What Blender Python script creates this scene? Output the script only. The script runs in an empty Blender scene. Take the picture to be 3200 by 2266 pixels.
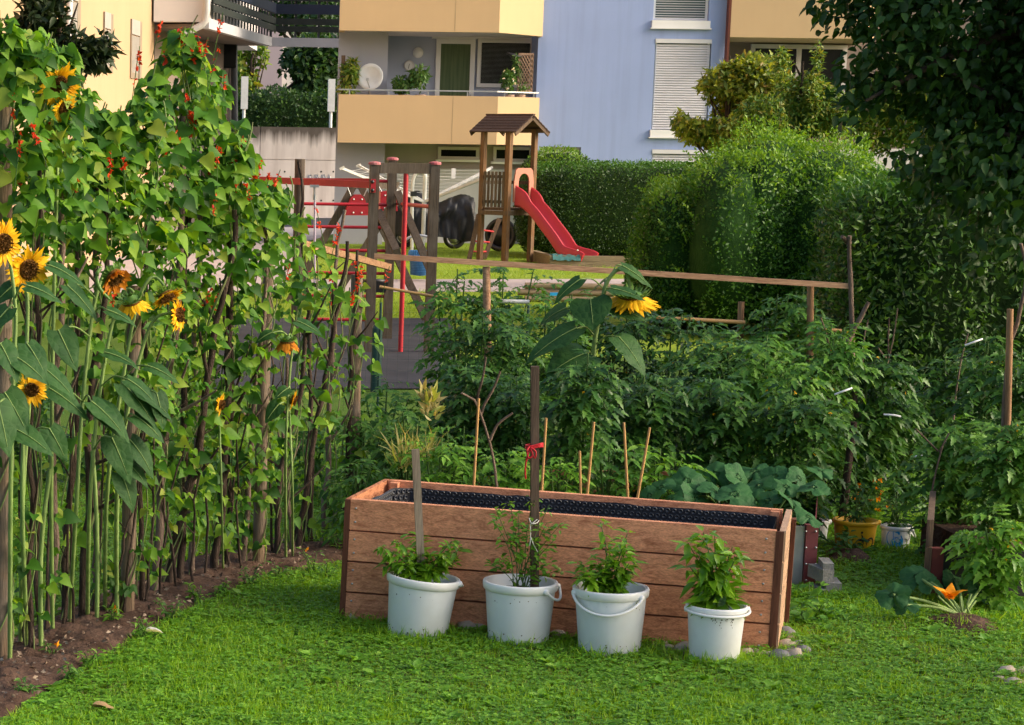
import bpy, math, random
import numpy as np
from mathutils import Vector, noise
rng = np.random.default_rng(7)
random.seed(7)
SC = bpy.context.scene
COL = SC.collection
# ---------------------------------------------------------------- camera model
F = 5000.0; X0 = 300.0; Y0 = 1100.0; H = 2.3
TH = math.atan(782/5000.0); RO = math.radians(0.8)
ct, st, cr, sr = math.cos(TH), math.sin(TH), math.cos(RO), math.sin(RO)
fw = np.array([0, ct, -st]); r0 = np.array([1., 0, 0]); u0 = np.array([0, st, ct])
RV = cr*r0 + sr*u0; UV = cr*u0 - sr*r0
def ray(x, y): return fw + (x-X0)/F*RV - (y-Y0)/F*UV
def P(x, y, Y):
    d = ray(x, y); t = Y/d[1]
    return np.array([d[0]*t, Y, H+d[2]*t])
def G(x, y, z=0.0):
    d = ray(x, y); t = (z-H)/d[2]
    return np.array([d[0]*t, d[1]*t, z])
def PX(n, Y): return n*Y/F
# ---------------------------------------------------------------- objects
WL = {}
def props(o, label=None, cat=None, group=None, kind=None):
    if label: o['label'] = label
    if cat: o['category'] = cat
    if group: o['group'] = group
    if kind: o['kind'] = kind
    return o
def thing(name, label, cat, loc=(0, 0, 0), group=None):
    o = bpy.data.objects.new(name, None); COL.objects.link(o)
    o.location = tuple(float(v) for v in loc); WL[o] = np.array(loc, float)
    o.empty_display_size = .1
    return props(o, label, cat, group)
class MB:
    """collects chunks of faces in world coordinates and links them as one mesh object"""
    def __init__(s): s.c = []; s.n = 0
    def add(s, V, Fc, mi=0, smooth=False):
        V = np.asarray(V, float).reshape(-1, 3); Fc = np.asarray(Fc, int)
        if len(V) == 0: return s
        s.c.append((V, Fc+s.n, mi, smooth)); s.n += len(V); return s
    def quads(s, pts, mi=0): return s.add(pts, [list(range(len(pts)))], mi)
    def box(s, lo, hi, mi=0):
        x0, y0, z0 = lo; x1, y1, z1 = hi
        return s.hexa([(x0,y0,z0),(x1,y0,z0),(x1,y1,z0),(x0,y1,z0),(x0,y0,z1),(x1,y0,z1),(x1,y1,z1),(x0,y1,z1)], mi)
    def hexa(s, v, mi=0):
        return s.add(v, [(0,3,2,1),(4,5,6,7),(0,1,5,4),(1,2,6,5),(2,3,7,6),(3,0,4,7)], mi)
    def bar(s, a, b, w, h, up=(0, 0, 1), mi=0):
        a = np.array(a, float); b = np.array(b, float); d = b-a; d /= np.linalg.norm(d)
        up = np.array(up, float); sd = np.cross(d, up)
        if np.linalg.norm(sd) < 1e-4: sd = np.cross(d, (0, 1, 0))
        sd /= np.linalg.norm(sd); up = np.cross(sd, d)
        v = []
        for p in (a, b):
            for i, j in ((-1,-1),(1,-1),(1,1),(-1,1)): v.append(p+sd*w/2*i+up*h/2*j)
        return s.hexa(v, mi)
    def tube(s, pts, r, n=8, mi=0, cap=True, smooth=True, jit=0):
        pts = np.array(pts, float); m = len(pts)
        r = np.broadcast_to(np.array(r, float), (m,)).copy()
        t = np.gradient(pts, axis=0); t /= (np.linalg.norm(t, axis=1)[:, None]+1e-9)
        ref = np.array([0.13, 0.31, 0.94]) if abs(t[0, 2]) < .9 else np.array([0.9, 0.3, 0.1])
        V = []; a = np.arange(n)*2*math.pi/n
        for i in range(m):
            sd = np.cross(t[i], ref); sd /= np.linalg.norm(sd)+1e-9; up = np.cross(sd, t[i]); ref = up if False else ref
            rr = r[i]*(1+(jit*(rng.random(n)-.5) if jit else 0))
            V.append(pts[i]+(np.cos(a)*rr)[:, None]*sd+(np.sin(a)*rr)[:, None]*up)
        V = np.concatenate(V); i = np.arange(m-1)[:, None]*n; j = np.arange(n)[None]; k = (j+1) % n
        Fc = np.stack([i+j, i+k, i+n+k, i+n+j], -1).reshape(-1, 4)
        s.add(V, Fc, mi, smooth)
        if cap:
            s.add(V[:n], [list(range(n))[::-1]], mi); s.add(V[-n:], [list(range(n))], mi)
        return s
    def lathe(s, prof, c, n=32, ax=(0, 0, 1), mi=0, smooth=True):
        """prof: list of (radius, height) along axis from c"""
        ax = np.array(ax, float); ax /= np.linalg.norm(ax)
        e = np.cross(ax, (0, 1, 0.01)); e /= np.linalg.norm(e); g = np.cross(ax, e)
        a = np.arange(n)*2*math.pi/n; V = []
        for r, h in prof: V.append(np.array(c)+ax*h+(np.cos(a)*r)[:, None]*e+(np.sin(a)*r)[:, None]*g)
        V = np.concatenate(V); m = len(prof)
        i = np.arange(m-1)[:, None]*n; j = np.arange(n)[None]; k = (j+1) % n
        return s.add(V, np.stack([i+j, i+k, i+n+k, i+n+j], -1).reshape(-1, 4), mi, smooth)
    def grid(s, V, nu, nv, mi=0, smooth=True):
        i = np.arange(nu-1)[:, None]*nv; j = np.arange(nv-1)[None]
        return s.add(V, np.stack([i+j, i+j+1, i+nv+j+1, i+nv+j], -1).reshape(-1, 4), mi, smooth)
    def prism(s, poly, off, mi=0):
        """poly of 3d points extruded by vector off"""
        p = np.array(poly, float); n = len(p); q = p+np.array(off, float)
        s.add(np.concatenate([p, q]), [(i, (i+1) % n, n+(i+1) % n, n+i) for i in range(n)], mi)
        s.add(p, [list(range(n))[::-1]], mi); s.add(q, [list(range(n))], mi); return s
    def build(s, name, mats, parent=None, loc=None, label=None, cat=None, group=None, kind=None):
        if not isinstance(mats, (list, tuple)): mats = [mats]
        if parent is not None: org = WL[parent]
        elif loc is not None: org = np.array(loc, float)
        else: org = np.zeros(3)
        me = bpy.data.meshes.new(name)
        V = np.concatenate([c[0] for c in s.c])-org
        me.vertices.add(len(V)); me.vertices.foreach_set('co', V.astype(np.float32).ravel())
        lv = np.concatenate([c[1].ravel() for c in s.c]).astype(np.int32)
        lt = np.concatenate([np.full(len(c[1]), c[1].shape[1]) for c in s.c]).astype(np.int32)
        me.loops.add(len(lv)); me.loops.foreach_set('vertex_index', lv)
        ls = np.concatenate([[0], np.cumsum(lt)[:-1]]).astype(np.int32)
        me.polygons.add(len(lt)); me.polygons.foreach_set('loop_start', ls); me.polygons.foreach_set('loop_total', lt)
        me.polygons.foreach_set('material_index', np.concatenate([np.full(len(c[1]), c[2]) for c in s.c]).astype(np.int32))
        me.polygons.foreach_set('use_smooth', np.concatenate([np.full(len(c[1]), c[3]) for c in s.c]))
        for m in mats: me.materials.append(m)
        me.update(calc_edges=True); me.validate()
        o = bpy.data.objects.new(name, me); COL.objects.link(o)
        WL[o] = org
        if parent is not None: o.parent = parent
        else: o.location = tuple(org)
        return props(o, label, cat, group, kind)
def copy_tree(o, parent=None):
    c = o.copy(); COL.objects.link(c)
    if parent is not None: c.parent = parent
    for ch in list(o.children): copy_tree(ch, c)
    return c
# ---------------------------------------------------------------- leaves
def nrm(a): return a/(np.linalg.norm(a, axis=-1, keepdims=True)+1e-9)
def leaf_t(out, fold=.12, droop=.15):
    """out: list of (halfwidth, y) outline stations between base and tip; triangles template"""
    V = [(0, 0, 0)]; k = len(out)
    for w, y in out:
        V += [(0, max(y, .0), -droop*y*y), (-w, y-.04, fold*w*2-droop*y*y), (w, y-.04, fold*w*2-droop*y*y)]
    V.append((0, 1, -droop)); n = len(V)-1; Fc = []
    Fc += [(0, 1, 2), (0, 3, 1)]
    for i in range(k-1):
        a = 1+3*i; b = a+3
        Fc += [(a, b, b+1), (a, b+1, a+1), (a, b+2, b), (a, a+2, b+2)]
    a = 1+3*(k-1); Fc += [(a, n, a+1), (a, a+2, n)]
    return np.array(V, float), np.array(Fc)
BEAN = leaf_t([(.26, .0), (.43, .14), (.43, .34), (.30, .58), (.13, .82)], .16, .30)
OVAL = leaf_t([(.24, .2), (.30, .5), (.18, .8)], .2, .16)
LANCE = leaf_t([(.17, .22), (.17, .55)], .25, .2)
TOOTH = leaf_t([(.30, .16), (.15, .30), (.27, .48), (.11, .62), (.14, .76)], .18, .25)
DIAM = (np.array([(0, 0, 0), (-.28, .45, .1), (0, 1, -.05), (.28, .45, .1)]), np.array([(0, 2, 1), (0, 3, 2)]))
BLADE = (np.array([(-.035, 0, 0), (.035, 0, 0), (-.028, .55, .06), (.028, .55, .06), (0, 1, .28)]), np.array([(0, 1, 3), (0, 3, 2), (2, 3, 4)]))
def scatter(mb, T, pos, dirs, nors, sc, mi=0, smooth=True):
    V, Fc = T; pos = np.asarray(pos); n = len(pos)
    if n == 0: return
    sc = np.broadcast_to(np.asarray(sc, float), (n,))
    d = nrm(np.asarray(dirs, float)); x = nrm(np.cross(d, nors)); z = np.cross(x, d)
    W = pos[:, None]+sc[:, None, None]*(V[None, :, 0, None]*x[:, None]+V[None, :, 1, None]*d[:, None]+V[None, :, 2, None]*z[:, None])
    k = len(V)
    mb.add(W.reshape(-1, 3), (np.arange(n)[:, None, None]*k+Fc[None]).reshape(-1, Fc.shape[1]), mi, smooth)
def rdir(n): return nrm(rng.normal(size=(n, 3)))
def U(a, b, n=None): return rng.uniform(a, b, n)
def spline(pts, n):
    pts = np.array(pts, float); m = len(pts)
    if m == 2: return pts[0]+(pts[1]-pts[0])*np.linspace(0, 1, n)[:, None]
    t = np.linspace(0, m-1, n); i = np.clip(t.astype(int), 0, m-2); f = (t-i)[:, None]
    g = lambda k: pts[np.clip(k, 0, m-1)]
    a, b, c, d = g(i-1), g(i), g(i+1), g(i+2)
    return .5*((2*b)+(c-a)*f+(2*a-5*b+4*c-d)*f**2+(3*b-a-3*c+d)*f**3)
# ---------------------------------------------------------------- materials
def newmat(name):
    m = bpy.data.materials.new(name); m.use_nodes = True
    nt = m.node_tree; nt.nodes.clear()
    N = lambda t, **k: _n(nt, t, k)
    return m, nt, N
def _n(nt, t, k):
    n = nt.nodes.new(t)
    for a, v in k.items():
        if a.startswith('i_'):
            n.inputs[a[2:].replace('_', ' ')].default_value = v
        else: setattr(n, a, v)
    return n
def c4(c): return (c[0], c[1], c[2], 1)
def ramp(nt, stops, fac):
    r = nt.nodes.new('ShaderNodeValToRGB'); e = r.color_ramp.elements
    while len(e) < len(stops): e.new(.5)
    for el, (p, c) in zip(e, stops): el.position = p; el.color = c4(c)
    nt.links.new(fac, r.inputs[0]); return r.outputs[0]
def mixc(nt, fac, a, b, mode='MIX'):
    m = nt.nodes.new('ShaderNodeMix'); m.data_type = 'RGBA'; m.blend_type = mode
    for s, v in ((m.inputs[0], fac), (m.inputs[6], a), (m.inputs[7], b)):
        if isinstance(v, bpy.types.NodeSocket): nt.links.new(v, s)
        elif isinstance(v, (int, float)): s.default_value = v
        else: s.default_value = c4(v)
    return m.outputs[2]
def coords(nt, scale=(1, 1, 1), kind='Object'):
    t = nt.nodes.new('ShaderNodeTexCoord'); mp = nt.nodes.new('ShaderNodeMapping')
    mp.inputs['Scale'].default_value = scale
    nt.links.new(t.outputs[kind], mp.inputs[0]); return mp.outputs[0]
def noisef(nt, vec, scale, detail=4, rough=.55, dist=0):
    n = nt.nodes.new('ShaderNodeTexNoise'); n.inputs['Scale'].default_value = scale
    n.inputs['Detail'].default_value = detail; n.inputs['Roughness'].default_value = rough
    n.inputs['Distortion'].default_value = dist
    nt.links.new(vec, n.inputs['Vector']); return n.outputs[0]
def leafmat(name, cols, trans=.35, rough=.45, spec=.35, tcol=1.5):
    """cols: colour stops picked per leaf"""
    m, nt, N = newmat(name); L = nt.links.new
    g = N('ShaderNodeNewGeometry')
    stops = [(i/(max(1, len(cols)-1)), c) for i, c in enumerate(cols)]
    col = ramp(nt, stops, g.outputs['Random Per Island'])
    nz = noisef(nt, coords(nt), 14, 2)
    col = mixc(nt, .35, col, ramp(nt, [(.3, (.55, .55, .5)), (.7, (1.5, 1.5, 1.4))], nz), 'MULTIPLY')
    b = N('ShaderNodeBsdfPrincipled', i_Roughness=rough); b.inputs['Specular IOR Level'].default_value = spec
    L(col, b.inputs['Base Color'])
    t = N('ShaderNodeBsdfTranslucent'); L(mixc(nt, 1, col, (tcol*1.1, tcol, tcol*.35), 'MULTIPLY'), t.inputs[0])
    mx = N('ShaderNodeMixShader'); mx.inputs[0].default_value = trans
    L(b.outputs[0], mx.inputs[1]); L(t.outputs[0], mx.inputs[2])
    o = N('ShaderNodeOutputMaterial'); L(mx.outputs[0], o.inputs[0]); return m
def plain(name, c, c2=None, scale=3, rough=.6, spec=.3, metal=0, bump=0, bscale=40, detail=6, stretch=(1, 1, 1), lo=.35, hi=.65, isl=0, coat=0):
    m, nt, N = newmat(name); L = nt.links.new
    b = N('ShaderNodeBsdfPrincipled', i_Roughness=rough, i_Metallic=metal); b.inputs['Specular IOR Level'].default_value = spec
    b.inputs['Coat Weight'].default_value = coat
    v = coords(nt, stretch); c2 = c2 or tuple(x*.8 for x in c)
    nz = noisef(nt, v, scale, detail)
    col = ramp(nt, [(lo, c), (hi, c2)], nz)
    if isl:
        g = N('ShaderNodeNewGeometry')
        col = mixc(nt, 1, col, ramp(nt, [(0, (1-isl,)*3), (1, (1+isl,)*3)], g.outputs['Random Per Island']), 'MULTIPLY')
    L(col, b.inputs['Base Color'])
    if bump:
        bp = N('ShaderNodeBump', i_Strength=bump, i_Distance=.02)
        L(noisef(nt, v, bscale, 4), bp.inputs['Height']); L(bp.outputs[0], b.inputs['Normal'])
    o = N('ShaderNodeOutputMaterial'); L(b.outputs[0], o.inputs[0]); return m
def woodmat(name, light, dark, axis=0, rough=.7, knots=True, grain=1.0, isl=.25, weather=0, bump=.35, ax=1.2):
    """axis: 0/1/2 the grain direction in object space"""
    m, nt, N = newmat(name); L = nt.links.new
    b = N('ShaderNodeBsdfPrincipled', i_Roughness=rough); b.inputs['Specular IOR Level'].default_value = .2
    sc = [26*grain]*3; sc[axis] = ax*grain
    g = N('ShaderNodeNewGeometry')
    t = N('ShaderNodeTexCoord'); ad = N('ShaderNodeVectorMath', operation='ADD'); cx = N('ShaderNodeCombineXYZ')
    ml = N('ShaderNodeMath', operation='MULTIPLY'); ml.inputs[1].default_value = 37.0
    L(g.outputs['Random Per Island'], ml.inputs[0])
    for i in range(3): L(ml.outputs[0], cx.inputs[i])
    L(t.outputs['Object'], ad.inputs[0]); L(cx.outputs[0], ad.inputs[1])
    mp = N('ShaderNodeMapping'); mp.inputs['Scale'].default_value = sc; L(ad.outputs[0], mp.inputs[0])
    nz = noisef(nt, mp.outputs[0], 1.6, 5, .6, .8)
    fine = noisef(nt, mp.outputs[0], 9, 3, .6)
    col = ramp(nt, [(.3, dark), (.52, light), (.75, tuple(x*1.25 for x in light))], nz)
    col = mixc(nt, .55, col, ramp(nt, [(.35, (.55, .5, .45)), (.6, (1.15, 1.15, 1.15))], fine), 'MULTIPLY')
    if knots:
        s2 = [6.5]*3; s2[axis] = 2.6
        mp2 = N('ShaderNodeMapping'); mp2.inputs['Scale'].default_value = s2; L(ad.outputs[0], mp2.inputs[0])
        vo = N('ShaderNodeTexVoronoi'); L(mp2.outputs[0], vo.inputs['Vector']); vo.inputs['Scale'].default_value = 1.0
        k = ramp(nt, [(.035, (.22, .13, .09)), (.075, (.6, .5, .45)), (.13, (1, 1, 1))], vo.outputs['Distance'])
        col = mixc(nt, 1, col, k, 'MULTIPLY')
    if weather:
        w = noisef(nt, ad.outputs[0], 5, 4)
        col = mixc(nt, ramp(nt, [(.4, (0, 0, 0)), (.65, (weather,)*3)], w), col, (.17, .15, .13))
    if isl:
        col = mixc(nt, 1, col, ramp(nt, [(0, (1-isl,)*3), (1, (1+isl,)*3)], g.outputs['Random Per Island']), 'MULTIPLY')
    L(col, b.inputs['Base Color'])
    bp = N('ShaderNodeBump', i_Strength=bump, i_Distance=.01); L(fine, bp.inputs['Height']); L(bp.outputs[0], b.inputs['Normal'])
    o = N('ShaderNodeOutputMaterial'); L(b.outputs[0], o.inputs[0]); return m
M = {}
# foliage
M['bean'] = leafmat('bean_leaf', [(.018,.065,.008), (.035,.12,.011), (.065,.18,.014), (.095,.23,.018), (.135,.28,.022), (.20,.35,.03), (.30,.34,.06)], .42, .55, .25)
M['sunleaf'] = leafmat('sunflower_leaf', [(.025,.075,.025), (.04,.11,.03), (.06,.14,.04)], .22, .55)
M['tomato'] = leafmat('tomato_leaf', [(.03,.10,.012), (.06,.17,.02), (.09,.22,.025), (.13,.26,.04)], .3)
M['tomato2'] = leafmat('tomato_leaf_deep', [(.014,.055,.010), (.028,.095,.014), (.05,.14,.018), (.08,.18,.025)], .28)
M['herb'] = leafmat('herb_leaf', [(.07,.20,.015), (.12,.28,.02), (.19,.36,.04)], .35)
M['pepper'] = leafmat('pepper_leaf', [(.07,.19,.012), (.15,.32,.015), (.25,.45,.03)], .35, .3, .5)
M['squash'] = leafmat('squash_leaf', [(.03,.11,.05), (.045,.15,.07), (.06,.18,.085)], .2, .6)
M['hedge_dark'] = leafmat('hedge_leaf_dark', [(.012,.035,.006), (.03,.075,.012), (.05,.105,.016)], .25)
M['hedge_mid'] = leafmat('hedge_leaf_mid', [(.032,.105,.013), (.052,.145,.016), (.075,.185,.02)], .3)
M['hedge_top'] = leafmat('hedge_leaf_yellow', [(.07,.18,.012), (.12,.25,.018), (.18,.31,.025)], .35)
M['hedge_near'] = leafmat('hedge_leaf_near', [(.014,.045,.006), (.035,.095,.012), (.10,.20,.03)], .25)
M['tree'] = leafmat('orchard_leaf', [(.014,.045,.008), (.026,.075,.012), (.045,.11,.018)], .28, .5, .3)
M['maple'] = leafmat('maple_leaf', [(.07,.13,.02), (.12,.19,.028), (.20,.25,.035), (.32,.38,.035), (.22,.15,.04)], .35)
M['shrub'] = leafmat('shrub_leaf', [(.04,.11,.018), (.09,.18,.025), (.18,.27,.03), (.27,.24,.04)], .3)
M['far'] = leafmat('far_leaf', [(.015,.04,.012), (.03,.08,.02), (.06,.13,.02)], .25)
M['magnolia'] = leafmat('laurel_leaf', [(.010,.022,.007), (.018,.034,.010), (.035,.05,.015)], .12, .5, .25)
M['balcplant'] = leafmat('balcony_leaf', [(.03,.10,.02), (.07,.17,.03), (.12,.2,.05)], .25)
M['yellowish'] = leafmat('withered_leaf', [(.35,.28,.12), (.45,.4,.18), (.3,.35,.08)], .3)
M['petal'] = leafmat('sunflower_petal', [(.75,.38,.01), (.85,.50,.01), (.9,.55,.02)], .3, .6, .2, 1.0)
M['petal_old'] = leafmat('withered_petal', [(.5,.16,.015), (.62,.25,.02), (.4,.11,.02)], .2, .7, .1, 1.0)
M['redflower'] = leafmat('scarlet_flower', [(.70,.05,.015), (.75,.09,.02), (.6,.03,.03)], .3, .6, .2, 1.0)
M['orangeflower'] = leafmat('orange_flower', [(.85,.25,.01), (.9,.4,.01)], .3, .6, .2, 1.0)
M['whiteflower'] = leafmat('pale_flower', [(.8,.7,.7), (.85,.8,.75)], .3)
M['disc'] = plain('sunflower_disc', (.09,.04,.012), (.24,.12,.03), 60, .9, .1, bump=.8, bscale=120)
M['sepal'] = leafmat('sepal', [(.07,.17,.03), (.12,.24,.04)], .2)
M['stem'] = plain('green_stem', (.13,.21,.06), (.22,.32,.09), 9, .6, stretch=(4, 4, .6), bump=.3)
M['stemdk'] = plain('plant_stem', (.05,.11,.025), (.09,.16,.04), 20, .6)
M['vine'] = plain('bean_vine', (.16,.15,.07), (.13,.22,.05), 10, .7)
M['bark'] = plain('branch_bark', (.032,.022,.017), (.095,.068,.052), 9, .9, .1, bump=.9, bscale=60, stretch=(3, 3, .7), isl=.35)
M['bark2'] = plain('grey_bark', (.12,.085,.065), (.22,.16,.125), 8, .9, .1, bump=.8, bscale=50, stretch=(3, 3, .7), isl=.25)
M['trunk'] = plain('tree_bark', (.035,.026,.02), (.08,.06,.045), 8, .95, .1, bump=.8, bscale=40)
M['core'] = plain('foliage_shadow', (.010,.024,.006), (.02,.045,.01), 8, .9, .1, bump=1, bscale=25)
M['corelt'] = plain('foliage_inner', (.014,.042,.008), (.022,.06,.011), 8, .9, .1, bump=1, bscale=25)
# grass
M['grass'] = leafmat('grass_blade', [(.10,.24,.010), (.165,.345,.012), (.23,.42,.016), (.33,.50,.035)], .35, .5)
M['clover'] = leafmat('clover_leaf', [(.075,.21,.012), (.125,.30,.016), (.19,.37,.03)], .3)
# wood
M['larch'] = woodmat('larch_board', (.60,.265,.145), (.37,.135,.07), 0, .75, isl=.28, ax=.28, grain=1.05)
M['larch_end'] = woodmat('larch_post', (.13,.05,.03), (.06,.025,.017), 2, .8, False)
M['larch_cut'] = woodmat('larch_cut', (.46,.25,.15), (.30,.13,.075), 0, .75, isl=.1)
M['post'] = woodmat('weathered_post', (.20,.14,.09), (.075,.05,.034), 2, .85, False, weather=.5, bump=.8)
M['slat'] = woodmat('grey_slat', (.30,.235,.175), (.2,.15,.11), 2, .85, False, weather=.4)
M['stake'] = woodmat('dark_stake', (.11,.075,.055), (.055,.037,.028), 2, .85, False)
M['rail'] = woodmat('pale_rail', (.46,.27,.16), (.30,.15,.085), 0, .75, True, .8)
M['playwood'] = woodmat('playground_timber', (.085,.066,.047), (.04,.031,.025), 2, .85, False, weather=.22)
M['towerwood'] = woodmat('tower_timber', (.165,.09,.042), (.055,.034,.023), 2, .8, False, weather=.2)
M['darkwood'] = woodmat('dark_timber', (.11,.075,.05), (.05,.035,.028), 2, .85, False)
M['sleeper'] = woodmat('sleeper', (.23,.18,.12), (.12,.09,.06), 0, .85, False)
M['bamboo'] = plain('bamboo', (.52,.29,.10), (.4,.24,.10), 18, .5, .3, stretch=(1, 1, .4), isl=.2)
M['trellis'] = woodmat('trellis_wood', (.36,.24,.17), (.22,.14,.10), 2, .8, False)
# plastics, metal
M['bucket'] = plain('white_plastic', (.72,.75,.77), (.60,.61,.60), 5, .38, .4, bump=.05, bscale=6, lo=.42, hi=.8)
M['bucket_rim'] = plain('white_plastic_rim', (.80,.80,.78), (.76,.76,.74), 3, .35, .45)
M['yellow'] = plain('yellow_plastic', (.72,.40,.015), (.62,.34,.012), 3, .4, .45)
M['blue'] = plain('blue_print', (.03,.30,.70), (.03,.36,.78), 3, .4)
M['white'] = plain('white_paint', (.80,.80,.80), (.74,.74,.74), 2, .5)
M['whitemetal'] = plain('white_coated_metal', (.72,.72,.69), (.62,.62,.59), 6, .4)
M['black'] = plain('black_plastic', (.012,.012,.014), (.02,.02,.023), 6, .45, .5)
M['liner'] = plain('black_membrane', (.016,.018,.026), (.03,.034,.046), 8, .38, .6)
M['tarp'] = plain('black_tarp', (.007,.008,.010), (.014,.015,.018), 5, .5, .4, bump=.5, bscale=7)
M['red'] = plain('red_plastic', (.42,.020,.030), (.35,.018,.028), 3, .42, .45, bump=.03, bscale=8)
M['redpaint'] = plain('red_painted_steel', (.46,.018,.028), (.36,.018,.026), 8, .45, .4)
M['pink'] = plain('faded_red_cap', (.36,.07,.085), (.42,.17,.17), 14, .7)
M['salmon'] = plain('salmon_panel', (.44,.18,.125), (.38,.16,.11), 5, .6)
M['steel'] = plain('galvanised_steel', (.45,.46,.47), (.35,.36,.37), 9, .4, .5, .6)
M['maroon'] = plain('maroon_profile', (.17,.04,.045), (.13,.032,.036), 6, .5, .4)
M['bluemesh'] = plain('blue_basket', (.04,.16,.34), (.03,.12,.27), 12, .5)
M['greenpost'] = plain('green_metal', (.012,.04,.036), (.02,.055,.048), 6, .5)
M['ribbon'] = plain('red_ribbon', (.62,.02,.03), (.5,.02,.03), 10, .6)
M['string'] = plain('white_string', (.7,.68,.62), (.6,.58,.52), 20, .8)
M['teal'] = plain('teal_tarp', (.03,.12,.12), (.05,.16,.15), 9, .6)
# setting
M['soil'] = plain('soil', (.055,.032,.022), (.115,.07,.05), 7, .95, .1, bump=1, bscale=30)
M['potsoil'] = plain('potting_soil', (.018,.012,.009), (.05,.035,.025), 20, .95, .1, bump=1, bscale=70)
M['stone'] = plain('pebble', (.42,.36,.28), (.28,.22,.17), 5, .8, .2, bump=.5, bscale=14, isl=.4)
M['slate'] = plain('dark_stone', (.16,.17,.19), (.24,.22,.2), 6, .8, .2, bump=.5, bscale=14)
M['paver'] = plain('grey_block', (.30,.29,.26), (.22,.21,.19), 9, .9, .1, bump=.5, bscale=50)
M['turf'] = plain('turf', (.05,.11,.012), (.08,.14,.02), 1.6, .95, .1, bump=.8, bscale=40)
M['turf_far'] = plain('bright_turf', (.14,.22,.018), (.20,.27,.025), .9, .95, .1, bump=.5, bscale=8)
M['path'] = plain('path_concrete', (.42,.36,.35), (.36,.31,.30), 1.2, .9, .1)
M['mat'] = plain('rubber_mat', (.022,.024,.030), (.038,.04,.048), 2, .9, .2)
# zoomed-crop coordinates -> picture coordinates (2293 wide)
def z2(x, y): return 716.5+x*.3354, y*.3354
def z3(x, y): return 1433+x*.3748, y*.3748
def z4(x, y): return x*.3354, 501.6+y*.3354
def z5(x, y): return 716.5+x*.3354, 501.6+y*.3354
def z6(x, y): return 1433+x*.3748, 501.6+y*.3748
def f4(x, y): return 501.6+x*.3398, 272.3+y*.3398
def pbox(mb, x0, y0, x1, y1, Y, dep=.1, mi=0):
    xm, ym = (x0+x1)/2, (y0+y1)/2
    a = P(x0, ym, Y)[0]; b = P(x1, ym, Y)[0]; t = P(xm, y0, Y)[2]; u = P(xm, y1, Y)[2]
    return mb.box((a, Y, u), (b, Y+dep, t), mi)
def ring(mb, a, b, u, t, Y, w, dep, mi=0):
    """rectangular frame in a facade parallel to X"""
    mb.box((a, Y, u), (a+w, Y+dep, t), mi); mb.box((b-w, Y, u), (b, Y+dep, t), mi)
    mb.box((a+w, Y, t-w), (b-w, Y+dep, t), mi); mb.box((a+w, Y, u), (b-w, Y+dep, u+w), mi)
def rect(x0, y0, x1, y1, Y):
    xm, ym = (x0+x1)/2, (y0+y1)/2
    return P(x0, ym, Y)[0], P(x1, ym, Y)[0], P(xm, y1, Y)[2], P(xm, y0, Y)[2]
def holed_wall(mb, x0, x1, z0, z1, Y, holes, rev=.16, mi=0):
    xs = sorted({x0, x1, *[h[0] for h in holes], *[h[1] for h in holes]})
    zs = sorted({z0, z1, *[h[2] for h in holes], *[h[3] for h in holes]})
    for i in range(len(xs)-1):
        for j in range(len(zs)-1):
            cx, cz = (xs[i]+xs[i+1])/2, (zs[j]+zs[j+1])/2
            if any(h[0] < cx < h[1] and h[2] < cz < h[3] for h in holes): continue
            mb.quads([(xs[i], Y, zs[j]), (xs[i+1], Y, zs[j]), (xs[i+1], Y, zs[j+1]), (xs[i], Y, zs[j+1])], mi)
    for a, b, u, t in holes:
        mb.quads([(a, Y, u), (a, Y, t), (a, Y+rev, t), (a, Y+rev, u)], mi); mb.quads([(b, Y, u), (b, Y+rev, u), (b, Y+rev, t), (b, Y, t)], mi)
        mb.quads([(a, Y, t), (b, Y, t), (b, Y+rev, t), (a, Y+rev, t)], mi); mb.quads([(a, Y, u), (a, Y+rev, u), (b, Y+rev, u), (b, Y, u)], mi)
def wallmat(name, c, c2, streak=.0, bump=.15, rough=.85):
    m, nt, N = newmat(name); L = nt.links.new
    b = N('ShaderNodeBsdfPrincipled', i_Roughness=rough); b.inputs['Specular IOR Level'].default_value = .15
    v = coords(nt); col = ramp(nt, [(.35, c), (.65, c2)], noisef(nt, v, .7, 5))
    if streak:
        s = noisef(nt, coords(nt, (5, 5, .25)), 1, 4, .6)
        col = mixc(nt, ramp(nt, [(.45, (0, 0, 0)), (.75, (streak,)*3)], s), col, tuple(x*.45 for x in c))
    L(col, b.inputs['Base Color'])
    bp = N('ShaderNodeBump', i_Strength=bump, i_Distance=.01); L(noisef(nt, v, 60, 3), bp.inputs['Height']); L(bp.outputs[0], b.inputs['Normal'])
    o = N('ShaderNodeOutputMaterial'); L(b.outputs[0], o.inputs[0]); return m
M['bluewall'] = wallmat('blue_render', (.32,.405,.67), (.295,.375,.62), .2)
M['recess'] = wallmat('grey_blue_render', (.40,.44,.56), (.37,.41,.52))
M['column'] = wallmat('grey_panel', (.36,.37,.43), (.34,.35,.41), .05)
M['tan'] = wallmat('ochre_panel', (.54,.385,.22), (.51,.365,.21), .04, .05)
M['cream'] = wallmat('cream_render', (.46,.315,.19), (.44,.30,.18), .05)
M['basement'] = wallmat('beige_render', (.42,.38,.33), (.38,.34,.30), .1)
M['plinth'] = wallmat('pale_plinth', (.55,.55,.58), (.50,.50,.53), .1)
M['pinkwall'] = wallmat('mauve_render', (.42,.33,.36), (.38,.30,.34))
M['palewall'] = wallmat('pale_render', (.62,.58,.56), (.58,.54,.52))
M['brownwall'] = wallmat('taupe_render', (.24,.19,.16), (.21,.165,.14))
M['seam'] = plain('panel_seam', (.38,.29,.16), rough=.9)
M['redtrim'] = plain('dark_red_trim', (.13,.035,.02), (.1,.03,.02), 5)
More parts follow.
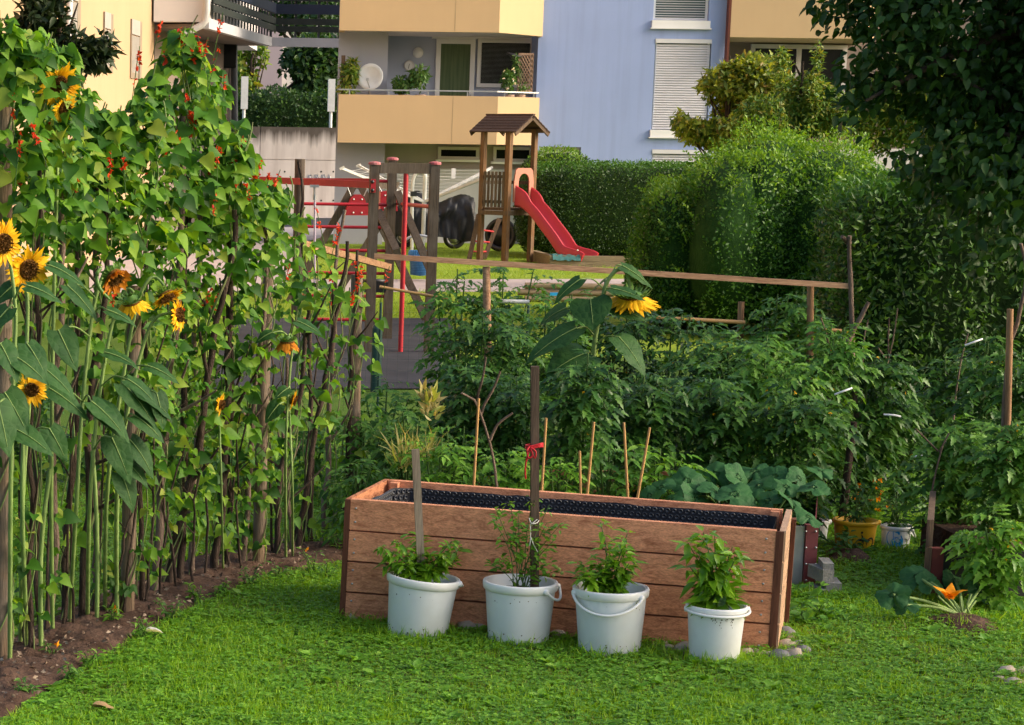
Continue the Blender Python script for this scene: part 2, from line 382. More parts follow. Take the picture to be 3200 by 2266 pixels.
M['louvre'] = plain('louvre_dark', (.012,.018,.016), (.018,.024,.021), 3, .6)
M['louvre_blue'] = plain('louvre_blue', (.010,.018,.04), (.014,.022,.05), 3, .6)
M['beam'] = plain('grey_beam', (.45,.45,.48), (.40,.40,.43), 2, .6)
M['pipe'] = plain('grey_pipe', (.50,.50,.50), (.44,.44,.44), 4, .5)
M['pipedk'] = plain('dark_pipe', (.06,.07,.085), (.08,.09,.10), 4, .5)
M['glass'] = plain('dark_glass', (.006,.007,.007), (.012,.013,.013), 1, .1, .22)
M['curtain'] = plain('green_curtain', (.07,.11,.055), (.11,.15,.075), 22, .8, stretch=(1, 1, .03), lo=.4, hi=.6)
M['tealglass'] = plain('teal_glass', (.06,.10,.11), (.09,.13,.13), 1.5, .1, .6)
M['blind'] = plain('white_blind', (.68,.68,.70), (.62,.62,.64), 3, .5)
M['blindgrey'] = plain('grey_blind', (.14,.15,.145), (.2,.21,.2), 6, .5)
def concrete():
    m, nt, N = newmat('stained_concrete'); L = nt.links.new
    b = N('ShaderNodeBsdfPrincipled', i_Roughness=.9); b.inputs['Specular IOR Level'].default_value = .1
    v = coords(nt); col = ramp(nt, [(.3, (.70,.63,.56)), (.7, (.62,.55,.49))], noisef(nt, v, .9, 6))
    sp = N('ShaderNodeSeparateXYZ'); t = N('ShaderNodeTexCoord'); L(t.outputs['Object'], sp.inputs[0])
    s = noisef(nt, coords(nt, (2.2, 2.2, .12)), 1.0, 5, .65)
    ad = N('ShaderNodeMath', operation='MULTIPLY_ADD'); L(s, ad.inputs[0]); ad.inputs[1].default_value = 1.3; L(sp.outputs[2], ad.inputs[2])
    # stain runs down from the crown of the wall (object z = 0 at the crown)
    k = ramp(nt, [(.12, (0, 0, 0)), (.5, (.95,)*3)], ad.outputs[0])
    col = mixc(nt, k, col, (.09,.075,.06))
    col = mixc(nt, .5, col, ramp(nt, [(.4, (.75,.72,.7)), (.6, (1.1, 1.1, 1.1))], noisef(nt, coords(nt, (3, 3, .3)), 1.2, 4)), 'MULTIPLY')
    L(col, b.inputs['Base Color'])
    o = N('ShaderNodeOutputMaterial'); L(b.outputs[0], o.inputs[0]); return m
M['concrete'] = concrete()
# ---------------------------------------------------------------- ground sheets
def sheet(name, pix, z, mat, kind='structure'):
    mb = MB(); mb.quads([G(x, y, z) for x, y in pix]); return mb.build(name, mat, kind=kind)
mb = MB(); mb.quads([(-160, -40, 0), (200, -40, 0), (200, 330, 0), (-160, 330, 0)]); mb.build('ground', M['turf'], kind='structure')
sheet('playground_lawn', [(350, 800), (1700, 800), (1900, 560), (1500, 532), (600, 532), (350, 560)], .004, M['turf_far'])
sheet('paving', [(200, 655), (1550, 652), (1550, 624), (655, 626), (655, 575), (690, 540), (760, 520), (1120, 548), (1120, 470), (200, 470)], .008, M['path'])
sheet('asphalt', [(200, 508), (752, 508), (752, 488), (200, 488)], .012, M['mat'])
sheet('rubber_mat', [(500, 712), (1010, 712), (1030, 870), (480, 870)], .012, M['mat'])
# ---------------------------------------------------------------- apartment building
YB = 53.6; YF = 51.8
bld = thing('apartment_building', 'light blue apartment block with ochre balconies and tall white shuttered windows', 'building', P(1300, 545, YB)*[1, 1, 0])
ztop = 13.0
wins = [rect(1467, -150, 1592, 46, YB), rect(1463, 87, 1589, 291, YB), rect(1456, 335, 1580, 500, YB)]
xl = P(1203, 150, YB)[0]; xr = P(1634.5, 45, YB)[0]
base_r = rect(1207, 329, 1299, 440, YB)
mb = MB(); holed_wall(mb, xl, xr, 0, ztop, YB, wins+[(base_r[0]+.02, base_r[1], .5, base_r[3])])
mb.quads([(xl, YB, 0), (xl, YB, ztop), (xl, YB+1.6, ztop), (xl, YB+1.6, 0)])
mb.quads([(xr, YB, 0), (xr, YB+2.2, 0), (xr, YB+2.2, ztop), (xr, YB, ztop)])
mb.build('wall', M['bluewall'], bld)
mb = MB(); mb.box((base_r[0]+.03, YB+.12, .5), (base_r[1]-.005, YB+.15, base_r[3]-.005)); mb.build('basement_panel', M['palewall'], bld)
for i, (a, b, u, t) in enumerate(wins):
    mb = MB(); fy = YB+.08
    ring(mb, a+.01, b-.01, u+.01, t-.01, fy, .055, .06)
    fr = mb.build('window', M['white'], bld)
    mb = MB(); mb.box((a+.07, fy+.03, u+.07), (b-.07, fy+.05, t-.07)); mb.build('pane', M['tealglass'], fr)
    mb = MB()
    if i > 0: mb.box((a+.004, YB-.02, t-.10), (b-.004, YB+.07, t-.004))
    lo = u+.02; hi = t-.12; ns = int((hi-lo)/.055)
    for k in range(ns):
        z = lo+(k+.5)*(hi-lo)/ns
        if i == 0:
            mb.hexa([(a+.06, fy-.022, z-.004), (b-.06, fy-.022, z-.004), (b-.06, fy-.002, z+.006), (a+.06, fy-.002, z+.006),
                     (a+.06, fy-.022, z), (b-.06, fy-.022, z), (b-.06, fy-.002, z+.010), (a+.06, fy-.002, z+.010)])
        else:
            mb.hexa([(a+.03, fy-.055, z-.027), (b-.03, fy-.055, z-.027), (b-.03, fy-.02, z+.020), (a+.03, fy-.02, z+.020),
                     (a+.03, fy-.059, z-.024), (b-.03, fy-.059, z-.024), (b-.03, fy-.024, z+.024), (a+.03, fy-.024, z+.024)])
    mb.build('blind', M['blind'], fr)
    mb = MB(); mb.box((a-.03, YB-.07, u-.17), (b+.03, YB+.1, u-.003)); mb.box((a-.06, YB-.09, u-.20), (b+.06, YB+.05, u-.172)); mb.build('sill', M['white'], fr)
# recess walls behind the balconies
YR = 54.6
xa, xb = P(864, 140, YR)[0], xl
fl = P(1000, 318, YF)[2]; ce = P(1000, 71, YF)[2]
door = rect(975, 88, 1062, 206, YR); bw = rect(1068, 88, 1193, 196, YR)
mb = MB(); mb.box((xa-.4, YR, fl), (xb+.02, YR+.2, ce+.1)); mb.build('recess_wall', M['recess'], bld)
pn = MB(); pbox(pn, 968, 78, 1198, 88, YR-.08, .06); pn.build('shutter_box', M['white'], bld)
mb = MB(); ring(mb, door[0], door[1], fl+.1, door[3], YR-.08, .11, .07); d = mb.build('balcony_door', M['white'], bld)
mb = MB(); mb.box((door[0]+.11, YR-.05, fl+.3), (door[1]-.11, YR-.03, door[3]-.11)); mb.build('curtain_pane', M['curtain'], d)
mb = MB(); mb.box((door[1]-.085, YR-.12, fl+1.0), (door[1]-.065, YR-.08, fl+1.14)); mb.build('handle', M['steel'], d)
mb = MB(); ring(mb, bw[0], bw[1], bw[2], bw[3], YR-.08, .09, .07); w = mb.build('window', M['white'], bld)
mb = MB(); mb.box((bw[0]+.09, YR-.05, bw[2]+.09), (bw[1]-.09, YR-.03, bw[3]-.09)); mb.build('pane', M['glass'], w)
mb = MB()
for k in range(32):
    z = bw[2]+.1+k*(bw[3]-bw[2]-.2)/32
    mb.box((bw[0]+.07, YR-.10, z), (bw[1]-.07, YR-.085, z+.007))
mb.build('blind', M['blindgrey'], w)
# grey column panel, full height, and the beige basement wall
mb = MB(); a, b, _, _ = rect(757, 70, 868, 210, 52.7); k_ = (YR-.01)/52.7; mb.hexa([(x, y, z) for z in (0, ztop) for x, y in ((a, 52.7), (b, 52.7), (b, YR-.01), (a*k_, YR-.01))]); mb.build('column_panel', M['column'], bld)
mb = MB(); mb.box((b, 54.2, 0), (xl-.01, 54.35, fl)); mb.build('basement_wall', M['basement'], bld)
mb = MB(); mb.box((b+.01, 54.05, 0), (xl-.01, 54.19, P(1000, 378, 54)[2])); mb.build('plinth', M['plinth'], bld)
for q in ((981, 329, 1073, 357), (1105, 329, 1192, 362)):
    a, b2, u, t = rect(*q, 54.1)
    mb = MB(); ring(mb, a, b2, u, t, 54.1, .07, .08); w = mb.build('window', M['palewall'], bld)
    mb = MB(); mb.box((a+.07, 54.14, u+.07), (b2-.07, 54.16, t-.07)); mb.build('pane', M['glass'], w)
    mb = MB(); mb.box((a-.05, 54.0, u-.06), (b2+.05, 54.17, u-.003)); mb.build('sill', M['white'], w)
def parapet(pts, thick, z0, z1, name, seams, ret):
    o = np.array(pts); n = len(o); inn = []
    for i in range(n):
        ds = []
        if i > 0: ds.append(nrm(o[i]-o[i-1]))
        if i < n-1: ds.append(nrm(o[i+1]-o[i]))
        ns = [np.array([-d[1], d[0]]) for d in ds]; nn = nrm(sum(ns)); inn.append(o[i]+nn*thick/max(.4, nn@ns[0]))
    inn = np.array(inn); mb = MB()
    for i in range(n-1):
        q = [o[i], o[i+1], inn[i+1], inn[i]]
        mb.hexa([(*p, z0) for p in q]+[(*p, z1) for p in q])
    b = mb.build(name, M['tan'], bld)
    mb = MB(); poly = [(*p, z0+.02) for p in inn]+[(inn[-1][0], YR, z0+.02), (inn[0][0], YR, z0+.02)]
    mb.prism(poly, (0, 0, .16)); mb.build('slab', M['palewall'], b)
    mb = MB()
    for s in seams: mb.box((s-.006, pts[1][1]-.002, z0+.01), (s+.006, pts[1][1]+.01, z1-.01))
    if seams: mb.build('panel_seam', M['seam'], b)
    return b
def bal(xs, x1, x2, yb0, yb1, yt, seams, bot2, name='balcony'):
    z0 = P(xs, yb0, YF)[2]; z1 = P(xs, yt, YF)[2]
    # depth of the far end of the slanted face so that its lower edge stays level
    lo, hi = YF, YF+3
    for _ in range(40):
        m = (lo+hi)/2
        if P(x2, bot2, m)[2] < z0: hi = m
        else: lo = m
    Y2 = min(max(lo, 52.5), 53.3)
    ym = (yb0+yt)/2
    X = [P(xs, ym, YF)[0], P(x1, ym, YF)[0], P(x2, ym, Y2)[0]]
    pts = [(X[0]*YR/YF, YR), (X[0], YF), (X[1], YF), (X[2], Y2), (X[2]+.02, YB-.004)]
    return parapet(pts, .12, z0, z1, name, [P(s, ym, YF)[0] for s in seams], None), pts, z0, z1
bal(762, 1120.5, 1218.5, 68, 72, -80, [1021], 79)
bb, lpts, lz0, lz1 = bal(757, 1113.5, 1206.5, 319, 325, 211, [1013], 327)
# railing on the lower balcony
mb = MB(); zr = lz1+.11
for i in (1, 2):
    a, b = np.array(lpts[i]), np.array(lpts[i+1]); d = nrm(b-a); nn = np.array([-d[1], d[0]])*.06; L_ = np.linalg.norm(b-a)
    mb.bar((*(a+nn), zr), (*(b+nn), zr), .05, .03)
    for s in np.arange(.25, L_, .9):
        p = a+d*s+nn; mb.box((p[0]-.015, p[1]-.015, lz1-.003), (p[0]+.015, p[1]+.015, zr-.016))
mb.build('railing', M['steel'], bb)
# balcony at the right end of the block
YF = 53.35
z0 = P(1780, 85, YF)[2]
mb = MB(); a = P(1637, 40, YF)[0]; b = P(1932, 40, YF)[0]; c = P(1960, 40, 54.4)[0]
mb.prism([(a, YF, z0), (b, YF, z0), (c, 54.4, z0), (c, 56.5, z0), (a, 56.5, z0)], (0, 0, 1.15)); rb = mb.build('balcony', M['tan'], bld)
mb = MB(); mb.box((a-.06, YF-.01, z0-.6), (a-.004, YF+.2, ztop)); mb.build('side_trim', M['redtrim'], rb)
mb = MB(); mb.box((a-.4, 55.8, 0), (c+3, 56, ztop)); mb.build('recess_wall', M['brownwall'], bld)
mb = MB(); mb.box((a-.003, YF+.3, P(1780, 232, YF)[2]), (c+2.5, YF+.42, P(1780, 205, YF)[2])); mb.box((a, YF+.3, 0), (c+2.5, YF+.42, P(1780, 330, YF)[2])); mb.build('parapet', M['palewall'], bld)
a, b, u, t = rect(1680, 100, 1895, 210, 55.7)
mb = MB(); ring(mb, a, b, u, t, 55.7, .1, .08); mb.box(((a+b)/2-.06, 55.7, u+.1), ((a+b)/2+.06, 55.78, t-.1)); w = mb.build('window', M['palewall'], bld)
mb = MB(); mb.box((a+.1, 55.74, u+.1), (b-.1, 55.76, t-.1)); mb.build('pane', M['glass'], w)
mb = MB(); mb.lathe([(.001, .08), (.09, .06), (.13, 0)], P(1655, 135, 55.75), 16, (0, -1, 0)); mb.build('lamp', M['palewall'], bld)
# wall lamp, clock, dish on the blue balcony
mb = MB(); mb.lathe([(.001, .09), (.08, .075), (.125, .03), (.13, 0)], P(936, 118, YR-.004), 20, (0, -1, 0)); mb.build('wall_lamp', M['bucket_rim'], bld)
ck = thing('wall_clock', 'small round white wall clock on the blue balcony wall', 'clock', P(915.5, 147, YR))
c0 = P(915.5, 147, YR)
mb = MB(); mb.lathe([(.001, .03), (.10, .03)], c0, 20, (0, -1, 0)); mb.build('dial', M['white'], ck)
mb = MB(); mb.lathe([(.10, .035), (.125, .035), (.125, .004)], c0, 20, (0, -1, 0)); mb.build('case', M['palewall'], ck)
mb = MB(); mb.bar(c0+[0, -.036, 0], c0+[-.01, -.036, -.07], .012, .004, (0, 1, 0)); mb.bar(c0+[0, -.04, 0], c0+[.015, -.04, .045], .012, .004, (0, 1, 0)); mb.build('hand', M['black'], ck)
c0 = P(*z2(338, 515), 52.25)
sd = thing('satellite_dish', 'round white satellite dish standing on the lower balcony', 'dish', c0)
ax = nrm(np.array([-.35, -1, .12]))
mb = MB(); mb.lathe([(.001, .0), (.12, .012), (.22, .035), (.30, .07), (.305, .06), (.2, .012), (.001, -.03)], c0, 36, ax); mb.build('reflector', M['bucket'], sd)
mb = MB(); mb.tube([c0-ax*.03, c0+[0, .15, -.1], c0+[0, .2, -.85]], .02); mb.build('mast', M['steel'], sd)
mb = MB(); mb.tube([c0+[0, 0, -.28], c0+ax*.3+[0, 0, -.12]], .012); mb.box(c0+ax*.3+[-.03, -.03, -.13], c0+ax*.3+[.03, .03, -.06]); mb.build('receiver_arm', M['steel'], sd)
# wooden trellis and bird
t = thing('trellis', 'brown wooden lattice trellis at the right end of the balcony', 'trellis', P(1178, 210, 52.9))
a, b, u, tt = rect(1160, 119, 1194, 206, 52.95)
mb = MB(); ring(mb, a, b, u, tt, 52.95, .045, .04); mb.build('frame', M['trellis'], t)
mb = MB()
for s in (1, -1):
    for k in np.arange(-1.2, 1.2, .115):
        # diagonal laths clipped to the frame
        pts = []
        for q in np.linspace(0, 1, 60):
            x = a+(b-a)*q; z = (u+tt)/2+k+s*(q-.5)*.62
            if u+.03 < z < tt-.03: pts.append((x, 52.955+(.012 if s > 0 else 0), z))
        if len(pts) > 2: mb.bar(pts[0], pts[-1], .022, .01, (0, 1, 0))
mb.build('lattice', M['trellis'], t)
bp = P(1146, 123.5, 52.9)
mb = MB(); mb.tube([bp+[-.13, 0, .02], bp+[-.1, 0, .05], bp+[-.055, 0, .03], bp+[0, 0, 0], bp+[.07, 0, -.02], bp+[.16, 0, -.03], bp+[.24, 0, -.03]], [.006, .03, .03, .055, .055, .03, .012], 10)
mb.tube([bp+[.01, 0, -.03], bp+[.01, 0, -.09]], .007); mb.build('bird', M['black'], loc=bp, label='black bird figure beside the top of the balcony trellis', cat='bird')
# ---------------------------------------------------------------- left house
M['lhframe'] = plain('taupe_reveal', (.26,.21,.15), (.24,.19,.14)); M['blindl'] = plain('cream_blind', (.38,.35,.31), (.34,.31,.28))
lh = thing('cream_house', 'cream rendered house with narrow shuttered windows behind the bean row', 'building', G(250, 610)*[1, 1, 0])
A = np.array([P(60, 100, 36.7)[0], 36.7]); B = np.array([P(345, 100, 49)[0], 49.0])
dW = nrm(B-A); nW = np.array([dW[1], -dW[0]])
def W(x, y, off=0):
    d = ray(x, y); p0 = A+nW*off
    t_ = ((p0[0])*nW[0]+p0[1]*nW[1])/(d[0]*nW[0]+d[1]*nW[1])
    return np.array([d[0]*t_, d[1]*t_, H+d[2]*t_])
mb = MB(); A0 = A-dW*14
def vbox(mb, a, b, th, z0, z1, mi=0):
    """vertical slab from plan point a to b, thickened away from the viewer's side"""
    a = np.array(a); b = np.array(b); d = nrm(b-a); n = np.array([d[1], -d[0]])*-th
    q = [a, b, b+n, a+n]
    return mb.hexa([(*p, z0) for p in q]+[(*p, z1) for p in q], mi)
vbox(mb, A0, B, .4, 0, 14); mb.build('wall', M['cream'], lh)
for (x0, x1, y0, y1) in ((231, 251, 26, 150), (292, 315.5, 42, 166), (158, 178, -40, 110)):
    q = [W(x0, y0), W(x1, y0), W(x1, y1), W(x0, y1)]
    zt, zb = q[0][2], q[2][2]; a, b = q[0][:2], q[1][:2]
    mb = MB(); vbox(mb, a+nW*.03, b+nW*.03, .028, zb-.12, zb); vbox(mb, a+nW*.03, a+nW*.03+dW*.09, .028, zb+.002, zt)
    vbox(mb, b+nW*.03-dW*.28, b+nW*.03, .028, zb+.002, zt); f = mb.build('window', M['lhframe'], lh)
    mb = MB(); vbox(mb, a+nW*.04, b+nW*.04-dW*.3, .008, zt-.3, zt); mb.build('shutter_box', M['blindl'], f)
    mb = MB(); n_ = 40
    for k in range(n_):
        z = zb+(zt-.32-zb)*k/n_
        vbox(mb, a+nW*.028+dW*.1, b+nW*.028-dW*.29, .02, z, z+(zt-.32-zb)/n_*.7)
    mb.build('blind', M['blindl'], f)
p = W(150, 90); mb = MB(); mb.tube([W(160, -60, .1), W(151, 95, .1), W(143, 230, .1)], .06); mb.build('drainpipe', M['pipe'], lh)
# white oriel, the shaded wall below and its drain pipe
zo = P(400, 51, 49)[2]
C1 = np.array([P(463, 40, 48.6)[0], 48.6]); C2 = np.array([P(604, 80, 57)[0], 57.0])
mb = MB(); b0 = np.array([B[0]-.02, 48.6])
mb.hexa([(*q, zo) for q in (b0, C1, C2+[0, 6], b0+[0, 14])]+[(*q, 14) for q in (b0, C1, C2+[0, 6], b0+[0, 14])]); mb.build('oriel', M['palewall'], lh)
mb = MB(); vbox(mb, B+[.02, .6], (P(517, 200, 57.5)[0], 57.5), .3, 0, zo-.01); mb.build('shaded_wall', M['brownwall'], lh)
q = P(*[1515*.3354, 335*.3354], 56.9); mb = MB(); mb.box(q-[.22, .3, .45], q+[.22, -.05, .35]); mb.build('small_window', M['glass'], lh)
mb = MB(); mb.tube([P(463, -60, 48.5), P(463, 20, 48.5), P(461, 46, 48.5), P(452, 56, 48.5), P(420, 73, 48.5), P(378, 98, 48.5)], .075, 10); mb.build('drainpipe', M['pipe'], lh)
mb = MB(); mb.tube([P(524, 88, 57), P(525.5, 300, 57), (P(525.5, 300, 57)[0], 57, 0)], .085, 10); mb.build('downpipe', M['pipedk'], lh)
mb = MB(); mb.tube([P(517, 88, 57.2), (P(518, 300, 57.2)[0], 57.2, 0)], .05, 8); mb.build('corner_trim', M['pipe'], lh)
# covered walkway: louvred gallery running back and across
wk = thing('covered_walkway', 'raised louvred walkway with dark green and blue slats linking two houses', 'walkway', (C1[0], C1[1], 0))
C3 = np.array([P(764, 90, 57)[0], 57.0])
def wz(y, x=604, Y=57): return P(x, y, Y)[2]
nn = nrm(C2-C1); nv = np.array([nn[1], -nn[0]])
zl = (wz(104), wz(84))
mb = MB(); vbox(mb, C1+nv*.05, C2+nv*.05-[.0, .15], .14, *zl); vbox(mb, C2+[0.02, -.06], C3, .14, *zl); mb.build('beam', M['beam'], wk)
for y0, y1, m in ((71, 58, 'louvre'), (55, 41, 'louvre'), (31, 9, 'louvre_blue'), (2, -24, 'louvre'), (-30, -60, 'louvre_blue')):
    mb = MB(); za, zb_ = wz(y0), wz(y1)
    vbox(mb, C1+nv*.14, C2+nv*.14-[0, .2], .05, za, zb_); vbox(mb, C2+[.05, -.1], C3, .05, za, zb_); mb.build('louvre', M[m], wk)
mb = MB()
for s in np.arange(.2, np.linalg.norm(C2-C1), .42):
    p = C1+nn*s; mb.box((p[0]-.02, p[1]-.02, zl[1]+.003), (p[0]+.02, p[1]+.02, 9))
for s in np.arange(.1, C3[0]-C2[0], .22):
    p = C2+np.array([s, .06]); mb.box((p[0]-.012, p[1]-.02, wz(28)), (p[0]+.012, p[1]+.02, 9))
for s in (0, .62, 1.2):
    p = C2+np.array([s+.03, .12]); mb.box((p[0]-.03, p[1]-.03, zl[1]+.003), (p[0]+.03, p[1]+.03, 9))
mb.build('slat_supports', M['pipedk'], wk)
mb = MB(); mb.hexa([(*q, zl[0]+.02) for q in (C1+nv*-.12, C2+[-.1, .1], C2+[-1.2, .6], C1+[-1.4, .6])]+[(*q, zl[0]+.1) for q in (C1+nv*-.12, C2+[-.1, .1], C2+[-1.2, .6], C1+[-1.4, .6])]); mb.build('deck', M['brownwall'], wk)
# ---------------------------------------------------------------- retaining wall and what stands behind
YW = 72.0; zc = P(650, 284, YW)[2]
rw = thing('retaining_wall', 'grey concrete retaining wall with black stains along its crown', 'wall', (P(650, 400, YW)[0], YW, zc))
mb = MB(); x0, x1 = P(520, 400, YW)[0], P(800, 400, YW)[0]
seg = [x0, P(582, 350, YW)[0], P(760, 350, YW)[0], x1+2]
for i in range(3):
    for za, zb_ in ((0, P(650, 358, YW)[2]), (P(650, 357, YW)[2], zc)):
        mb.box((seg[i]+.012, YW, za), (seg[i+1]-.012, YW+.3, zb_-.008))
mb.box((x0, YW+.03, 0), (x1+2, YW+.28, zc-.02)); mb.build('panel', M['concrete'], rw)
mb = MB()
for x in (f4(400, 0)[0], f4(640, 0)[0], f4(720, 0)[0]):
    for y in (f4(0, 330)[1], f4(0, 520)[1]):
        p = P(x, y, YW); mb.lathe([(.001, .004), (.03, .004)], p, 8, (0, -1, 0))
mb.build('tie_holes', M['louvre'], rw)
mb = MB()   # faint chalk scribble, not legible
for k in range(7):
    x = 569+k*10+f4(200, 0)[0]-f4(200, 0)[0]; p = P(690+k*7.5, 398, YW-.01); h = .10
    mb.tube([p+[0, 0, -h], p+[.02*(-1)**k, 0, h], p+[.06, 0, .3*h*(-1)**k], p+[.09, 0, -h*.6]], .012, 4)
mb.build('chalk_scribble', M['white'], rw)
for i, (x, y0, y1) in enumerate(((1624*.3354+.5, 515*.3354, 284), (2206*.3354, 532*.3354, 285.5))):
    p0, p1 = P(x, y1, YW+.15), P(x+3, y0, YW+.15)
    t = thing('white_post', ['white post on the concrete wall next to the dark pipe', 'white post on the concrete wall next to the balcony house'][i], 'post', p0, 'white posts on the concrete wall')
    mb = MB(); mb.tube([p0-[0, 0, .3], p1], .05, 10); mb.build('shaft', M['whitemetal'], t)
    mb = MB(); mb.box(p1+[-.11, -.1, -1.0], p1+[.11, .1, .02]); mb.build('head', M['whitemetal'], t)
t = thing('mauve_house', 'pale mauve house wall behind the trees above the concrete wall', 'building', (P(610, 300, 110)[0], 110, 0))
mb = MB(); a, b, u, tt = rect(545, -50, 632, 330, 110); mb.box((a-3, 110, 0), (b, 116, tt+6)); mb.build('wall', M['pinkwall'], t)
mb = MB(); a, b, u, tt = rect(632, 60, 720, 330, 110); mb.box((a, 110.5, 0), (b, 116, tt+4)); mb.build('side_wall', M['palewall'], t)
# ---------------------------------------------------------------- climbing and swing frame
YA, YBk = 25.0, 26.8
cf = thing('climbing_frame', 'timber climbing frame with red rungs, red pole and pink post caps', 'climbing frame', (P(880, 700, 26)[0], 26, 0))
def post(mb, p, z0, w): mb.box((p[0]-w/2, p[1]-w/2, z0), (p[0]+w/2, p[1]+w/2, p[2]))
tops = [P(839, 369, YA), P(879, 359, YBk), P(974, 369, YA+.1), P(672, 356, YBk)]
for i, t in enumerate(tops):
    mb = MB()
    if i == 3: mb.tube([(t[0], t[1], 0), t], .062, 12)
    else: post(mb, t, 0, .104)
    mb.build('post', M['playwood'], cf)
    if i < 3:
        mb = MB(); mb.lathe([(.070, 0), (.070, .018), (.062, .028), (.02, .036), (.001, .037)], t+[0, 0, .002], 14, smooth=False); mb.build('cap', M['pink'], cf)
mb = MB(); a, b = tops[0], tops[2]; zb_ = P(900, 377, YA)[2]
mb.bar((a[0]+.055, YA+.02, zb_), (b[0]-.055, YA+.1, zb_), .09, .115); mb.build('crossbeam', M['playwood'], cf)
for y in (403, 456, 507, 559, 610, 661, 714):
    mb = MB(); p = P(672, y, YBk); q = P(877, y, YBk); mb.tube([(p[0]+.03, YBk, p[2]), (q[0], YBk, p[2])], .02, 8); mb.build('rung', M['redpaint'], cf)
mb = MB(); p = P(889, 456, YBk); mb.tube([(p[0], YBk, p[2]), (tops[2][0], YA+.1, P(968, 464, YA)[2])], .022, 8); mb.build('rung', M['redpaint'], cf)
mb = MB(); p = P(909.5, 384, YA+.05); mb.tube([(p[0], p[1], 0.01), p], .028, 10); mb.build('fire_pole', M['redpaint'], cf)
for (a, b) in ((f4(1145, 470), f4(1362, 985)), (f4(1125, 860), f4(1325, 1290)), (f4(1020, 600), f4(1140, 860))):
    mb = MB(); mb.bar(P(*a, YBk-.1), P(*b, YBk-.9), .085, .085, (0, 1, 0)); mb.build('brace', M['playwood'], cf)
# red swing beam
sb = thing('swing_beam', 'red steel swing beam bolted to the climbing frame', 'beam', P(720, 408, YA))
mb = MB(); p, q = P(584, 402.5, YA+1.5), P(838, 414, YA-.02); mb.bar(p, q, .05, .075); mb.build('beam', M['redpaint'], sb)
mb = MB(); p, q = P(578, 402, YA+2.0), P(838, 403.5, YA+.6); mb.bar(p, q, .04, .04); mb.build('rear_rail', M['redpaint'], sb)
mb = MB(); a, b, u, t = rect(831, 401, 841.5, 431, YA-.12); mb.box((a, YA-.12, u), (b, YA-.058, t)); mb.build('bracket', M['redpaint'], sb)
mb = MB(); mb.lathe([(.02, 0), (.02, .02), (.001, .022)], P(834, 407, YA-.12), 8, (0, -1, 0)); mb.lathe([(.02, 0), (.02, .02), (.001, .022)], P(834, 426, YA-.12), 8, (0, -1, 0)); mb.build('bolt', M['black'], sb)
ro = thing('swing_rope', 'pale pink rope with steel hook hanging from the red swing beam', 'rope', P(704, 418, YA+.5))
mb = MB(); mb.tube([P(705, 449, YA+.5), P(704.5, 560, YA+.5), P(704.5, 690, YA+.5)], .013, 6); mb.build('rope', plain('pale_rope', (.55,.45,.52), (.48,.38,.46), 30), ro)
mb = MB(); mb.tube([P(704, 419, YA+.5), P(704, 436, YA+.5)], .012, 6); mb.tube([P(704.5, 436, YA+.5), P(704.5, 448, YA+.5)], .022, 8); mb.box(P(694, 417, YA+.5)-[0, .02, .012], P(714, 417, YA+.5)+[0, .02, .015]); mb.build('hook', M['steel'], ro)
# A-frame with toddler seats behind
YS = 33.0
af = thing('swing_stand', 'dark timber A-frame swing behind the climbing frame', 'swing frame', (P(790, 600, YS)[0], YS, 0))
for a, b in ((f4(850, 430), f4(722, 660)), (f4(905, 430), f4(1010, 640)), (f4(1120, 520), f4(1010, 700))):
    mb = MB(); p, q = P(*a, YS), P(*b, YS); d = nrm(q-p); e = q+d*(q[2]/-d[2]); mb.bar(p, e, .1, .1, (0, 1, 0)); mb.build('leg', M['playwood'], af)
mb = MB(); mb.bar(P(*f4(840, 420), YS), P(*f4(1140, 420), YS+.8), .09, .1); mb.build('top_bar', M['playwood'], af)
def seat(poly, Yd, label):
    pts = [P(*f4(*p), Yd) for p in poly]; t = thing('toddler_swing', label, 'swing seat', np.mean(pts, 0))
    mb = MB(); mb.prism(pts, (0, .28, 0)); mb.build('seat', M['red'], t)
    lo = np.mean(pts, 0); zt = max(p[2] for p in pts)
    for (fx, fz) in ((-.06, .78), (.06, .78), (-.06, .14), (.06, .14)):
        mb = MB(); zb = min(p[2] for p in pts)
        mb.lathe([(.013, .0), (.011, .008), (.001, .01)], (lo[0]+fx, Yd-.003, zb+(zt-zb)*fz), 8, (0, -1, 0)); mb.build('rivet', M['white'], t)
    ztop_ = P(*f4(1000, 420), YS)[2]
    for sx in (-.16, .16): mb = MB(); mb.tube([(lo[0]+sx*.6, Yd+.1, zt-.02), (lo[0]+sx, Yd+.1, ztop_)], .008, 5); mb.build('chain', M['steel'], t)
    return t
seat([(788, 618), (840, 500), (862, 482), (905, 482), (925, 505), (972, 618)], YS-.2, 'red toddler swing seat shaped like a bell under the A-frame')
seat([(1030, 588), (1032, 462), (1086, 458), (1140, 520), (1146, 590)], YS+.3, 'red boxy swing seat half hidden behind the timber posts')
# black box on the lower rung, green corner post
t = P(838, 640, 25.6); mb = MB(); mb.hexa([t+v for v in ([-.12,-.1,-.07],[.12,-.1,-.07],[.11,.1,-.07],[-.11,.1,-.07],[-.15,-.12,.05],[.15,-.12,.05],[.13,.12,.05],[-.13,.12,.05])])
mb.lathe([(.13, 0), (.14, .02), (.001, .03)], t+[0, 0, .051], 12); mb.build('rubber_seat', M['black'], loc=t, label='black rubber swing seat behind the timber climbing posts', cat='swing seat')
gp = P(845, 735, 21.0); mb = MB(); mb.tube([(gp[0], 21, 0), (gp[0], 21, gp[2])], .05, 14); mb.lathe([(.05, 0), (.04, .03), (.001, .04)], (gp[0], 21, gp[2]), 14); mb.build('bollard', M['greenpost'], loc=(gp[0], 21, 0), label='dark green metal bollard at the foot of the climbing frame', cat='bollard')
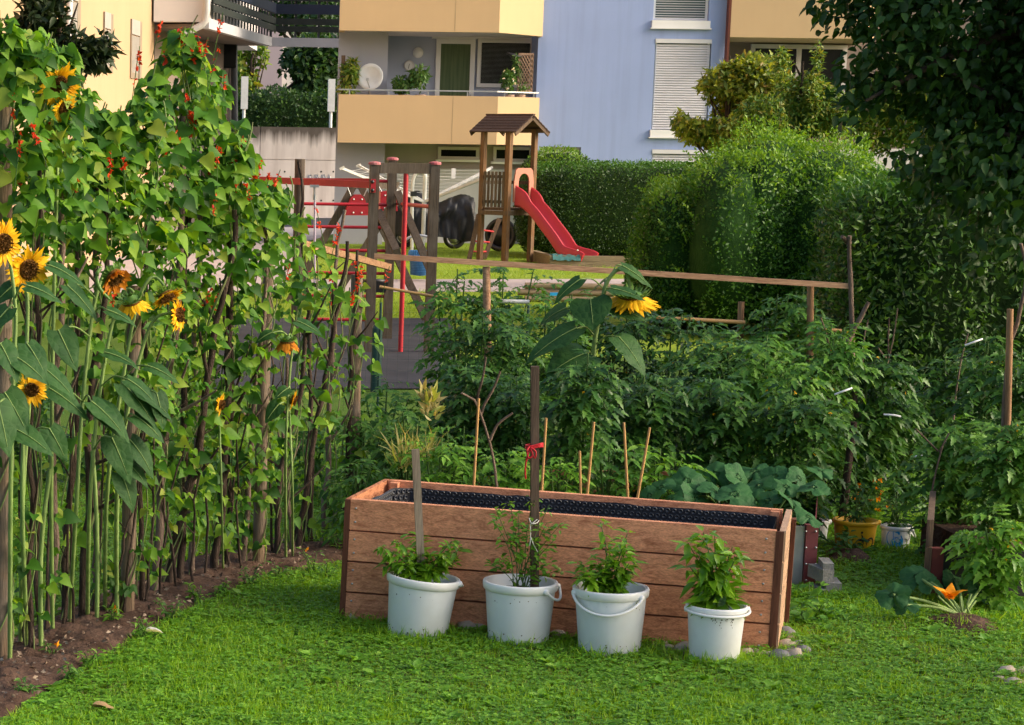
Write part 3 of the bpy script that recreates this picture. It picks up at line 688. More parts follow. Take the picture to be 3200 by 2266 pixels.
# ---------------------------------------------------------------- litter basket
YB2 = 38.5; c = P(941, 588, YB2)
t = thing('litter_basket', 'blue wire litter basket hung on a curved steel stand', 'litter bin', (c[0], YB2, 0))
zt, zb = P(941, 561, YB2)[2], P(941, 618, YB2)[2]
mb = MB(); mb.lathe([(.185, zt-zb), (.165, .02), (.001, .0), ], (c[0], YB2, zb), 20)
for k in range(14): mb.lathe([(.168+.0013*k, 0), (.176+.0013*k, .006), (.168+.0013*k, .014)], (c[0], YB2, zb+.02+k*(zt-zb-.04)/14), 20)
mb.build('basket', M['bluemesh'], t)
mb = MB()
for k in range(30):
    a = k*.21; r = .185; mb.tube([(c[0]+r*math.cos(a), YB2+r*math.sin(a), zt-.0), (c[0]+(r+.012)*math.cos(a+.1), YB2+(r+.012)*math.sin(a+.1), zt-.1-.04*random.random())], .02, 5)
mb.build('bag', plain('blue_bag', (.05,.22,.5), (.04,.17,.4), 9, .4), t)
mb = MB(); arc = [(c[0]+.27*math.cos(a), YB2+.22, P(941, 549, YB2)[2]+.16*math.sin(a)) for a in np.linspace(math.pi, 0, 12)]
mb.tube([(arc[0][0], YB2+.22, 0)]+arc+[(arc[-1][0], YB2+.22, 0)], .022, 8); mb.build('stand', M['steel'], t)
# ---------------------------------------------------------------- rotary clothes airer and carpet frame
YC = 49.5; t = thing('clothes_airer', 'white rotary clothes airer opened on the grass', 'clothes airer', (P(950, 545, YC)[0], YC, 0))
ctr = P(950, 452, YC); hub = np.array([ctr[0], YC, ctr[2]])
mb = MB(); mb.tube([(hub[0], YC, 0), (hub[0], YC, P(950, 388, YC)[2])], .045, 10); mb.build('pole', M['whitemetal'], t)
tips = [P(766, 377, YC-.9), P(803, 371, YC+.9), P(1098, 377, YC+.6), P(1090, 396, YC-1.0)]
for q in tips:
    mb = MB(); mb.bar(hub, q, .055, .055); mb.bar(q-[.05, 0, .02], q+[.05, 0, .03], .05, .05); mb.build('arm', M['whitemetal'], t)
mb = MB()
for f in (.35, .45, .55, .65, .75, .84, .93):
    r = [hub+(q-hub)*f for q in (tips[0], tips[1], tips[2], tips[3])]
    for i in range(4): mb.tube([r[i], (r[i]+r[(i+1) % 4])/2-[0, 0, .02], r[(i+1) % 4]], .0032, 4, cap=False)
mb.build('line', M['white'], t)
mb = MB(); q = P(978, 349, YC); q = P(*z2(893, 1155), YC-.3); mb.box(q-[.05, .01, .12], q+[.04, .01, .1]); mb.build('tag', M['white'], t)
YD = 46.0; t = thing('carpet_rail', 'white tubular carpet beating rail standing beside the clothes airer', 'rail', (P(927, 560, YD)[0], YD, 0))
a, b = P(928, 390, YD), P(952, 389, YD)
mb = MB(); mb.tube(spline([(P(923, 562, YD)[0], YD, 0), (a[0]-.03, YD, a[2]-.4), (a[0], YD, a[2]-.05), ((a[0]+b[0])/2, YD, a[2]+.04), (b[0], YD, b[2]-.05), (b[0], YD, b[2]-.5)], 24), .035, 8); mb.build('tube', M['whitemetal'], t)
mb = MB(); p = P(926, 434, YD); mb.box(p-[.06, .05, .05], p+[.06, .05, .05]); mb.build('clamp', M['black'], t)
# ---------------------------------------------------------------- covered motorbike
YM = 51.0; t = thing('covered_motorbike', 'motorbike under a black tarpaulin parked at the house wall', 'motorbike', (P(980, 540, YM)[0], YM, 0))
out = [(905, 455), (915, 434), (930, 428), (948, 447), (975, 456), (1000, 444), (1028, 436), (1052, 443), (1060, 470), (1058, 505), (1047, 529), (1020, 522), (990, 528), (960, 525), (930, 530), (912, 520), (903, 490)]
XS = np.linspace(880, 1061, 40); top = np.interp(XS, [868, 890, 905, 915, 930, 948, 975, 1000, 1028, 1050, 1057, 1062], [478, 462, 447, 433, 428, 447, 457, 446, 436, 440, 444, 462])
bot = np.interp(XS, [868, 900, 960, 1040, 1050, 1062], [520, 534, 527, 541, 541, 522])
V = []
for x, a, b in zip(XS, top, bot):
    e = min(1, (x-876)/14, (1066-x)/10)
    for k, f in enumerate(np.linspace(0, 1, 26)):
        ang = math.pi*f*1.0; half = .33*max(.25, e)
        y = -math.cos(ang)*half*(1.0+.25*(1-math.sin(ang)))
        z = P(x, b+(a-b)*math.sin(ang)**.4, YM)[2]
        w = noise.noise(Vector((x*.035+z*1.2, z*2.5-x*.02, y*3)))*.10+(.5-abs(noise.noise(Vector((x*.10-z*2.2, z*1.5+x*.03, y*2)))))*.16+noise.noise(Vector((x*.15-z*3, z*5+x*.05, y*5)))*.05
        V.append((P(x, 480, YM)[0]+w*.5, YM+y+w*(-1 if y < 0 else 1), z+w*.3))
mb = MB(); mb.grid(V, 40, 26); mb.build('tarpaulin', M['tarp'], t)
for x, y, r in ((1018, 526, .25), (905, 528, .25)):
    p = P(x, y, YM); mb = MB(); w = MB()
    w.lathe([(r-.09, .05), (r, .05), (r+.01, 0), (r, -.05), (r-.09, -.05), (r-.09, .05)], (p[0], YM, r+.01), 28, (0, 1, 0)); wo = w.build('wheel', M['black'], t)
    mb.lathe([(.03, .03), (r-.1, .02), (r-.1, -.02), (.03, -.03)], (p[0], YM, r+.01), 20, (0, 1, 0)); mb.build('rim', M['steel'], wo)
mb = MB(); mb.tube([P(985, 524, YM-.36), P(1047, 522, YM-.36)], .03, 8); mb.build('exhaust', M['steel'], t)
mb = MB(); p = P(1122, 520, 50); r = .36
mb.lathe([(r-.1, .06), (r, .07), (r+.02, 0), (r, -.07), (r-.1, -.06), (r-.1, .06)], (p[0], 50, r+.01), 24, (.6, 1, 0)); mb.lathe([(.001, .03), (r-.1, .02), (r-.1, -.02), (.001, -.03)], (p[0], 50, r+.01), 20, (.6, 1, 0)); mb.build('tyre', M['black'], loc=(p[0], 50, 0), label='black tyre leaning by the hedge under the slide tower', cat='tyre')
# ---------------------------------------------------------------- slide tower
tw = thing('slide_tower', 'wooden playground tower with a dark shingled roof and a red slide', 'playground tower', (P(1137, 585, 45.5)[0], 45.5, 0))
Fp, Lp, Rp, Bp = P(1137, 520, 45.0), P(1079, 520, 45.5), P(1192, 520, 45.5), None
Fp, Lp, Rp = [np.array([p[0], y, 0]) for p, y in ((Fp, 45.), (Lp, 45.5), (Rp, 45.5))]
Fp[0] = P(1137, 430, 45)[0]; Lp[0] = P(1079.5, 430, 45.5)[0]; Rp[0] = P(1192.5, 430, 45.5)[0]
Bp = Lp+Rp-Fp
e1 = nrm(Fp-Lp); e2 = nrm(Rp-Fp); zpl = P(1120, 466, 45)[2]; zev = P(1137, 292, 45)[2]; zr = P(1137, 257, 45.5)[2]
for p in (Fp, Lp, Rp, Bp):
    mb = MB(); q = np.array([e1, e2])*.048
    mb.hexa([p+s*q[0]+r*q[1] for s, r in ((-1,-1),(1,-1),(1,1),(-1,1))]+[p+s*q[0]+r*q[1]+[0, 0, zev+.03] for s, r in ((-1,-1),(1,-1),(1,1),(-1,1))]); mb.build('post', M['towerwood'], tw)
c = (Lp+Rp)/2; hl = np.linalg.norm(Fp-Lp)/2; hw = np.linalg.norm(Rp-Fp)/2
# ridge runs along e1 (left-front to right ... ), gables face e1
def RP(u, v, z): return c+e1*u+e2*v+[0, 0, z]
roof = MB(); hu, hv = .60, .52
zze = zev-.02
def rz(a): return zr-(zr-zze)*a
for s_ in (1, -1):
    for k in range(6):
        a0, a1 = k/6, (k+1)/6+.02
        q = [RP(-hu, s_*hv*a0, rz(a0)), RP(hu, s_*hv*a0, rz(a0)), RP(hu, s_*hv*a1, rz(a1)+.014), RP(-hu, s_*hv*a1, rz(a1)+.014)]
        roof.hexa([p-np.array([0, 0, .022]) for p in q]+q)
roof.bar(RP(-hu-.01, 0, zr+.005), RP(hu+.01, 0, zr+.005), .07, .03)
M['shingle'] = woodmat('dark_shingle', (.075,.05,.042), (.045,.032,.028), 0, .9, False, isl=.3)
ro_ = roof.build('roof', M['shingle'], tw)
mb = MB()
for s_ in (1, -1):
    for u in (hu-.03, -hu+.03):
        mb.bar(RP(u, s_*.02, zr-.06), RP(u, s_*hv, zze-.05), .03, .09)
    mb.bar(RP(-hu+.05, s_*(hw), zev), RP(hu-.05, s_*(hw), zev), .05, .08)
mb.build('rafter', M['darkwood'], ro_)
# platform, slatted railing, arched entry panel
mb = MB(); q = [Lp, Fp, Rp, Bp]; cc = c
mb.prism([cc+(p-cc)*1.02+[0, 0, zpl-.05] for p in q], (0, 0, .05))
for a, b in ((Lp, Fp), (Fp, Rp)): mb.bar(a+(0, 0, zpl-.1)+nrm(a-c)*.05, b+(0, 0, zpl-.1)+nrm(b-c)*.05, .05, .09)
mb.build('platform', M['darkwood'], tw)
mb = MB(); zt = P(1110, 384, 45.2)[2]
for f in np.linspace(.14, .86, 6):
    p = Lp+(Fp-Lp)*f-e2*.03; mb.bar(p+[0, 0, zpl+.01], p+[0, 0, zt], .058, .022, e2)
mb.bar(Lp-e2*.005+[0, 0, zt-.1], Fp-e2*.005+[0, 0, zt-.1], .03, .06); mb.bar(Lp-e2*.005+[0, 0, zpl+.12], Fp-e2*.005+[0, 0, zpl+.12], .03, .06)
mb.build('railing', M['playwood'], tw)
mb = MB(); zt = P(1160, 376, 45.2)[2]; zi = P(1160, 388, 45.2)[2]; zb = zpl+.12
m_ = (Fp+Rp)/2+e1*.06; hwid = .30; inn_ = .165
N_ = 9; arcs = [(inn_*math.cos(a), zi-inn_+inn_*math.sin(a)) for a in np.linspace(math.pi, 0, N_)]
outs = [(-hwid, zi-inn_)]+[(-hwid+.04, zt-.05), (-hwid+.1, zt), (-.07, zt), (0, zt), (.07, zt), (hwid-.1, zt), (hwid-.04, zt-.05)]+[(hwid, zi-inn_)]
pts = [(-inn_, zb)]+arcs+[(inn_, zb)]; oo = [(-hwid, zb)]+outs+[(hwid, zb)]
for i in range(len(pts)-1):
    q = [m_+e2*u+[0, 0, z] for u, z in (oo[i], oo[i+1], pts[i+1], pts[i])]
    mb.hexa([p+e1*.03 for p in q]+q)
mb.build('entry_panel', M['salmon'], tw)
mb = MB(); m2 = (Lp+Bp)/2
mb.bar(Lp+[0, 0, zpl+.5], Bp+[0, 0, zpl+.5], .03, .07)
mb.bar(Bp+[0, 0, zpl+.5], Rp+[0, 0, zpl+.5], .03, .07)
mb.build('rear_railing', M['playwood'], tw)
# ladder at the back
mb = MB(); la, lb = P(1072, 480, 46.2), P(1118, 490, 46.6); ga, gb = G(1046, 581), G(1087, 582)
for a, b in ((la, ga), (lb, gb)): mb.bar(a, (b[0], a[1]-.2, 0), .09, .06, (0, 1, 0))
ld = mb.build('ladder', M['darkwood'], tw)
mb = MB()
for y in (512, 538, 561):
    f = (y-480)/100; p = la+(np.array([ga[0], la[1]-.2, 0])-la)*f; q = lb+(np.array([gb[0], lb[1]-.2, 0])-lb)*f
    mb.tube([p, q], .02, 6)
mb.build('rung', M['redpaint'], ld)
# slide: swept chute
sdir = nrm(e1+e2*.12); wdir = np.array([-sdir[1], sdir[0], 0])
st0 = (Fp+Rp)/2+e1*.05+[0, 0, 0]
endp = P(1308, 566, 44.0)
run = (endp[:2]-st0[:2])@sdir[:2]
prof = [(0, zpl+.06), (.12, zpl+.05), (.26, zpl-.03), (.42, zpl-.17), (.6, zpl-.36), (.85, zpl-.62), (1.02, .27), (1.16, .19), (1.32, .165), (1.5, .15), (1.6, .12)]
kx = run/1.6; pp = spline([(a*kx, 0, b) for a, b in prof], 48)
V = []; sec = [(-.27, .0), (-.26, .19), (-.235, .2), (-.215, .17), (-.19, .03), (-.12, .0), (0, -.012), (.12, .0), (.19, .03), (.215, .17), (.235, .2), (.26, .19), (.27, .0), (.2, -.04), (0, -.05), (-.2, -.04)]
for i, p in enumerate(pp):
    f = i/47; tt = pp[min(47, i+1)]-pp[max(0, i-1)]; tt = nrm(tt); nrmv = np.array([-tt[2]*sdir[0], -tt[2]*sdir[1], tt[0]])
    sc_ = 1.35-1.1*min(1, f*6) if False else 1
    hs = 1+1.1*max(0, 1-f*5) - .25*max(0, (f-.75)*4)
    for a, b in sec: V.append(st0+sdir*p[0]+[0, 0, p[2]]+wdir*a*(1+.12*max(0, f-.75)*4)+nrmv*b*(hs if b > .05 else 1))
mb = MB(); V = np.array(V).reshape(48, 16, 3); V = np.concatenate([V, V[:, :1]], 1); mb.grid(V.reshape(-1, 3), 48, 17)
mb.add(V[-1, :16], [list(range(16))]); mb.add(V[0, :16], [list(range(16))[::-1]])
sl = mb.build('slide', M['red'], tw)
mb = MB(); p = P(*z5(1720, 175), 43.7); mb.lathe([(.016, 0), (.014, .01), (.001, .012)], p, 8, (0, -1, 0)); mb.build('bolt', M['white'], sl)
# ---------------------------------------------------------------- sandbox and border timbers
t = thing('sandbox', 'low timber sandbox edge under the end of the slide', 'sandbox', G(1350, 596))
for k in range(2):
    mb = MB(); y = G(1240, 597)[1]; a = P(1231, 590, y)[0]; b = P(1500, 590, y)[0]; mb.box((a, y, .003+k*.11), (b+.4, y+.12, .108+k*.11)); mb.build('timber', M['sleeper'], t)
mb = MB(); mb.box((a, y+.121, .003), (a+.12, y+2.2, .215)); mb.build('timber', M['sleeper'], t)
mb = MB()
Vv = []
for i in range(14):
    for j in range(8): Vv.append((a+.05+i*.042+.02*noise.noise(Vector((i, j, 0))), y-.05+j*.06, .225+.05*noise.noise(Vector((i*.6, j*.6, 3)))-(.1 if j == 0 else 0)))
mb.grid(Vv, 14, 8); mb.build('tarpaulin', M['teal'], loc=(a, y, .22), label='crumpled dark teal tarpaulin lying on the sandbox corner', cat='tarpaulin')
t = thing('border_timbers', 'stacked grey border timbers between playground path and garden', 'timber edging', G(1300, 690))
yb = G(1300, 678)[1]
for k in range(3):
    mb = MB(); a = P(1175-15*(k % 2), 665, yb)[0]; b = P(1600, 665, yb)[0]; z = .05+k*.098; mb.tube([(a, yb+.01*(k % 2), z), (b, yb+.01*(k % 2), z)], .048, 10); mb.build('timber', M['sleeper'], t)
mb = MB(); mb.box(P(1232, 662, yb-.16), P(1251, 655, yb-.12)); mb.build('scoop', M['blue'], loc=P(1240, 660, yb-.14), label='small bright blue plastic scoop on the border timbers', cat='toy')
# ---------------------------------------------------------------- thin garden fence
t = thing('wire_fence', 'thin green wire mesh fence between garden and playground', 'fence', (P(1000, 900, 19)[0], 19, 0))
mb = MB(); xa_, xb_ = P(560, 800, 19)[0], P(1500, 800, 19)[0]
for z in np.arange(.1, .98, .1): mb.tube([(xa_, 19, z), (xb_, 19, z)], .0009, 3, cap=False)
for x in np.arange(xa_, xb_, .09): mb.tube([(x, 19.003, .05), (x, 19.003, .95)], .0008, 3, cap=False)
mb.build('mesh', M['greenpost'], t)
for x in (P(850, 800, 19)[0], P(1180, 800, 19)[0]): mb = MB(); mb.tube([(x, 19.03, 0), (x, 19.03, .98)], .012, 8); mb.build('post', M['greenpost'], t)
# ---------------------------------------------------------------- raised bed
A_ = G(759, 1393); B_ = G(1737, 1468)
FL = P(773, 1117, A_[1]); FR = P(1757, 1190, B_[1])
BL = G(862, 1072, FL[2]); BR = G(1771, 1141, FR[2])
cor = dict(a=(A_, B_), t=(FL, FR)); bb_ = (A_+(BL-FL), B_+(BR-FR))
def BX(u, v, w):
    f = A_+(B_-A_)*u; g = FL+(FR-FL)*u; fb = bb_[0]+(bb_[1]-bb_[0])*u; gb = BL+(BR-BL)*u
    lo = f+(fb-f)*v; hi = g+(gb-g)*v
    return lo+(hi-lo)*w
def bslab(mb, u0, u1, v0, v1, w0, w1, mi=0):
    return mb.hexa([BX(u, v, w) for w in (w0, w1) for u, v in ((u0, v0), (u1, v0), (u1, v1), (u0, v1))], mi)
LB = np.linalg.norm(B_-A_); WB = np.linalg.norm(BL-FL); HB = np.linalg.norm(FL-A_)
tu, tv = .042/LB, .042/WB
bed = thing('raised_bed', 'new reddish larch raised bed lined with black dimpled membrane', 'raised bed', A_)
def boards(name, u0, u1, v0, v1, mat, n=4, edge=.016):
    mb = MB(); g = .0045/HB
    for k in range(n):
        w0, w1 = k/n+g, (k+1)/n-g*(k < n-1)
        bslab(mb, u0, u1, v0, v1, w0, w1)
    return mb.build(name, mat, bed)
fp = boards('front_panel', .0135, .982, 0, tv, M['larch'])
boards('back_panel', .0135, .982, 1-tv, 1, M['larch'])
M['larch_y'] = woodmat('larch_side', (.40,.17,.085), (.20,.068,.034), 1, .75, isl=.22)
boards('end_panel', .0, tu*.55, .02, 1, M['larch_y'])
M['larch_pale'] = woodmat('larch_pale_side', (.52,.34,.22), (.40,.22,.13), 2, .75, isl=.12)
boards('end_panel', .9995-tu*.5, 1.003, .012, 1, M['larch_pale'])
mb = MB(); bslab(mb, 0, .0132, -.004, .0195, 0, .995); mb.build('corner_post', M['larch_end'], bed)
mb = MB(); bslab(mb, .9823, .999, -.004, .011, 0, .995); mb.build('corner_post', M['larch_end'], bed)
mb = MB(); bslab(mb, 1.004, 1.014, .93, 1.03, 0, .93); mb.build('corner_post', M['larch_end'], bed)
for u in (tu*1.2, 1-tu*2.2):
    mb = MB(); bslab(mb, u, u+tu, 1-2.2*tv, 1-tv*1.01, .2, .992); mb.build('inner_post', M['larch'], bed)
# screws
nf = nrm(np.cross(B_-A_, FL-A_))
if nf[1] > 0: nf = -nf
for k in range(4):
    for dw in (.07, .18):
        for u in (.027, .962): mb = MB(); mb.lathe([(.0055, 0), (.005, .0025), (.001, .003)], BX(u, 0, k/4+dw), 8, nf); mb.build('screw', M['steel'], fp)
# membrane with dimples
mb = MB(); V = []
il, ir, jf, jb = tu*1.4, 1-tu*1.4, tv*1.25, 1-tv*2.3
def liner(pts, top, bot, nu):
    Vv = []
    for i in range(nu):
        f = i/(nu-1)
        for k in range(5):
            u = pts[0][0]+(pts[1][0]-pts[0][0])*f; v = pts[0][1]+(pts[1][1]-pts[0][1])*f
            w = top+.012*noise.noise(Vector((u*30, v*5, 1)))+(bot-top)*k/4
            Vv.append(BX(u, v, w))
    mb.grid(Vv, nu, 5)
mids = [(il+.012, jf+.06), (il+.012, jb-.12), (il+.05, jb), (ir-.02, jb), (ir, jb-.06), (ir, jf)]
for a, b in zip(mids[:-1], mids[1:]): liner((a, b), .965, .2, 30 if abs(a[0]-b[0]) > .2 else 8)
liner(((il+.012, jf+.06), (ir, jf+.02)), .95, .2, 20)
mb.quads([BX(il, jf, .21), BX(ir, jf, .21), BX(ir, jb, .21), BX(il, jb, .21)])
ln = mb.build('liner', M['liner'], bed)
mb = MB()
for (a, b) in (((il+.05, jb), (ir-.02, jb)), ((il+.012, jf+.06), (il+.012, jb-.12)), ((il+.012, jb-.12), (il+.05, jb))):
    pa, pb = BX(*a, 0), BX(*b, 0); L_ = np.linalg.norm(pb-pa); dd = nrm(pb-pa); nn_ = np.array([dd[1], -dd[0], 0])
    if nn_@(BX(.5, .3, 0)-pa) < 0: nn_ = -nn_
    for r in range(11):
        for q in np.arange(.012+.015*(r % 2), L_, .031):
            f = q/L_; p = BX(a[0]+(b[0]-a[0])*f, a[1]+(b[1]-a[1])*f, .94-r*.05)
            mb.lathe([(.0125, .0), (.0115, .009), (.0085, .0095), (.0065, .004), (.001, .003)], p, 9, nn_)
mb.build('dimples', M['liner'], ln)
# ---------------------------------------------------------------- buckets and plants in them
def bucket(name, label, cx, yrim, wr, ybase, tilt, mats, hang, group, rim_h=.036, taper=.86, base=None, mark=None):
    b = G(cx, ybase) if base is None else base
    Y = b[1]; R = PX(wr/2, Y)
    top = P(cx, yrim, Y)[2]; ax = nrm(np.array([tilt, 0, 1.0])); h = top/ax[2]
    t = thing(name, label, 'bucket', b, group)
    mb = MB(); rb = R*.93
    mb.lathe([(rb*taper*.97, 0.0), (rb*taper, .008), (rb, h-rim_h), (rb, h-.004), (rb-.006, h-.004), (rb*.93-.01, .04)], b+ax*.002, 48, ax); mb.build('body', mats[0], t)
    mb = MB(); mb.lathe([(rb+.001, h-rim_h-.006), (R*.985, h-rim_h), (R, h-rim_h*.55), (R, h-.006), (R*.985, h), (R*.94, h+.001), (R*.93, h-.012)], b, 48, ax); mb.build('rim', mats[1], t)
    mb = MB(); V = [b+ax*(h-.055)]
    n = 24; rs = [.25, .5, .75, .97]
    for r in rs:
        for a in np.arange(n)*2*math.pi/n: V.append(b+ax*(h-.055+.014*noise.noise(Vector((r*5*math.cos(a), r*5*math.sin(a), cx))))+np.array([math.cos(a), math.sin(a), 0])*r*rb*.97)
    Fq = []
    for k in range(3):
        for i in range(n): Fq.append((1+k*n+i, 1+k*n+(i+1) % n, 1+(k+1)*n+(i+1) % n, 1+(k+1)*n+i))
    mb.add(V, Fq, 0, True); mb.add(V[:n+1], [(0, 1+i, 1+(i+1) % n) for i in range(n)], 0, True); mb.build('soil', M['potsoil'], t)
    # wire-less plastic handle: from clip a1 to clip a2 round the front
    a1, a2, sag = hang
    z = h-rim_h*.7
    def rp(a, rr, zz): return b+ax*zz+np.array([math.cos(a)*rr, math.sin(a)*rr, 0])
    pts = [rp(a1+(a2-a1)*f, R+.008+.006*math.sin(math.pi*f), z-sag*math.sin(math.pi*f)**.8) for f in np.linspace(0, 1, 20)]
    mb = MB(); mb.tube(pts, .0065, 8); mb.build('handle', mats[1], t)
    for a in (a1, a2):
        mb = MB(); mb.lathe([(.014, -.004), (.014, .01), (.006, .013), (.001, .013)], rp(a, R, z), 10, (math.cos(a), math.sin(a), 0)); mb.build('clip', mats[1], t)
    return b, ax, h, rb, t
WM = (M['bucket'], M['bucket_rim'])
rad = math.radians
gB = 'white buckets in front of the raised bed'
b1 = bucket('bucket', 'leaning white bucket of low herbs with a wooden slat in it', 933, 1289, 168, 1424, .085, WM, (rad(-22), rad(80), .03), gB)
b2 = bucket('bucket', 'white bucket with bare dark soil and a dark stake tied with red ribbon', 1160, 1300, 170, 1440, .0, WM, (rad(-58), rad(0), .045), gB)
b3 = bucket('bucket', 'white bucket with its handle hanging slanted across the front', 1364, 1314, 172, 1461, -.02, WM, (rad(-172), rad(-50), .075), gB)
b4 = bucket('bucket', 'smallest white bucket, with a tall light green pepper plant and dribbles under its rim', 1598, 1353, 138, 1480, -.0, WM, (rad(185), rad(355), .01), gB, .028)
# dribbles of dried mud on the small bucket
mb = MB()
for a, l in ((-95, .05), (-105, .03), (-72, .025), (-70, .05), (-83, .02), (-112, .02)):
    p = b4[0]; r = b4[3]+.0012
    for k in range(5):
        z = b4[2]-.034-l*k/4
        rr = r*(1-.14*(1-z/b4[2])); an = rad(a+2*math.sin(k*2+a))
        mb.lathe([(.001, .001), (.0045-.0006*k, .0008)], p+[math.cos(an)*rr, math.sin(an)*rr, z], 6, (math.cos(an), math.sin(an), 0))
mb.build('dirt', M['potsoil'], b4[4])
for bk, k_ in ((b1, 26), (b2, 40), (b3, 24)):
    mb = MB()
    for q in range(k_):
        lowp = U(0, 1) < .7; z = U(.01, .07) if lowp else bk[2]-U(.04, .09); an = U(-2.9, -.2); r = bk[3]*(.86+.14*z/bk[2])+.0012; s = U(.0015, .0042)
        mb.lathe([(.0005, .0008), (s, .0005)], bk[0]+bk[1]*z+np.array([math.cos(an)*r, math.sin(an)*r, 0]), 6, (math.cos(an), math.sin(an), 0))
    o = mb.build('dirt_splashes', M['soil'], bk[4]); o['kind'] = 'stuff'
def bush(name, label, cat, base, stems, T, size, per, mat, group=None, stemr=.004, spread=.05, droop=.5, smat='stemdk', start=.25, whorl=True, flowers=None):
    """stems: list of lists of points; leaves in whorls along each"""
    t = thing(name, label, cat, base, group); sm = MB(); fm = MB()
    for st in stems:
        sp = spline(st, 14); sm.tube(sp, np.linspace(stemr, stemr*.5, 14), 5)
        n = per; f = start+(1-start)*np.sqrt(U(0, 1, n)) if not whorl else start+(1-start)*np.repeat(np.linspace(0, 1, max(2, n//4)), 4)[:n]
        n = len(f); i = np.clip((f*13).astype(int), 0, 12); fr = (f*13-i)[:, None]
        pos = sp[i]*(1-fr)+sp[i+1]*fr
        d = rdir(n); d[:, 2] = U(-droop, .45, n); d = nrm(d)
        nor = nrm(np.stack([U(-.35, .35, n), U(-.5, .1, n), np.ones(n)], 1))
        s = size*U(.6, 1.15, n)*(1.1-.35*f)
        scatter(fm, T, pos+d*spread*U(.1, 1, n)[:, None], d, nor, s)
    sm.build('stem', M[smat], t); o = fm.build('foliage', M[mat], t)
    if flowers:
        k, col, fs = flowers; mb = MB(); pts = np.concatenate([spline(s, 14)[9:] for s in stems]); c = pts[rng.integers(0, len(pts), k)]+rdir(k)*spread
        for j in range(5): scatter(mb, OVAL, c, nrm(rdir(k)+[0, -.6, .3]), rdir(k), fs)
        mb.build('flowers', M[col], t)
    return t
def fan(base, px_tips, Yb, dy=.1, mid=.0):
    out = []
    for x, y in px_tips:
        q = P(x, y, Yb+U(-dy, dy)); m_ = base*.45+q*.55; m_[:2] = base[:2]*.6+q[:2]*.4
        out.append([base+np.array([U(-.03, .03), U(-.03, .03), 0]), m_, q])
    return out
def bt(b, f=.0): return b[0]+b[1]*(b[2]-.05)
c = bt(b1); bush('herb_plant', 'low bushy green herbs in the leaning bucket', 'plant', c, fan(c, [(855, 1222), (870, 1245), (890, 1212), (905, 1262), (940, 1200), (930, 1222), (965, 1240), (990, 1250), (1012, 1212), (1035, 1225), (1020, 1258), (862, 1265), (950, 1262)], c[1], .09), LANCE, .075, 40, 'pepper', spread=.025, start=.3)
c = bt(b2); bush('tomato_plant', 'spindly small-leaved plant tied to the dark stake in the bucket', 'plant', c, fan(c, [(1105, 1165), (1110, 1140), (1140, 1120), (1195, 1110), (1230, 1130), (1255, 1175), (1240, 1210), (1150, 1190), (1225, 1170), (1100, 1262), (1120, 1250), (1240, 1280), (1225, 1262), (1185, 1180), (1160, 1150), (1215, 1230)], c[1], .06), OVAL, .042, 24, 'herb', stemr=.0028, spread=.028, start=.25, whorl=False)
c = bt(b3); bush('basil_plant', 'bushy bright green plant with two taller shoots in the third bucket', 'plant', c, fan(c, [(1345, 1170), (1405, 1195), (1355, 1230), (1300, 1262), (1315, 1285), (1395, 1240), (1408, 1262), (1340, 1260), (1380, 1290), (1350, 1290), (1295, 1290), (1400, 1212)], c[1], .08), LANCE, .085, 34, 'pepper', spread=.03, start=.2)
c = bt(b4); bush('pepper_plant', 'light green pepper plant with long pointed leaves in the smallest bucket', 'plant', c, fan(c, [(1540, 1215), (1575, 1192), (1600, 1195), (1640, 1225), (1650, 1245), (1560, 1240), (1620, 1240), (1545, 1270), (1645, 1280), (1590, 1260), (1600, 1300)], c[1], .06), LANCE, .12, 24, 'pepper', spread=.03, start=.25, droop=.9)
# small fruits on the tied plant
mb = MB()
for x, y in ((1252, 1275), (1258, 1283), (1240, 1288), (1245, 1270)):
    p = P(x, y, b2[0][1]-.1); mb.lathe([(.001, .009), (.007, .006), (.009, 0), (.007, -.006), (.001, -.009)], p, 10)
mb.build('tomato', leafmat('green_fruit', [(.25,.32,.06), (.3,.35,.08)], .1), loc=P(1250, 1278, b2[0][1]-.1), label='tiny pale green tomatoes hanging over the rim of the bucket with the dark stake', cat='tomatoes')
# slat and stake in the buckets
c = bt(b1); mb = MB(); p = P(930, 1006, c[1]+.02); q = P(944, 1290, c[1]+.02)
mb.bar(q, p, .036, .016, (0, 1, .1)); mb.build('slat', M['slat'], loc=q, label='pale grey wooden slat standing in the leaning bucket', cat='slat')
c = bt(b2); st = thing('stake', 'dark wooden stake standing in the bucket of bare soil', 'stake', P(1197, 1308, c[1]+.03))
mb = MB(); mb.bar(P(1197, 1315, c[1]+.03), P(1197.5, 820, c[1]+.03), .037, .03, (0, 1, .02)); mb.build('shaft', M['stake'], st)
Ys = c[1]
mb = MB()
for k in range(3):
    y = 996+k*3.5; mb.tube(spline([P(1178, y+2, Ys+.02), P(1184, y+3, Ys-.01), P(1197, y+1.5-k, Ys-.012), P(1212, y-3, Ys-.005), P(1213, y-2, Ys+.04), P(1180, y, Ys+.055), P(1178, y+2, Ys+.02)], 24), .004, 6)
mb.tube(spline([P(1186, 1000, Ys-.012), P(1180, 1010, Ys-.03), P(1184, 1026, Ys-.03), P(1193, 1018, Ys-.03), P(1188, 1003, Ys-.02), P(1200, 1012, Ys-.03), P(1197, 1026, Ys-.03), P(1188, 1006, Ys-.02)], 30), .004, 6)
mb.tube(spline([P(1187, 1003, Ys-.015), P(1180, 1025, Ys-.02), P(1176, 1050, Ys-.01), P(1177, 1072, Ys)], 14), .0042, 6)
rib = mb.build('ribbon', M['ribbon'], loc=P(1190, 1005, Ys), label='red ribbon knotted around the dark stake', cat='ribbon')
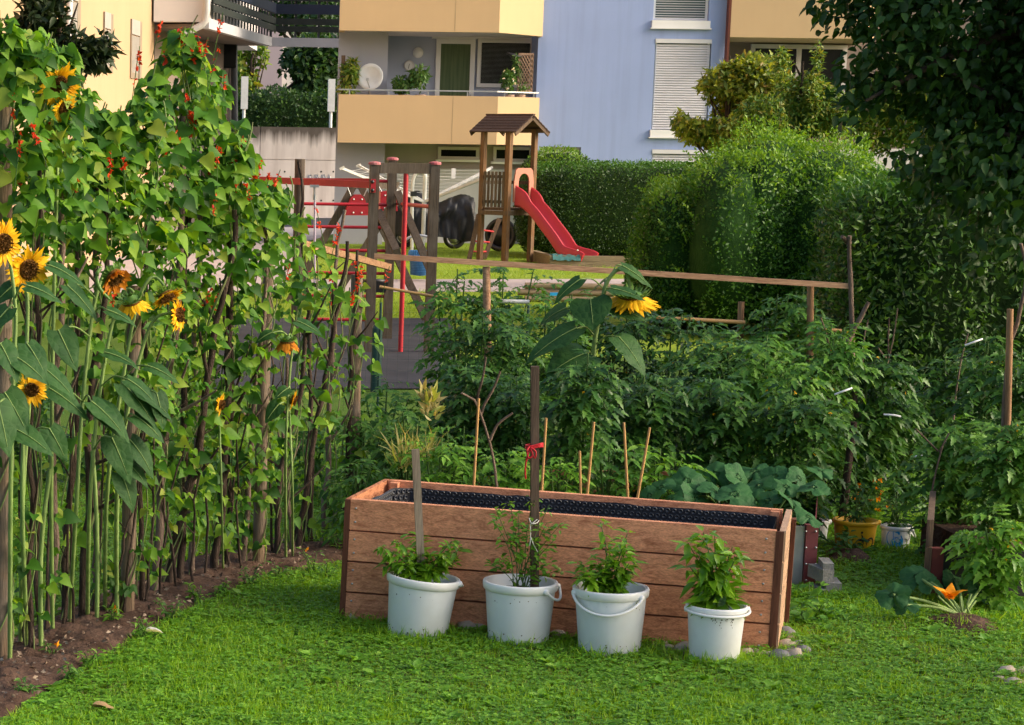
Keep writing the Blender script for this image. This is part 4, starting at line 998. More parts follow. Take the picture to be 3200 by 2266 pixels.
mb = MB(); mb.tube(spline([P(1203, 1163, Ys-.02), P(1192, 1172, Ys-.025), P(1188, 1176, Ys-.02), P(1188, 1203, Ys-.02), P(1186, 1222, Ys-.02)], 16), .0025, 5)
mb.tube(spline([P(1188, 1203, Ys-.02), P(1196, 1222, Ys-.02), P(1204, 1236, Ys-.01)], 10), .0025, 5); mb.tube(spline([P(1185, 1160, Ys-.01), P(1190, 1172, Ys-.025), P(1202, 1171, Ys-.02), P(1207, 1165, Ys)], 10), .0025, 5)
mb.build('string', M['string'], loc=P(1190, 1190, Ys), label='white string tying the spindly plant to the dark stake', cat='string')
# yellow and yoghurt buckets further back
gR = 'buckets on the grass by the right-hand beds'
yel = bucket('bucket', 'yellow bucket with a black gear emblem on the grass', 1912, 1163, 102, 1232, 0, (M['yellow'], M['yellow']), (rad(-5), rad(60), .02), gR, .02)
yog = bucket('bucket', 'white yoghurt bucket with blue print beside the yellow bucket', 2004, 1176, 72, 1231, 0, (M['bucket'], M['bucket_rim']), (rad(-45), rad(30), .05), gR, .018)
wbk = bucket('bucket', 'white bucket half hidden behind the corner of the beds', 1826, 1163, 58, 1212, 0, WM, (rad(0), rad(60), .02), gR, .018)
def on_bucket(bk, V, mat, name, a0, zc_, off=.0015):
    """wrap flat (x,z) points on the bucket wall"""
    b, ax, h, rb, t = bk; W_ = []
    for x, z in V[0]:
        zz = zc_+z; rr = rb*(.86+.14*min(1, zz/h))+off; a = a0+x/rb
        W_.append(b+[math.cos(a)*rr, math.sin(a)*rr, zz])
    mb = MB()
    for f in V[1]: mb.add([W_[i] for i in f], [list(range(len(f)))])
    return mb.build(name, mat, t)
def strip(path, w, n=16):
    p = spline([(x, 0, z) for x, z in path], n); V, Fq = [], []
    t_ = nrm(np.gradient(p, axis=0))
    for i in range(n):
        ww = w*(.35+.65*math.sin(math.pi*min(.95, max(.05, i/(n-1))))) ; nx = np.array([-t_[i][2], 0, t_[i][0]])*ww/2
        V += [tuple((p[i]+nx)[[0, 2]]), tuple((p[i]-nx)[[0, 2]])]
    return V, [(2*i, 2*i+1, 2*i+3, 2*i+2) for i in range(n-1)]
def disc_(cx, cz, r, n=14, wob=0):
    return [(cx+r*(1+wob*math.sin(3*a))*math.cos(a), cz+r*math.sin(a)) for a in np.arange(n)*2*math.pi/n], [tuple(range(n))]
a0 = rad(-76)
hy = yel[2]
circ = [(.028*math.cos(a)+.04, .028*math.sin(a)) for a in np.linspace(-1.5, 3.6, 14)]
on_bucket(yel, strip(circ, .012, 30), M['black'], 'emblem', a0, hy*.33)
on_bucket(yel, strip([(-.055, .012), (-.02, .016), (.035, .010)], .013), M['black'], 'emblem', a0, hy*.36, .003)
on_bucket(yel, strip([(-.03, .04), (-.022, .022), (-.018, 0), (-.012, -.02)], .010), M['black'], 'emblem', a0, hy*.40, .0045)
on_bucket(yel, disc_(-.028, .052, .007), M['black'], 'emblem', a0, hy*.40, .003)
a0 = rad(-105)
on_bucket(yog, strip([(-.03, .055), (-.04, .02), (-.035, -.02), (-.02, -.06)], .05, 20), M['blue'], 'print', a0, yog[2]*.48)
on_bucket(yog, disc_(.0, -.012, .030, 20, .12), M['blue'], 'print', a0, yog[2]*.48, .002)
on_bucket(yog, strip([(-.02, .05), (.005, .045), (.012, .03)], .014), M['blue'], 'print', a0, yog[2]*.5, .0025)
on_bucket(yog, strip([(.022, .03), (.034, .0), (.03, -.03), (.012, -.05)], .012), M['blue'], 'print', a0, yog[2]*.48, .0022)
on_bucket(yog, strip([(.05, .0), (.075, -.01), (.10, .005)], .008), M['slate'], 'print', a0, yog[2]*.55, .002)
# the letters "urt"
def text_faces(s, size):
    cu = bpy.data.curves.new('t', 'FONT'); cu.body = s; cu.size = size; cu.align_x = 'CENTER'; cu.resolution_u = 3
    ob = bpy.data.objects.new('t', cu); COL.objects.link(ob)
    dg = bpy.context.evaluated_depsgraph_get(); me = bpy.data.meshes.new_from_object(ob.evaluated_get(dg))
    V = [(v.co.x, v.co.y) for v in me.vertices]; Fq = [tuple(p.vertices) for p in me.polygons]
    bpy.data.objects.remove(ob); bpy.data.curves.remove(cu); bpy.data.meshes.remove(me); return V, Fq
on_bucket(yog, text_faces('urt', .042), M['white'], 'lettering', rad(-108), yog[2]*.44, .004)
mb_t = bush('potted_tomato', 'leafy plant growing in the yoghurt bucket', 'plant', bt(yog), fan(bt(yog), [(1990, 1120), (2010, 1085), (2025, 1110), (2035, 1140), (1995, 1150), (2000, 1060)], yog[0][1], .1), TOOTH, .06, 26, 'tomato2', spread=.04)
bush('potted_tomato', 'dark leafy plant growing in the yellow bucket', 'plant', bt(yel), fan(bt(yel), [(1890, 1100), (1930, 1080), (1945, 1120), (1880, 1130), (1915, 1040), (1960, 1090)], yel[0][1], .12), TOOTH, .06, 28, 'tomato2', spread=.05)
# ---------------------------------------------------------------- second bed behind, right-hand bed, blocks
Yq = G(1815, 1320)[1]
t = thing('garden_bed', 'older planted bed with metal sides and a maroon corner profile', 'raised bed', G(1815, 1320))
x0 = P(1100, 1250, Yq)[0]; x1 = P(1802, 1250, Yq)[0]; zt = P(1815, 1176, Yq)[2]
mb = MB(); mb.box((P(1774, 1250, Yq)[0], Yq+.02, 0), (x1-.002, Yq+.035, zt-.01)); mb.build('metal_side', M['steel'], t)
mb = MB(); xe = P(1829, 1250, Yq)[0]; mb.box((x1, Yq, 0), (xe, Yq+.05, zt)); rd = np.array([xe, Yq])/Yq; mb.hexa([(*(np.array([xe+o, Yq+.051])+rd*s), z) for z in (0, zt-.02) for o, s in ((-.006, 0), (0, 0), (0, 1.5), (-.006, 1.5))]); pm = mb.build('corner_profile', M['maroon'], t)
for k in range(4):
    for x in (1805, 1827): mb = MB(); mb.lathe([(.006, 0), (.004, .004), (.001, .0045)], P(x, 1190+k*36.5, Yq-.001), 8, (0, -1, 0)); mb.build('rivet', M['steel'], pm)
mb = MB(); mb.box((x0, Yq+.6, .01), (xe-.02, Yq+1.55, zt-.08)); mb.build('bed_soil', M['soil'], t)
mb = MB(); mb.box((x0, Yq+1.76, 0), (xe-.02, Yq+1.79, zt+.02)); mb.build('rear_board', M['larch'], t)
for i, (x, y0, y1_, w, lab) in enumerate(((1843, 1340, 1322, 40, 'lowest grey block of the stepped stack beside the maroon profile'), (1850, 1321, 1306, 34, 'second grey block from the ground in the stack beside the maroon profile'), (1842, 1305, 1277, 28, 'large grey block in the middle of the stack beside the maroon profile'), (1843, 1276, 1262, 24, 'small grey block on top of the stack beside the maroon profile'))):
    Y = G(1850, 1342)[1]+.02*i; a = P(x, y0, Y); b = P(x+w, y1_, Y)
    zlo = 0 if i == 0 else a[2]
    mb = MB(); w_ = b[0]-a[0]; rot = .15*(-1)**i
    q = [np.array([math.cos(rot)*u-math.sin(rot)*v, math.sin(rot)*u+math.cos(rot)*v, 0]) for u, v in ((0, 0), (w_, 0), (w_, .18), (0, .18))]
    mb.hexa([np.array([a[0], Y, zlo])+p for p in q]+[np.array([a[0], Y, b[2]])+p for p in q]); mb.build('paving_block', M['paver'], loc=a, label=lab, cat='block', group='grey blocks stacked beside the bed')
t = thing('side_bed', 'dark weathered bed at the right with a rusty maroon corner profile', 'raised bed', G(2090, 1348))
Yq = G(2090, 1348)[1]; a = P(2080, 1348, Yq)[0]; b = P(2106, 1348, Yq)[0]; zt = P(2092, 1228, Yq)[2]
mb = MB(); mb.box((a, Yq, 0), (b, Yq+.05, zt)); mb.build('corner_profile', plain('rusty_profile', (.16,.035,.03), (.10,.025,.022), 9, .7), t)
mb = MB(); zt2 = P(2070, 1160, Yq)[2]
for k in range(3):
    rd = np.array([a, Yq])/Yq; mb.hexa([(*(np.array([a+o, Yq-.02])+rd*s), z) for z in (.004+k*zt2/3, (k+1)*zt2/3-.006) for o, s in ((-.045, 0), (-.01, 0), (-.01, 1.0), (-.045, 1.0))])
mb.build('side_boards', M['darkwood'], t)
mb = MB(); mb.box((b+.002, Yq+.02, 0), (b+1.2, Yq+.04, zt*.95)); mb.build('front_sheet', M['black'], t)
mb = MB(); mb.box((a+.4, Yq+.06, .0), (b+1.2, Yq+1.3, zt*.8)); mb.build('bed_soil', M['soil'], t)
# ---------------------------------------------------------------- stones
def stone(p, r, mat, label, group):
    mb = MB(); sd_ = rng.uniform(0, 50); n = 9; V = []
    sx, sy, sz = r*U(.8, 1.4), r*U(.7, 1.1), r*U(.55, .85)
    for i in range(7):
        th = math.pi*i/6
        for j in range(n):
            ph = 2*math.pi*j/n; d = np.array([math.sin(th)*math.cos(ph), math.sin(th)*math.sin(ph), math.cos(th)])
            k = 1+.28*noise.noise(Vector(tuple(d*1.3+sd_)))
            V.append(p+d*k*[sx, sy, sz]+[0, 0, sz*.45])
    V = np.array(V).reshape(7, n, 3); V = np.concatenate([V, V[:, :1]], 1)
    mb.grid(V.reshape(-1, 3), 7, n+1); mb.build('stone', mat, loc=p, label=label, cat='stone', group=group)
for pts, lab, r0_, m_ in (
    ([(800, 1388), (812, 1376), (826, 1393), (840, 1398), (788, 1393), (835, 1380)], 'small beige stone at the left foot of the larch bed', .028, 'stone'),
    ([(1004, 1393), (1014, 1402), (1037, 1398), (1062, 1398), (1070, 1414), (1024, 1408), (1050, 1413)], 'beige stone on the ground between the leaning bucket and the bucket of bare soil', .036, 'stone'),
    ([(1238, 1418), (1250, 1428), (1262, 1424)], 'pale stone on the ground between the two middle buckets', .028, 'stone'),
    ([(1470, 1449), (1487, 1448), (1522, 1453), (1535, 1460), (1500, 1456)], 'rounded stone on the ground left of the smallest bucket', .03, 'stone'),
    ([(1690, 1468), (1704, 1470), (1672, 1470), (1722, 1472)], 'flat stone at the foot of the bed right of the smallest bucket', .026, 'stone'),
    ([(1758, 1425), (1772, 1438), (1782, 1450), (1760, 1452), (1795, 1462), (1765, 1474), (1748, 1478), (1780, 1478), (1770, 1462)], 'stone in the heap at the right corner of the larch bed', .034, 'slate'),
    ([(2215, 1505), (2240, 1525), (2262, 1515), (2280, 1530), (2252, 1512), (2288, 1508), (2230, 1515), (2270, 1534)], 'light stone in the patch on the lawn at the right edge', .026, 'stone')):
    for i, (x, y) in enumerate(pts):
        mm = 'stone' if (m_ == 'slate' and i in (1, 3, 7)) else m_
        stone(G(x, y+2), r0_*U(.9, 1.6), M[mm], lab, 'stones: '+lab)
# ---------------------------------------------------------------- rails, posts and sticks
YT = 14.3
def single(name, label, cat, mb, mat, loc, group=None): return mb.build(name, mat, loc=loc, label=label, cat=cat, group=group)
mb = MB(); a, b = P(838, 573, YT+.1), P(1908, 641, YT-.1); mb.bar(a, b, .025, .034); single('rail_plank', 'long pale wooden rail crossing above the tomato plants', 'rail', mb, M['rail'], a, 'wooden rails')
M['rail2'] = woodmat('orange_rail', (.33,.19,.10), (.20,.11,.06), 0, .75, True, .8)
mb = MB(); a, b = P(560, 513, 12.6), P(872, 598, 14.2); mb.bar(a, b, .03, .038); single('rail_plank', 'orange brown plank sloping from the bean poles to the long rail', 'rail', mb, M['rail2'], a, 'wooden rails')
M['polewood'] = woodmat('pole_wood', (.30,.17,.09), (.15,.085,.05), 2, .85, False)
def pole(name, label, x0, y0, x1, y1, Y, r, mat, cat='post', ground=True, n=9, wob=.0, group=None):
    p, q = P(x0, y0, Y), P(x1, y1, Y)
    if ground:
        d = nrm(q-p); q = p+d*(p[2]/-d[2])
    pts = spline([p, (p+q)/2, q], 14); pts[1:-1] += U(-wob, wob, (12, 3))*[1, 1, .2]
    mb = MB(); mb.tube(pts, r*np.linspace(.9, 1.1, 14), n, jit=.25 if wob else 0)
    return single(name, label, cat, mb, mat, q, group)
pole('post', 'short square post holding up the long rail left of the sunflower', 1089, 597, 1090, 660, YT+.08, .03, M['rail'], n=4)
pole('post', 'round post under the right end of the long rail', 1815, 640, 1814, 740, YT, .024, M['polewood'])
pole('post', 'reddish post stub beside the lower bamboo rail', 1660, 676, 1658, 740, YT+.3, .023, M['polewood'])
pole('bean_post', 'round post at the end of the orange plank among the beans', 603, 528, 596, 740, 12.6, .034, M['post'])
for x0, y0, x1, y1, Y, r, m_, lab in ((850, 642, 1012, 671, YT+.3, .010, 'bamboo', 'bamboo cane running level from the climbing frame into the tomatoes'), (1026, 672, 1185, 676, YT+.2, .014, 'whitemetal', 'white plastic pipe lying level in the tomatoes'), (1470, 711, 1668, 722, YT+.1, .013, 'bamboo', 'level bamboo rail to the right of the big sunflower'), (1812, 734, 1884, 741, YT, .012, 'bamboo', 'short cut bamboo end beside the round post')):
    mb = MB(); a = P(x0, y0, Y); mb.tube([a, P(x1, y1, Y)], r, 8); single('cane_rail', lab, 'cane', mb, M[m_], a, 'level canes')
for x0, y0, x1, y1, lab in ((1072, 892, 1061, 1085, 'bamboo cane beside the forked branch'), (1223, 936, 1213, 1100, 'bamboo cane just right of the dark stake'), (1330, 945, 1315, 1108, 'tall bamboo cane in the middle of the row behind the bed'), (1298, 1010, 1300, 1100, 'shortest bamboo cane behind the bed'), (1397, 946, 1403, 1060, 'bamboo cane leaning slightly left behind the bed'), (1455, 957, 1428, 1112, 'rightmost bamboo cane leaning right behind the bed')):
    pole('bamboo_cane', lab, x0, y0, x1, y1, 11.75, .0075, M['bamboo'], 'cane', n=7, group='bamboo canes behind the raised bed')
def sticks(name, label, cat, paths, Y, r, mat, group=None):
    mb = MB(); a = None
    for pth in paths:
        pts = spline([P(x, y, Y+(k*.02 if k < 3 else .06)) for k, (x, y) in enumerate(pth)], 12); a = pts[-1] if a is None else a
        mb.tube(pts, np.linspace(r*.7, r, 12), 7, jit=.3)
    return single(name, label, cat, mb, mat, a, group)
sticks('forked_branch', 'dry forked branch standing behind the larch bed', 'branch', [[(1033, 880), (1052, 890), (1068, 906), (1092, 975), (1105, 1030), (1113, 1100), (1115, 1180)], [(1088, 800), (1080, 850), (1071, 880), (1069, 905)], [(1120, 832), (1105, 870), (1085, 905), (1078, 925)], [(1148, 925), (1115, 950), (1098, 985)]], 12.0, .0085, M['bark2'])
sticks('branch_pole', 'bare branch pole with a forked tip at the right end of the long rail', 'pole', [[(1903, 528), (1901, 560), (1905, 640), (1907, 720), (1910, 850), (1918, 930), (1914, 1020), (1905, 1180)], [(1885, 530), (1895, 538), (1902, 545)], [(1945, 677), (1925, 715), (1908, 745), (1890, 790)]], YT-.15, .019, M['bark2'])
sticks('dry_twig', 'thin dry twig standing left of the bare branch pole', 'twig', [[(1838, 712), (1846, 735), (1855, 770), (1862, 830), (1866, 900)]], YT-.5, .007, M['bark2'], 'dry twigs at the right')
sticks('dry_twig', 'thin upright twig just right of the bare branch pole', 'twig', [[(1944, 716), (1936, 750), (1932, 800), (1928, 880)]], YT, .006, M['bark2'], 'dry twigs at the right')
sticks('dry_twig', 'tall thin twig with side shoots before the dark hedge', 'twig', [[(2010, 690), (2000, 760), (1988, 810), (1983, 860), (1978, 950)], [(1991, 711), (1989, 760), (1990, 800)], [(1966, 778), (1978, 795), (1988, 805)]], YT+.6, .0065, M['bark2'], 'dry twigs at the right')
sticks('dry_twig', 'leaning thin twig midway between the branch pole and the right post', 'twig', [[(2168, 747), (2158, 780), (2150, 820), (2142, 870), (2135, 940)]], YT, .0065, M['bark2'], 'dry twigs at the right')
sticks('dry_twig', 'brown twig tangle standing over the right bed', 'twig', [[(2110, 1000), (2097, 1050), (2087, 1100), (2080, 1180), (2078, 1290)], [(2050, 960), (2075, 985), (2100, 1010)], [(2125, 970), (2112, 995), (2104, 1012)]], 12.3, .006, M['bark2'], 'dry twigs at the right')
sticks('support_branch', 'grey crooked branch tied to the pale post at the right edge', 'branch', [[(2286, 545), (2298, 600), (2296, 640), (2285, 690), (2274, 740), (2262, 765), (2258, 810), (2250, 870), (2245, 990)]], 12.4, .013, M['bark2'])
pole('post', 'pale round post at the right edge with dark lower half', 2262, 692, 2258, 860, 12.45, .020, M['polewood'])
pole('post', 'dark slanting stump post near the yellow bucket', 1912, 945, 1898, 1060, 13.6, .024, M['bark'], wob=.004)
# loose bits of tie tape in the tomatoes
for x, y, a, lab in ((1888, 880, .3, 'scrap of white tie on the tomatoes below the round post'), (1998, 925, -.2, 'white plastic label hanging in the tomatoes right of the branch pole'), (2180, 770, .3, 'white tie shining before the dark hedge'), (2060, 1020, .02, 'short white stick lying level in the right-hand tomatoes')):
    p = P(x, y, 13.2); mb = MB(); mb.tube(spline([p+[-.05, 0, -.01], p+[0, -.02, a*.05], p+[.05, 0, a*.1]], 8), .006, 6); single('plant_tie', lab, 'tie', mb, M['white'], p)
# ---------------------------------------------------------------- bean row
ENVX = [0, 40, 80, 120, 160, 180, 205, 240, 280, 310, 340, 365, 400, 440, 465, 485, 510, 540, 580, 610, 640, 680, 730, 790, 830]
ENVY = [35, 55, 70, 85, 130, 190, 225, 250, 245, 215, 150, 90, 65, 95, 130, 200, 285, 330, 385, 430, 480, 560, 600, 620, 640]
def env(x): return float(np.interp(x, ENVX, ENVY))
# base x, base y, top x, top y, radius, kind, description
POLES = [
 (6, 1490, 6, 240, .036, 'post', 'thick post at the left picture edge'),
 (64, 1480, 92, 300, .011, 'pole', 'thin pole right of the thick left edge post'),
 (88, 1450, 72, 420, .010, 'pole', 'reddish thin pole crossing in front of the left sunflower stems'),
 (112, 1428, 132, 280, .017, 'pole', 'dark pole below the biggest sunflower'),
 (140, 1405, 178, 330, .013, 'pole', 'second dark pole right of the biggest sunflower'),
 (186, 1400, 250, 300, .016, 'pole', 'pole leaning right under the withered sunflower'),
 (214, 1372, 222, 330, .013, 'pole', 'straight pole left of the round weathered post'),
 (284, 1385, 302, 640, .030, 'post', 'round weathered post with wire around it'),
 (316, 1362, 330, 420, .012, 'pole', 'dark pole touching the round weathered post'),
 (340, 1338, 410, 260, .019, 'pole', 'smooth grey brown pole leaning right of the round weathered post'),
 (372, 1322, 525, 470, .019, 'pole', 'long slanting pole that crosses its neighbours'),
 (394, 1318, 402, 200, .016, 'pole', 'tall pole under the highest red bean flowers'),
 (432, 1300, 470, 230, .014, 'pole', 'pole right of the tall red flowering one'),
 (478, 1292, 541, 380, .018, 'pole', 'thick barked pole before the cream wall corner'),
 (505, 1284, 520, 450, .012, 'pole', 'upright thin pole at the middle of the row'),
 (540, 1278, 592, 480, .013, 'pole', 'thin pole left of the second weathered post'),
 (578, 1275, 592, 760, .028, 'post', 'second weathered post with a dark foot'),
 (618, 1258, 692, 700, .015, 'pole', 'pole leaning right behind the second weathered post'),
 (650, 1250, 642, 800, .011, 'pole', 'short thin pole under the small yellow sunflower'),
 (664, 1242, 778, 540, .014, 'pole', 'pale slanting branch at the red rungs'),
 (694, 1216, 668, 362, .012, 'pole', 'bare branch rising in front of the red swing beam'),
 (735, 1202, 772, 470, .014, 'pole', 'dark branch near the right end of the row'),
 (765, 1195, 800, 560, .012, 'pole', 'last thin branch before the end post'),
 (789, 1190, 799, 615, .029, 'post', 'greenish end post of the bean row'),
]
vines = []
for i, (bx, by, tx, ty, r, kd, ds) in enumerate(POLES):
    b = G(bx, by); Y = b[1]; top = P(tx, ty, Y+.02)
    n = 22; f = np.linspace(0, 1, n)[:, None]; pts = b+(top-b)*f
    if kd == 'pole':
        w = np.cumsum(rng.normal(size=(n, 2)), 0); w -= w[-1]*f; pts[:, :2] += w*.0095
    mb = MB(); r *= 1.2; mb.tube(pts, r*(1.08-.5*f[:, 0] if kd == 'pole' else np.ones(n)), 9, jit=.28 if kd == 'pole' else .04)
    # side twigs
    if kd == 'pole':
        for k in range(rng.integers(2, 5)):
            j = rng.integers(5, 20); d = nrm(np.array([U(-1, 1), U(-.6, .3), U(.2, 1.0)])); L_ = U(.08, .35)
            mb.tube(spline([pts[j], pts[j]+d*L_*.5+[0, 0, .02], pts[j]+d*L_+[0, 0, .06]], 6), [r*.45]*3+[r*.35, r*.3, r*.2], 6, jit=.2)
    mb.build('bean_post' if kd == 'post' else 'bean_pole', M['post' if kd == 'post' else ('bark' if i % 3 else 'bark2')], loc=b, label=ds, cat='post' if kd == 'post' else 'pole', group='poles and posts of the bean row')
    vines.append((b, top, pts, bx, by, tx, ty, Y, ds))
for k in range(18):
    x = 60+k*37+U(-8, 8); y = np.interp(x, [0, 290, 600, 790], [1490, 1385, 1270, 1195])-U(0, 22); b = G(x, y); ht = U(.7, 1.7); e = b+[U(-.16, .22), U(-.1, .1), ht]
    pts = spline([b, (b+e)/2+[U(-.04, .04), 0, 0], e], 12)+rng.normal(size=(12, 3))*.006; mb = MB(); mb.tube(pts, np.linspace(.008, .0035, 12), 6, jit=.3)
    for q in range(3):
        j = rng.integers(3, 11); d = nrm(np.array([U(-1, 1), U(-.5, .3), U(.3, 1)])); mb.tube([pts[j], pts[j]+d*U(.06, .22)], [.004, .0015], 5)
    mb.build('twig', M['bark'], loc=b, label='thin dark twig stuck in the soil between the bean poles', cat='twig', group='thin twigs between the bean poles')
mb = MB(); b = vines[7][0]
for z in (.42, .425, .78): mb.lathe([(.0325, 0), (.0335, .003), (.0325, .006)], b+(vines[7][1]-b)*(z/2), 12)
mb.build('wire', M['steel'], loc=b+[0, 0, .4], label='wire wound around the round weathered bean post', cat='wire')
def trifol(pos, out, size, fm, T=BEAN):
    """three leaflets at every position, hanging outwards"""
    n = len(pos); up = np.array([0, 0, 1.0])
    for k, (a, s) in enumerate(((0, 1.0), (1.25, .9), (-1.25, .9))):
        c, s_ = math.cos(a), math.sin(a)
        d = np.stack([out[:, 0]*c-out[:, 1]*s_, out[:, 0]*s_+out[:, 1]*c, out[:, 2]], 1)
        d[:, 2] = U(-1.15, .1, n); d = nrm(d)
        nor = nrm(np.stack([U(-.7, .7, n)-.0, U(-1.15, .15, n), U(.35, 1, n)], 1))
        scatter(fm, T, pos+d*size[:, None]*.22, d, nor, size*s*U(.75, 1.12, n))
RED = []
for i, (b, top, pts, bx, by, tx, ty, Y, ds) in enumerate(vines):
    xt = P  # picture column of the crown of this plant
    ye = env(tx); ztop = P(tx, ye, Y)[2]; zden = P(tx, min(ye+430, 560) if tx < 560 else ye+80, Y)[2]
    t = thing('bean_plant', 'runner bean climbing the '+ds, 'plant', b+[.03, -.02, 0], 'runner beans on the pole row')
    L_ = np.linalg.norm(top-b); ax = (top-b)/L_
    vm = MB()
    # twining stems
    for s in range(2):
        zs = np.linspace(0.02, ztop*U(.96, 1.04), 70); tt = zs/ax[2]
        rr = POLES[i][4]+.012+.02*np.maximum(0, zs-top[2]); ph = zs*U(7, 11)+U(0, 6)
        over = np.maximum(0, zs-top[2])[:, None]
        c = b+ax*np.minimum(tt, L_)[:, None]+over*np.array([.1, 0, 1])
        vm.tube(c+np.stack([np.cos(ph)*rr, np.sin(ph)*rr, 0*zs], 1), .0038, 5)
    vm.build('vine', M['vine'], t)
    fm = MB()
    def along(z, spread):
        tt = np.minimum(z/ax[2], L_); c = b+ax*tt[:, None]; c[:, 2] = z
        a = U(0, 2*math.pi, len(z)); q = np.sqrt(U(0.05, 1, len(z)))*spread
        o = np.stack([np.cos(a), np.sin(a), np.zeros(len(z))], 1)
        return c+o*q[:, None], o
    # dense crown
    h = max(.05, ztop-zden); taper = 1.0
    nd = int((118 if tx < 470 else 84)*h/.9) if tx < 640 else int(12*h)
    if nd:
        q = U(0, 1, nd)**.9; z = zden+h*q
        w = .24*np.clip((ztop-z)/.5+.10, .06, 1)
        p, o = along(z, 1); p = p-o*0; pc, oc = along(z, w); trifol(pc, oc, np.full(nd, .076)*U(.42, 1.4, nd), fm)
    # sparse lower growth
    ns = 34 if bx < 200 else (76 if bx < 600 else 22)
    z = zden*U(.03, 1, ns)**(.75); pc, oc = along(z, np.where(z < .5, .10, .17)); trifol(pc, oc, np.full(ns, .066)*U(.45, 1.35, ns), fm)
    if 520 < tx < 700: z = zden+(ztop-zden)*U(-.4, 1, 10); pc, oc = along(z, .16); trifol(pc, oc, np.full(10, .085)*U(.6, 1.1, 10), fm)
    # curling shoot above the crown
    fm.build('foliage', M['bean'], t)
    # flowers: short upright racemes of scarlet blossoms
    nf = {3: 2, 5: 2, 9: 3, 10: 3, 11: 16, 12: 9, 13: 2, 14: 1, 15: 2, 17: 1, 19: 2, 21: 3, 22: 2, 0: 2, 1: 3}.get(i, 1)
    z = np.where(U(0, 1, nf) < .8, zden+(ztop-zden)*U(.15, .97, nf), zden*U(.5, 1, nf)); pc, oc = along(z, .22); pc[:, 1] = np.minimum(pc[:, 1], Y-.1)-U(.06, .16, nf)
    for p in pc:
        d = nrm(np.array([U(-.4, .4), -.3, 1])); Lr = U(.08, .16); fl = MB(); fl.tube([p-d*.12, p+d*Lr], .0022, 4, mi=1)
        k = rng.integers(5, 11); c = p+d*(U(.1, 1, k)*Lr)[:, None]
        for j in range(2): scatter(fl, OVAL, c, nrm(rdir(k)+[0, -.5, -.1]), rdir(k), U(.015, .026, k))
        fl.build('flower_cluster', [M['redflower'], M['stemdk']], t)
# beans hanging
mb = MB()
t = P(*z4(650, 400), 9.9); mb.tube(spline([P(*z4(680, 290), 9.95), P(*z4(645, 340), 9.93), P(*z4(665, 430), 9.92), P(*z4(735, 505), 9.92)], 14), [.003, .006, .008, .0085, .0085, .0085, .0085, .0085, .0085, .0085, .008, .007, .005, .002], 7)
mb.build('bean_pod', leafmat('pod', [(.12,.24,.05), (.14,.27,.06)], .1), loc=t, label='curved green bean pod hanging before the withered sunflower', cat='bean pod')
# ---------------------------------------------------------------- sunflowers
def bigleaf(base, d, L_, wd, up=(0, 0, 1), droop=.35, fold=.12, curl=0):
    """heart-shaped leaf as a curved grid"""
    d = nrm(np.array(d, float)); s = nrm(np.cross(d, up)); u = np.cross(s, d); V = []; nu, nv = 12, 9
    ph = U(0, 6)
    for i in range(nu):
        f = i/(nu-1); w = wd*(math.sin(math.pi*min(1, (f*.93+.07))**.62)**.85)*(1-.12*f) if f < 1 else .002
        for j in range(nv):
            q = (j/(nv-1)-.5)*2
            yy = f*L_-(.10*L_*abs(q)**1.5*(1-f)**3)
            zz = -droop*L_*f*f+fold*w*abs(q)*1.2-.10*w*q*q+.018*L_*math.sin(f*9+ph)*q*q+.012*L_*math.sin(f*21+ph*2)*abs(q)
            V.append(base+d*yy+s*(w*q)+u*zz+[0, 0, curl*f*f])
    return V, nu, nv
def veinmat(name, c, c2, vein):
    m, nt, N = newmat(name); L = nt.links.new
    b = N('ShaderNodeBsdfPrincipled', i_Roughness=.62); b.inputs['Specular IOR Level'].default_value = .2
    g = N('ShaderNodeNewGeometry')
    v = coords(nt); n1 = noisef(nt, v, 9, 4); col = ramp(nt, [(.35, c), (.65, c2)], n1)
    vo = N('ShaderNodeTexVoronoi', feature='DISTANCE_TO_EDGE'); vo.inputs['Scale'].default_value = 26; L(v, vo.inputs['Vector'])
    col = mixc(nt, ramp(nt, [(.0, (.16,)*3), (.10, (0, 0, 0))], vo.outputs['Distance']), col, vein)
    L(col, b.inputs['Base Color'])
    bp = N('ShaderNodeBump', i_Strength=.5, i_Distance=.01); L(vo.outputs['Distance'], bp.inputs['Height']); L(bp.outputs[0], b.inputs['Normal'])
    t = N('ShaderNodeBsdfTranslucent'); L(mixc(nt, 1, col, (1.7, 1.5, .5), 'MULTIPLY'), t.inputs[0])
    mx = N('ShaderNodeMixShader'); mx.inputs[0].default_value = .2; L(b.outputs[0], mx.inputs[1]); L(t.outputs[0], mx.inputs[2])
    o = N('ShaderNodeOutputMaterial'); L(mx.outputs[0], o.inputs[0]); return m
M['bigleaf'] = veinmat('sunflower_big_leaf', (.016,.062,.014), (.032,.095,.020), (.085,.16,.05))
M['squashleaf'] = veinmat('squash_big_leaf', (.020,.085,.024), (.036,.125,.034), (.10,.2,.09))
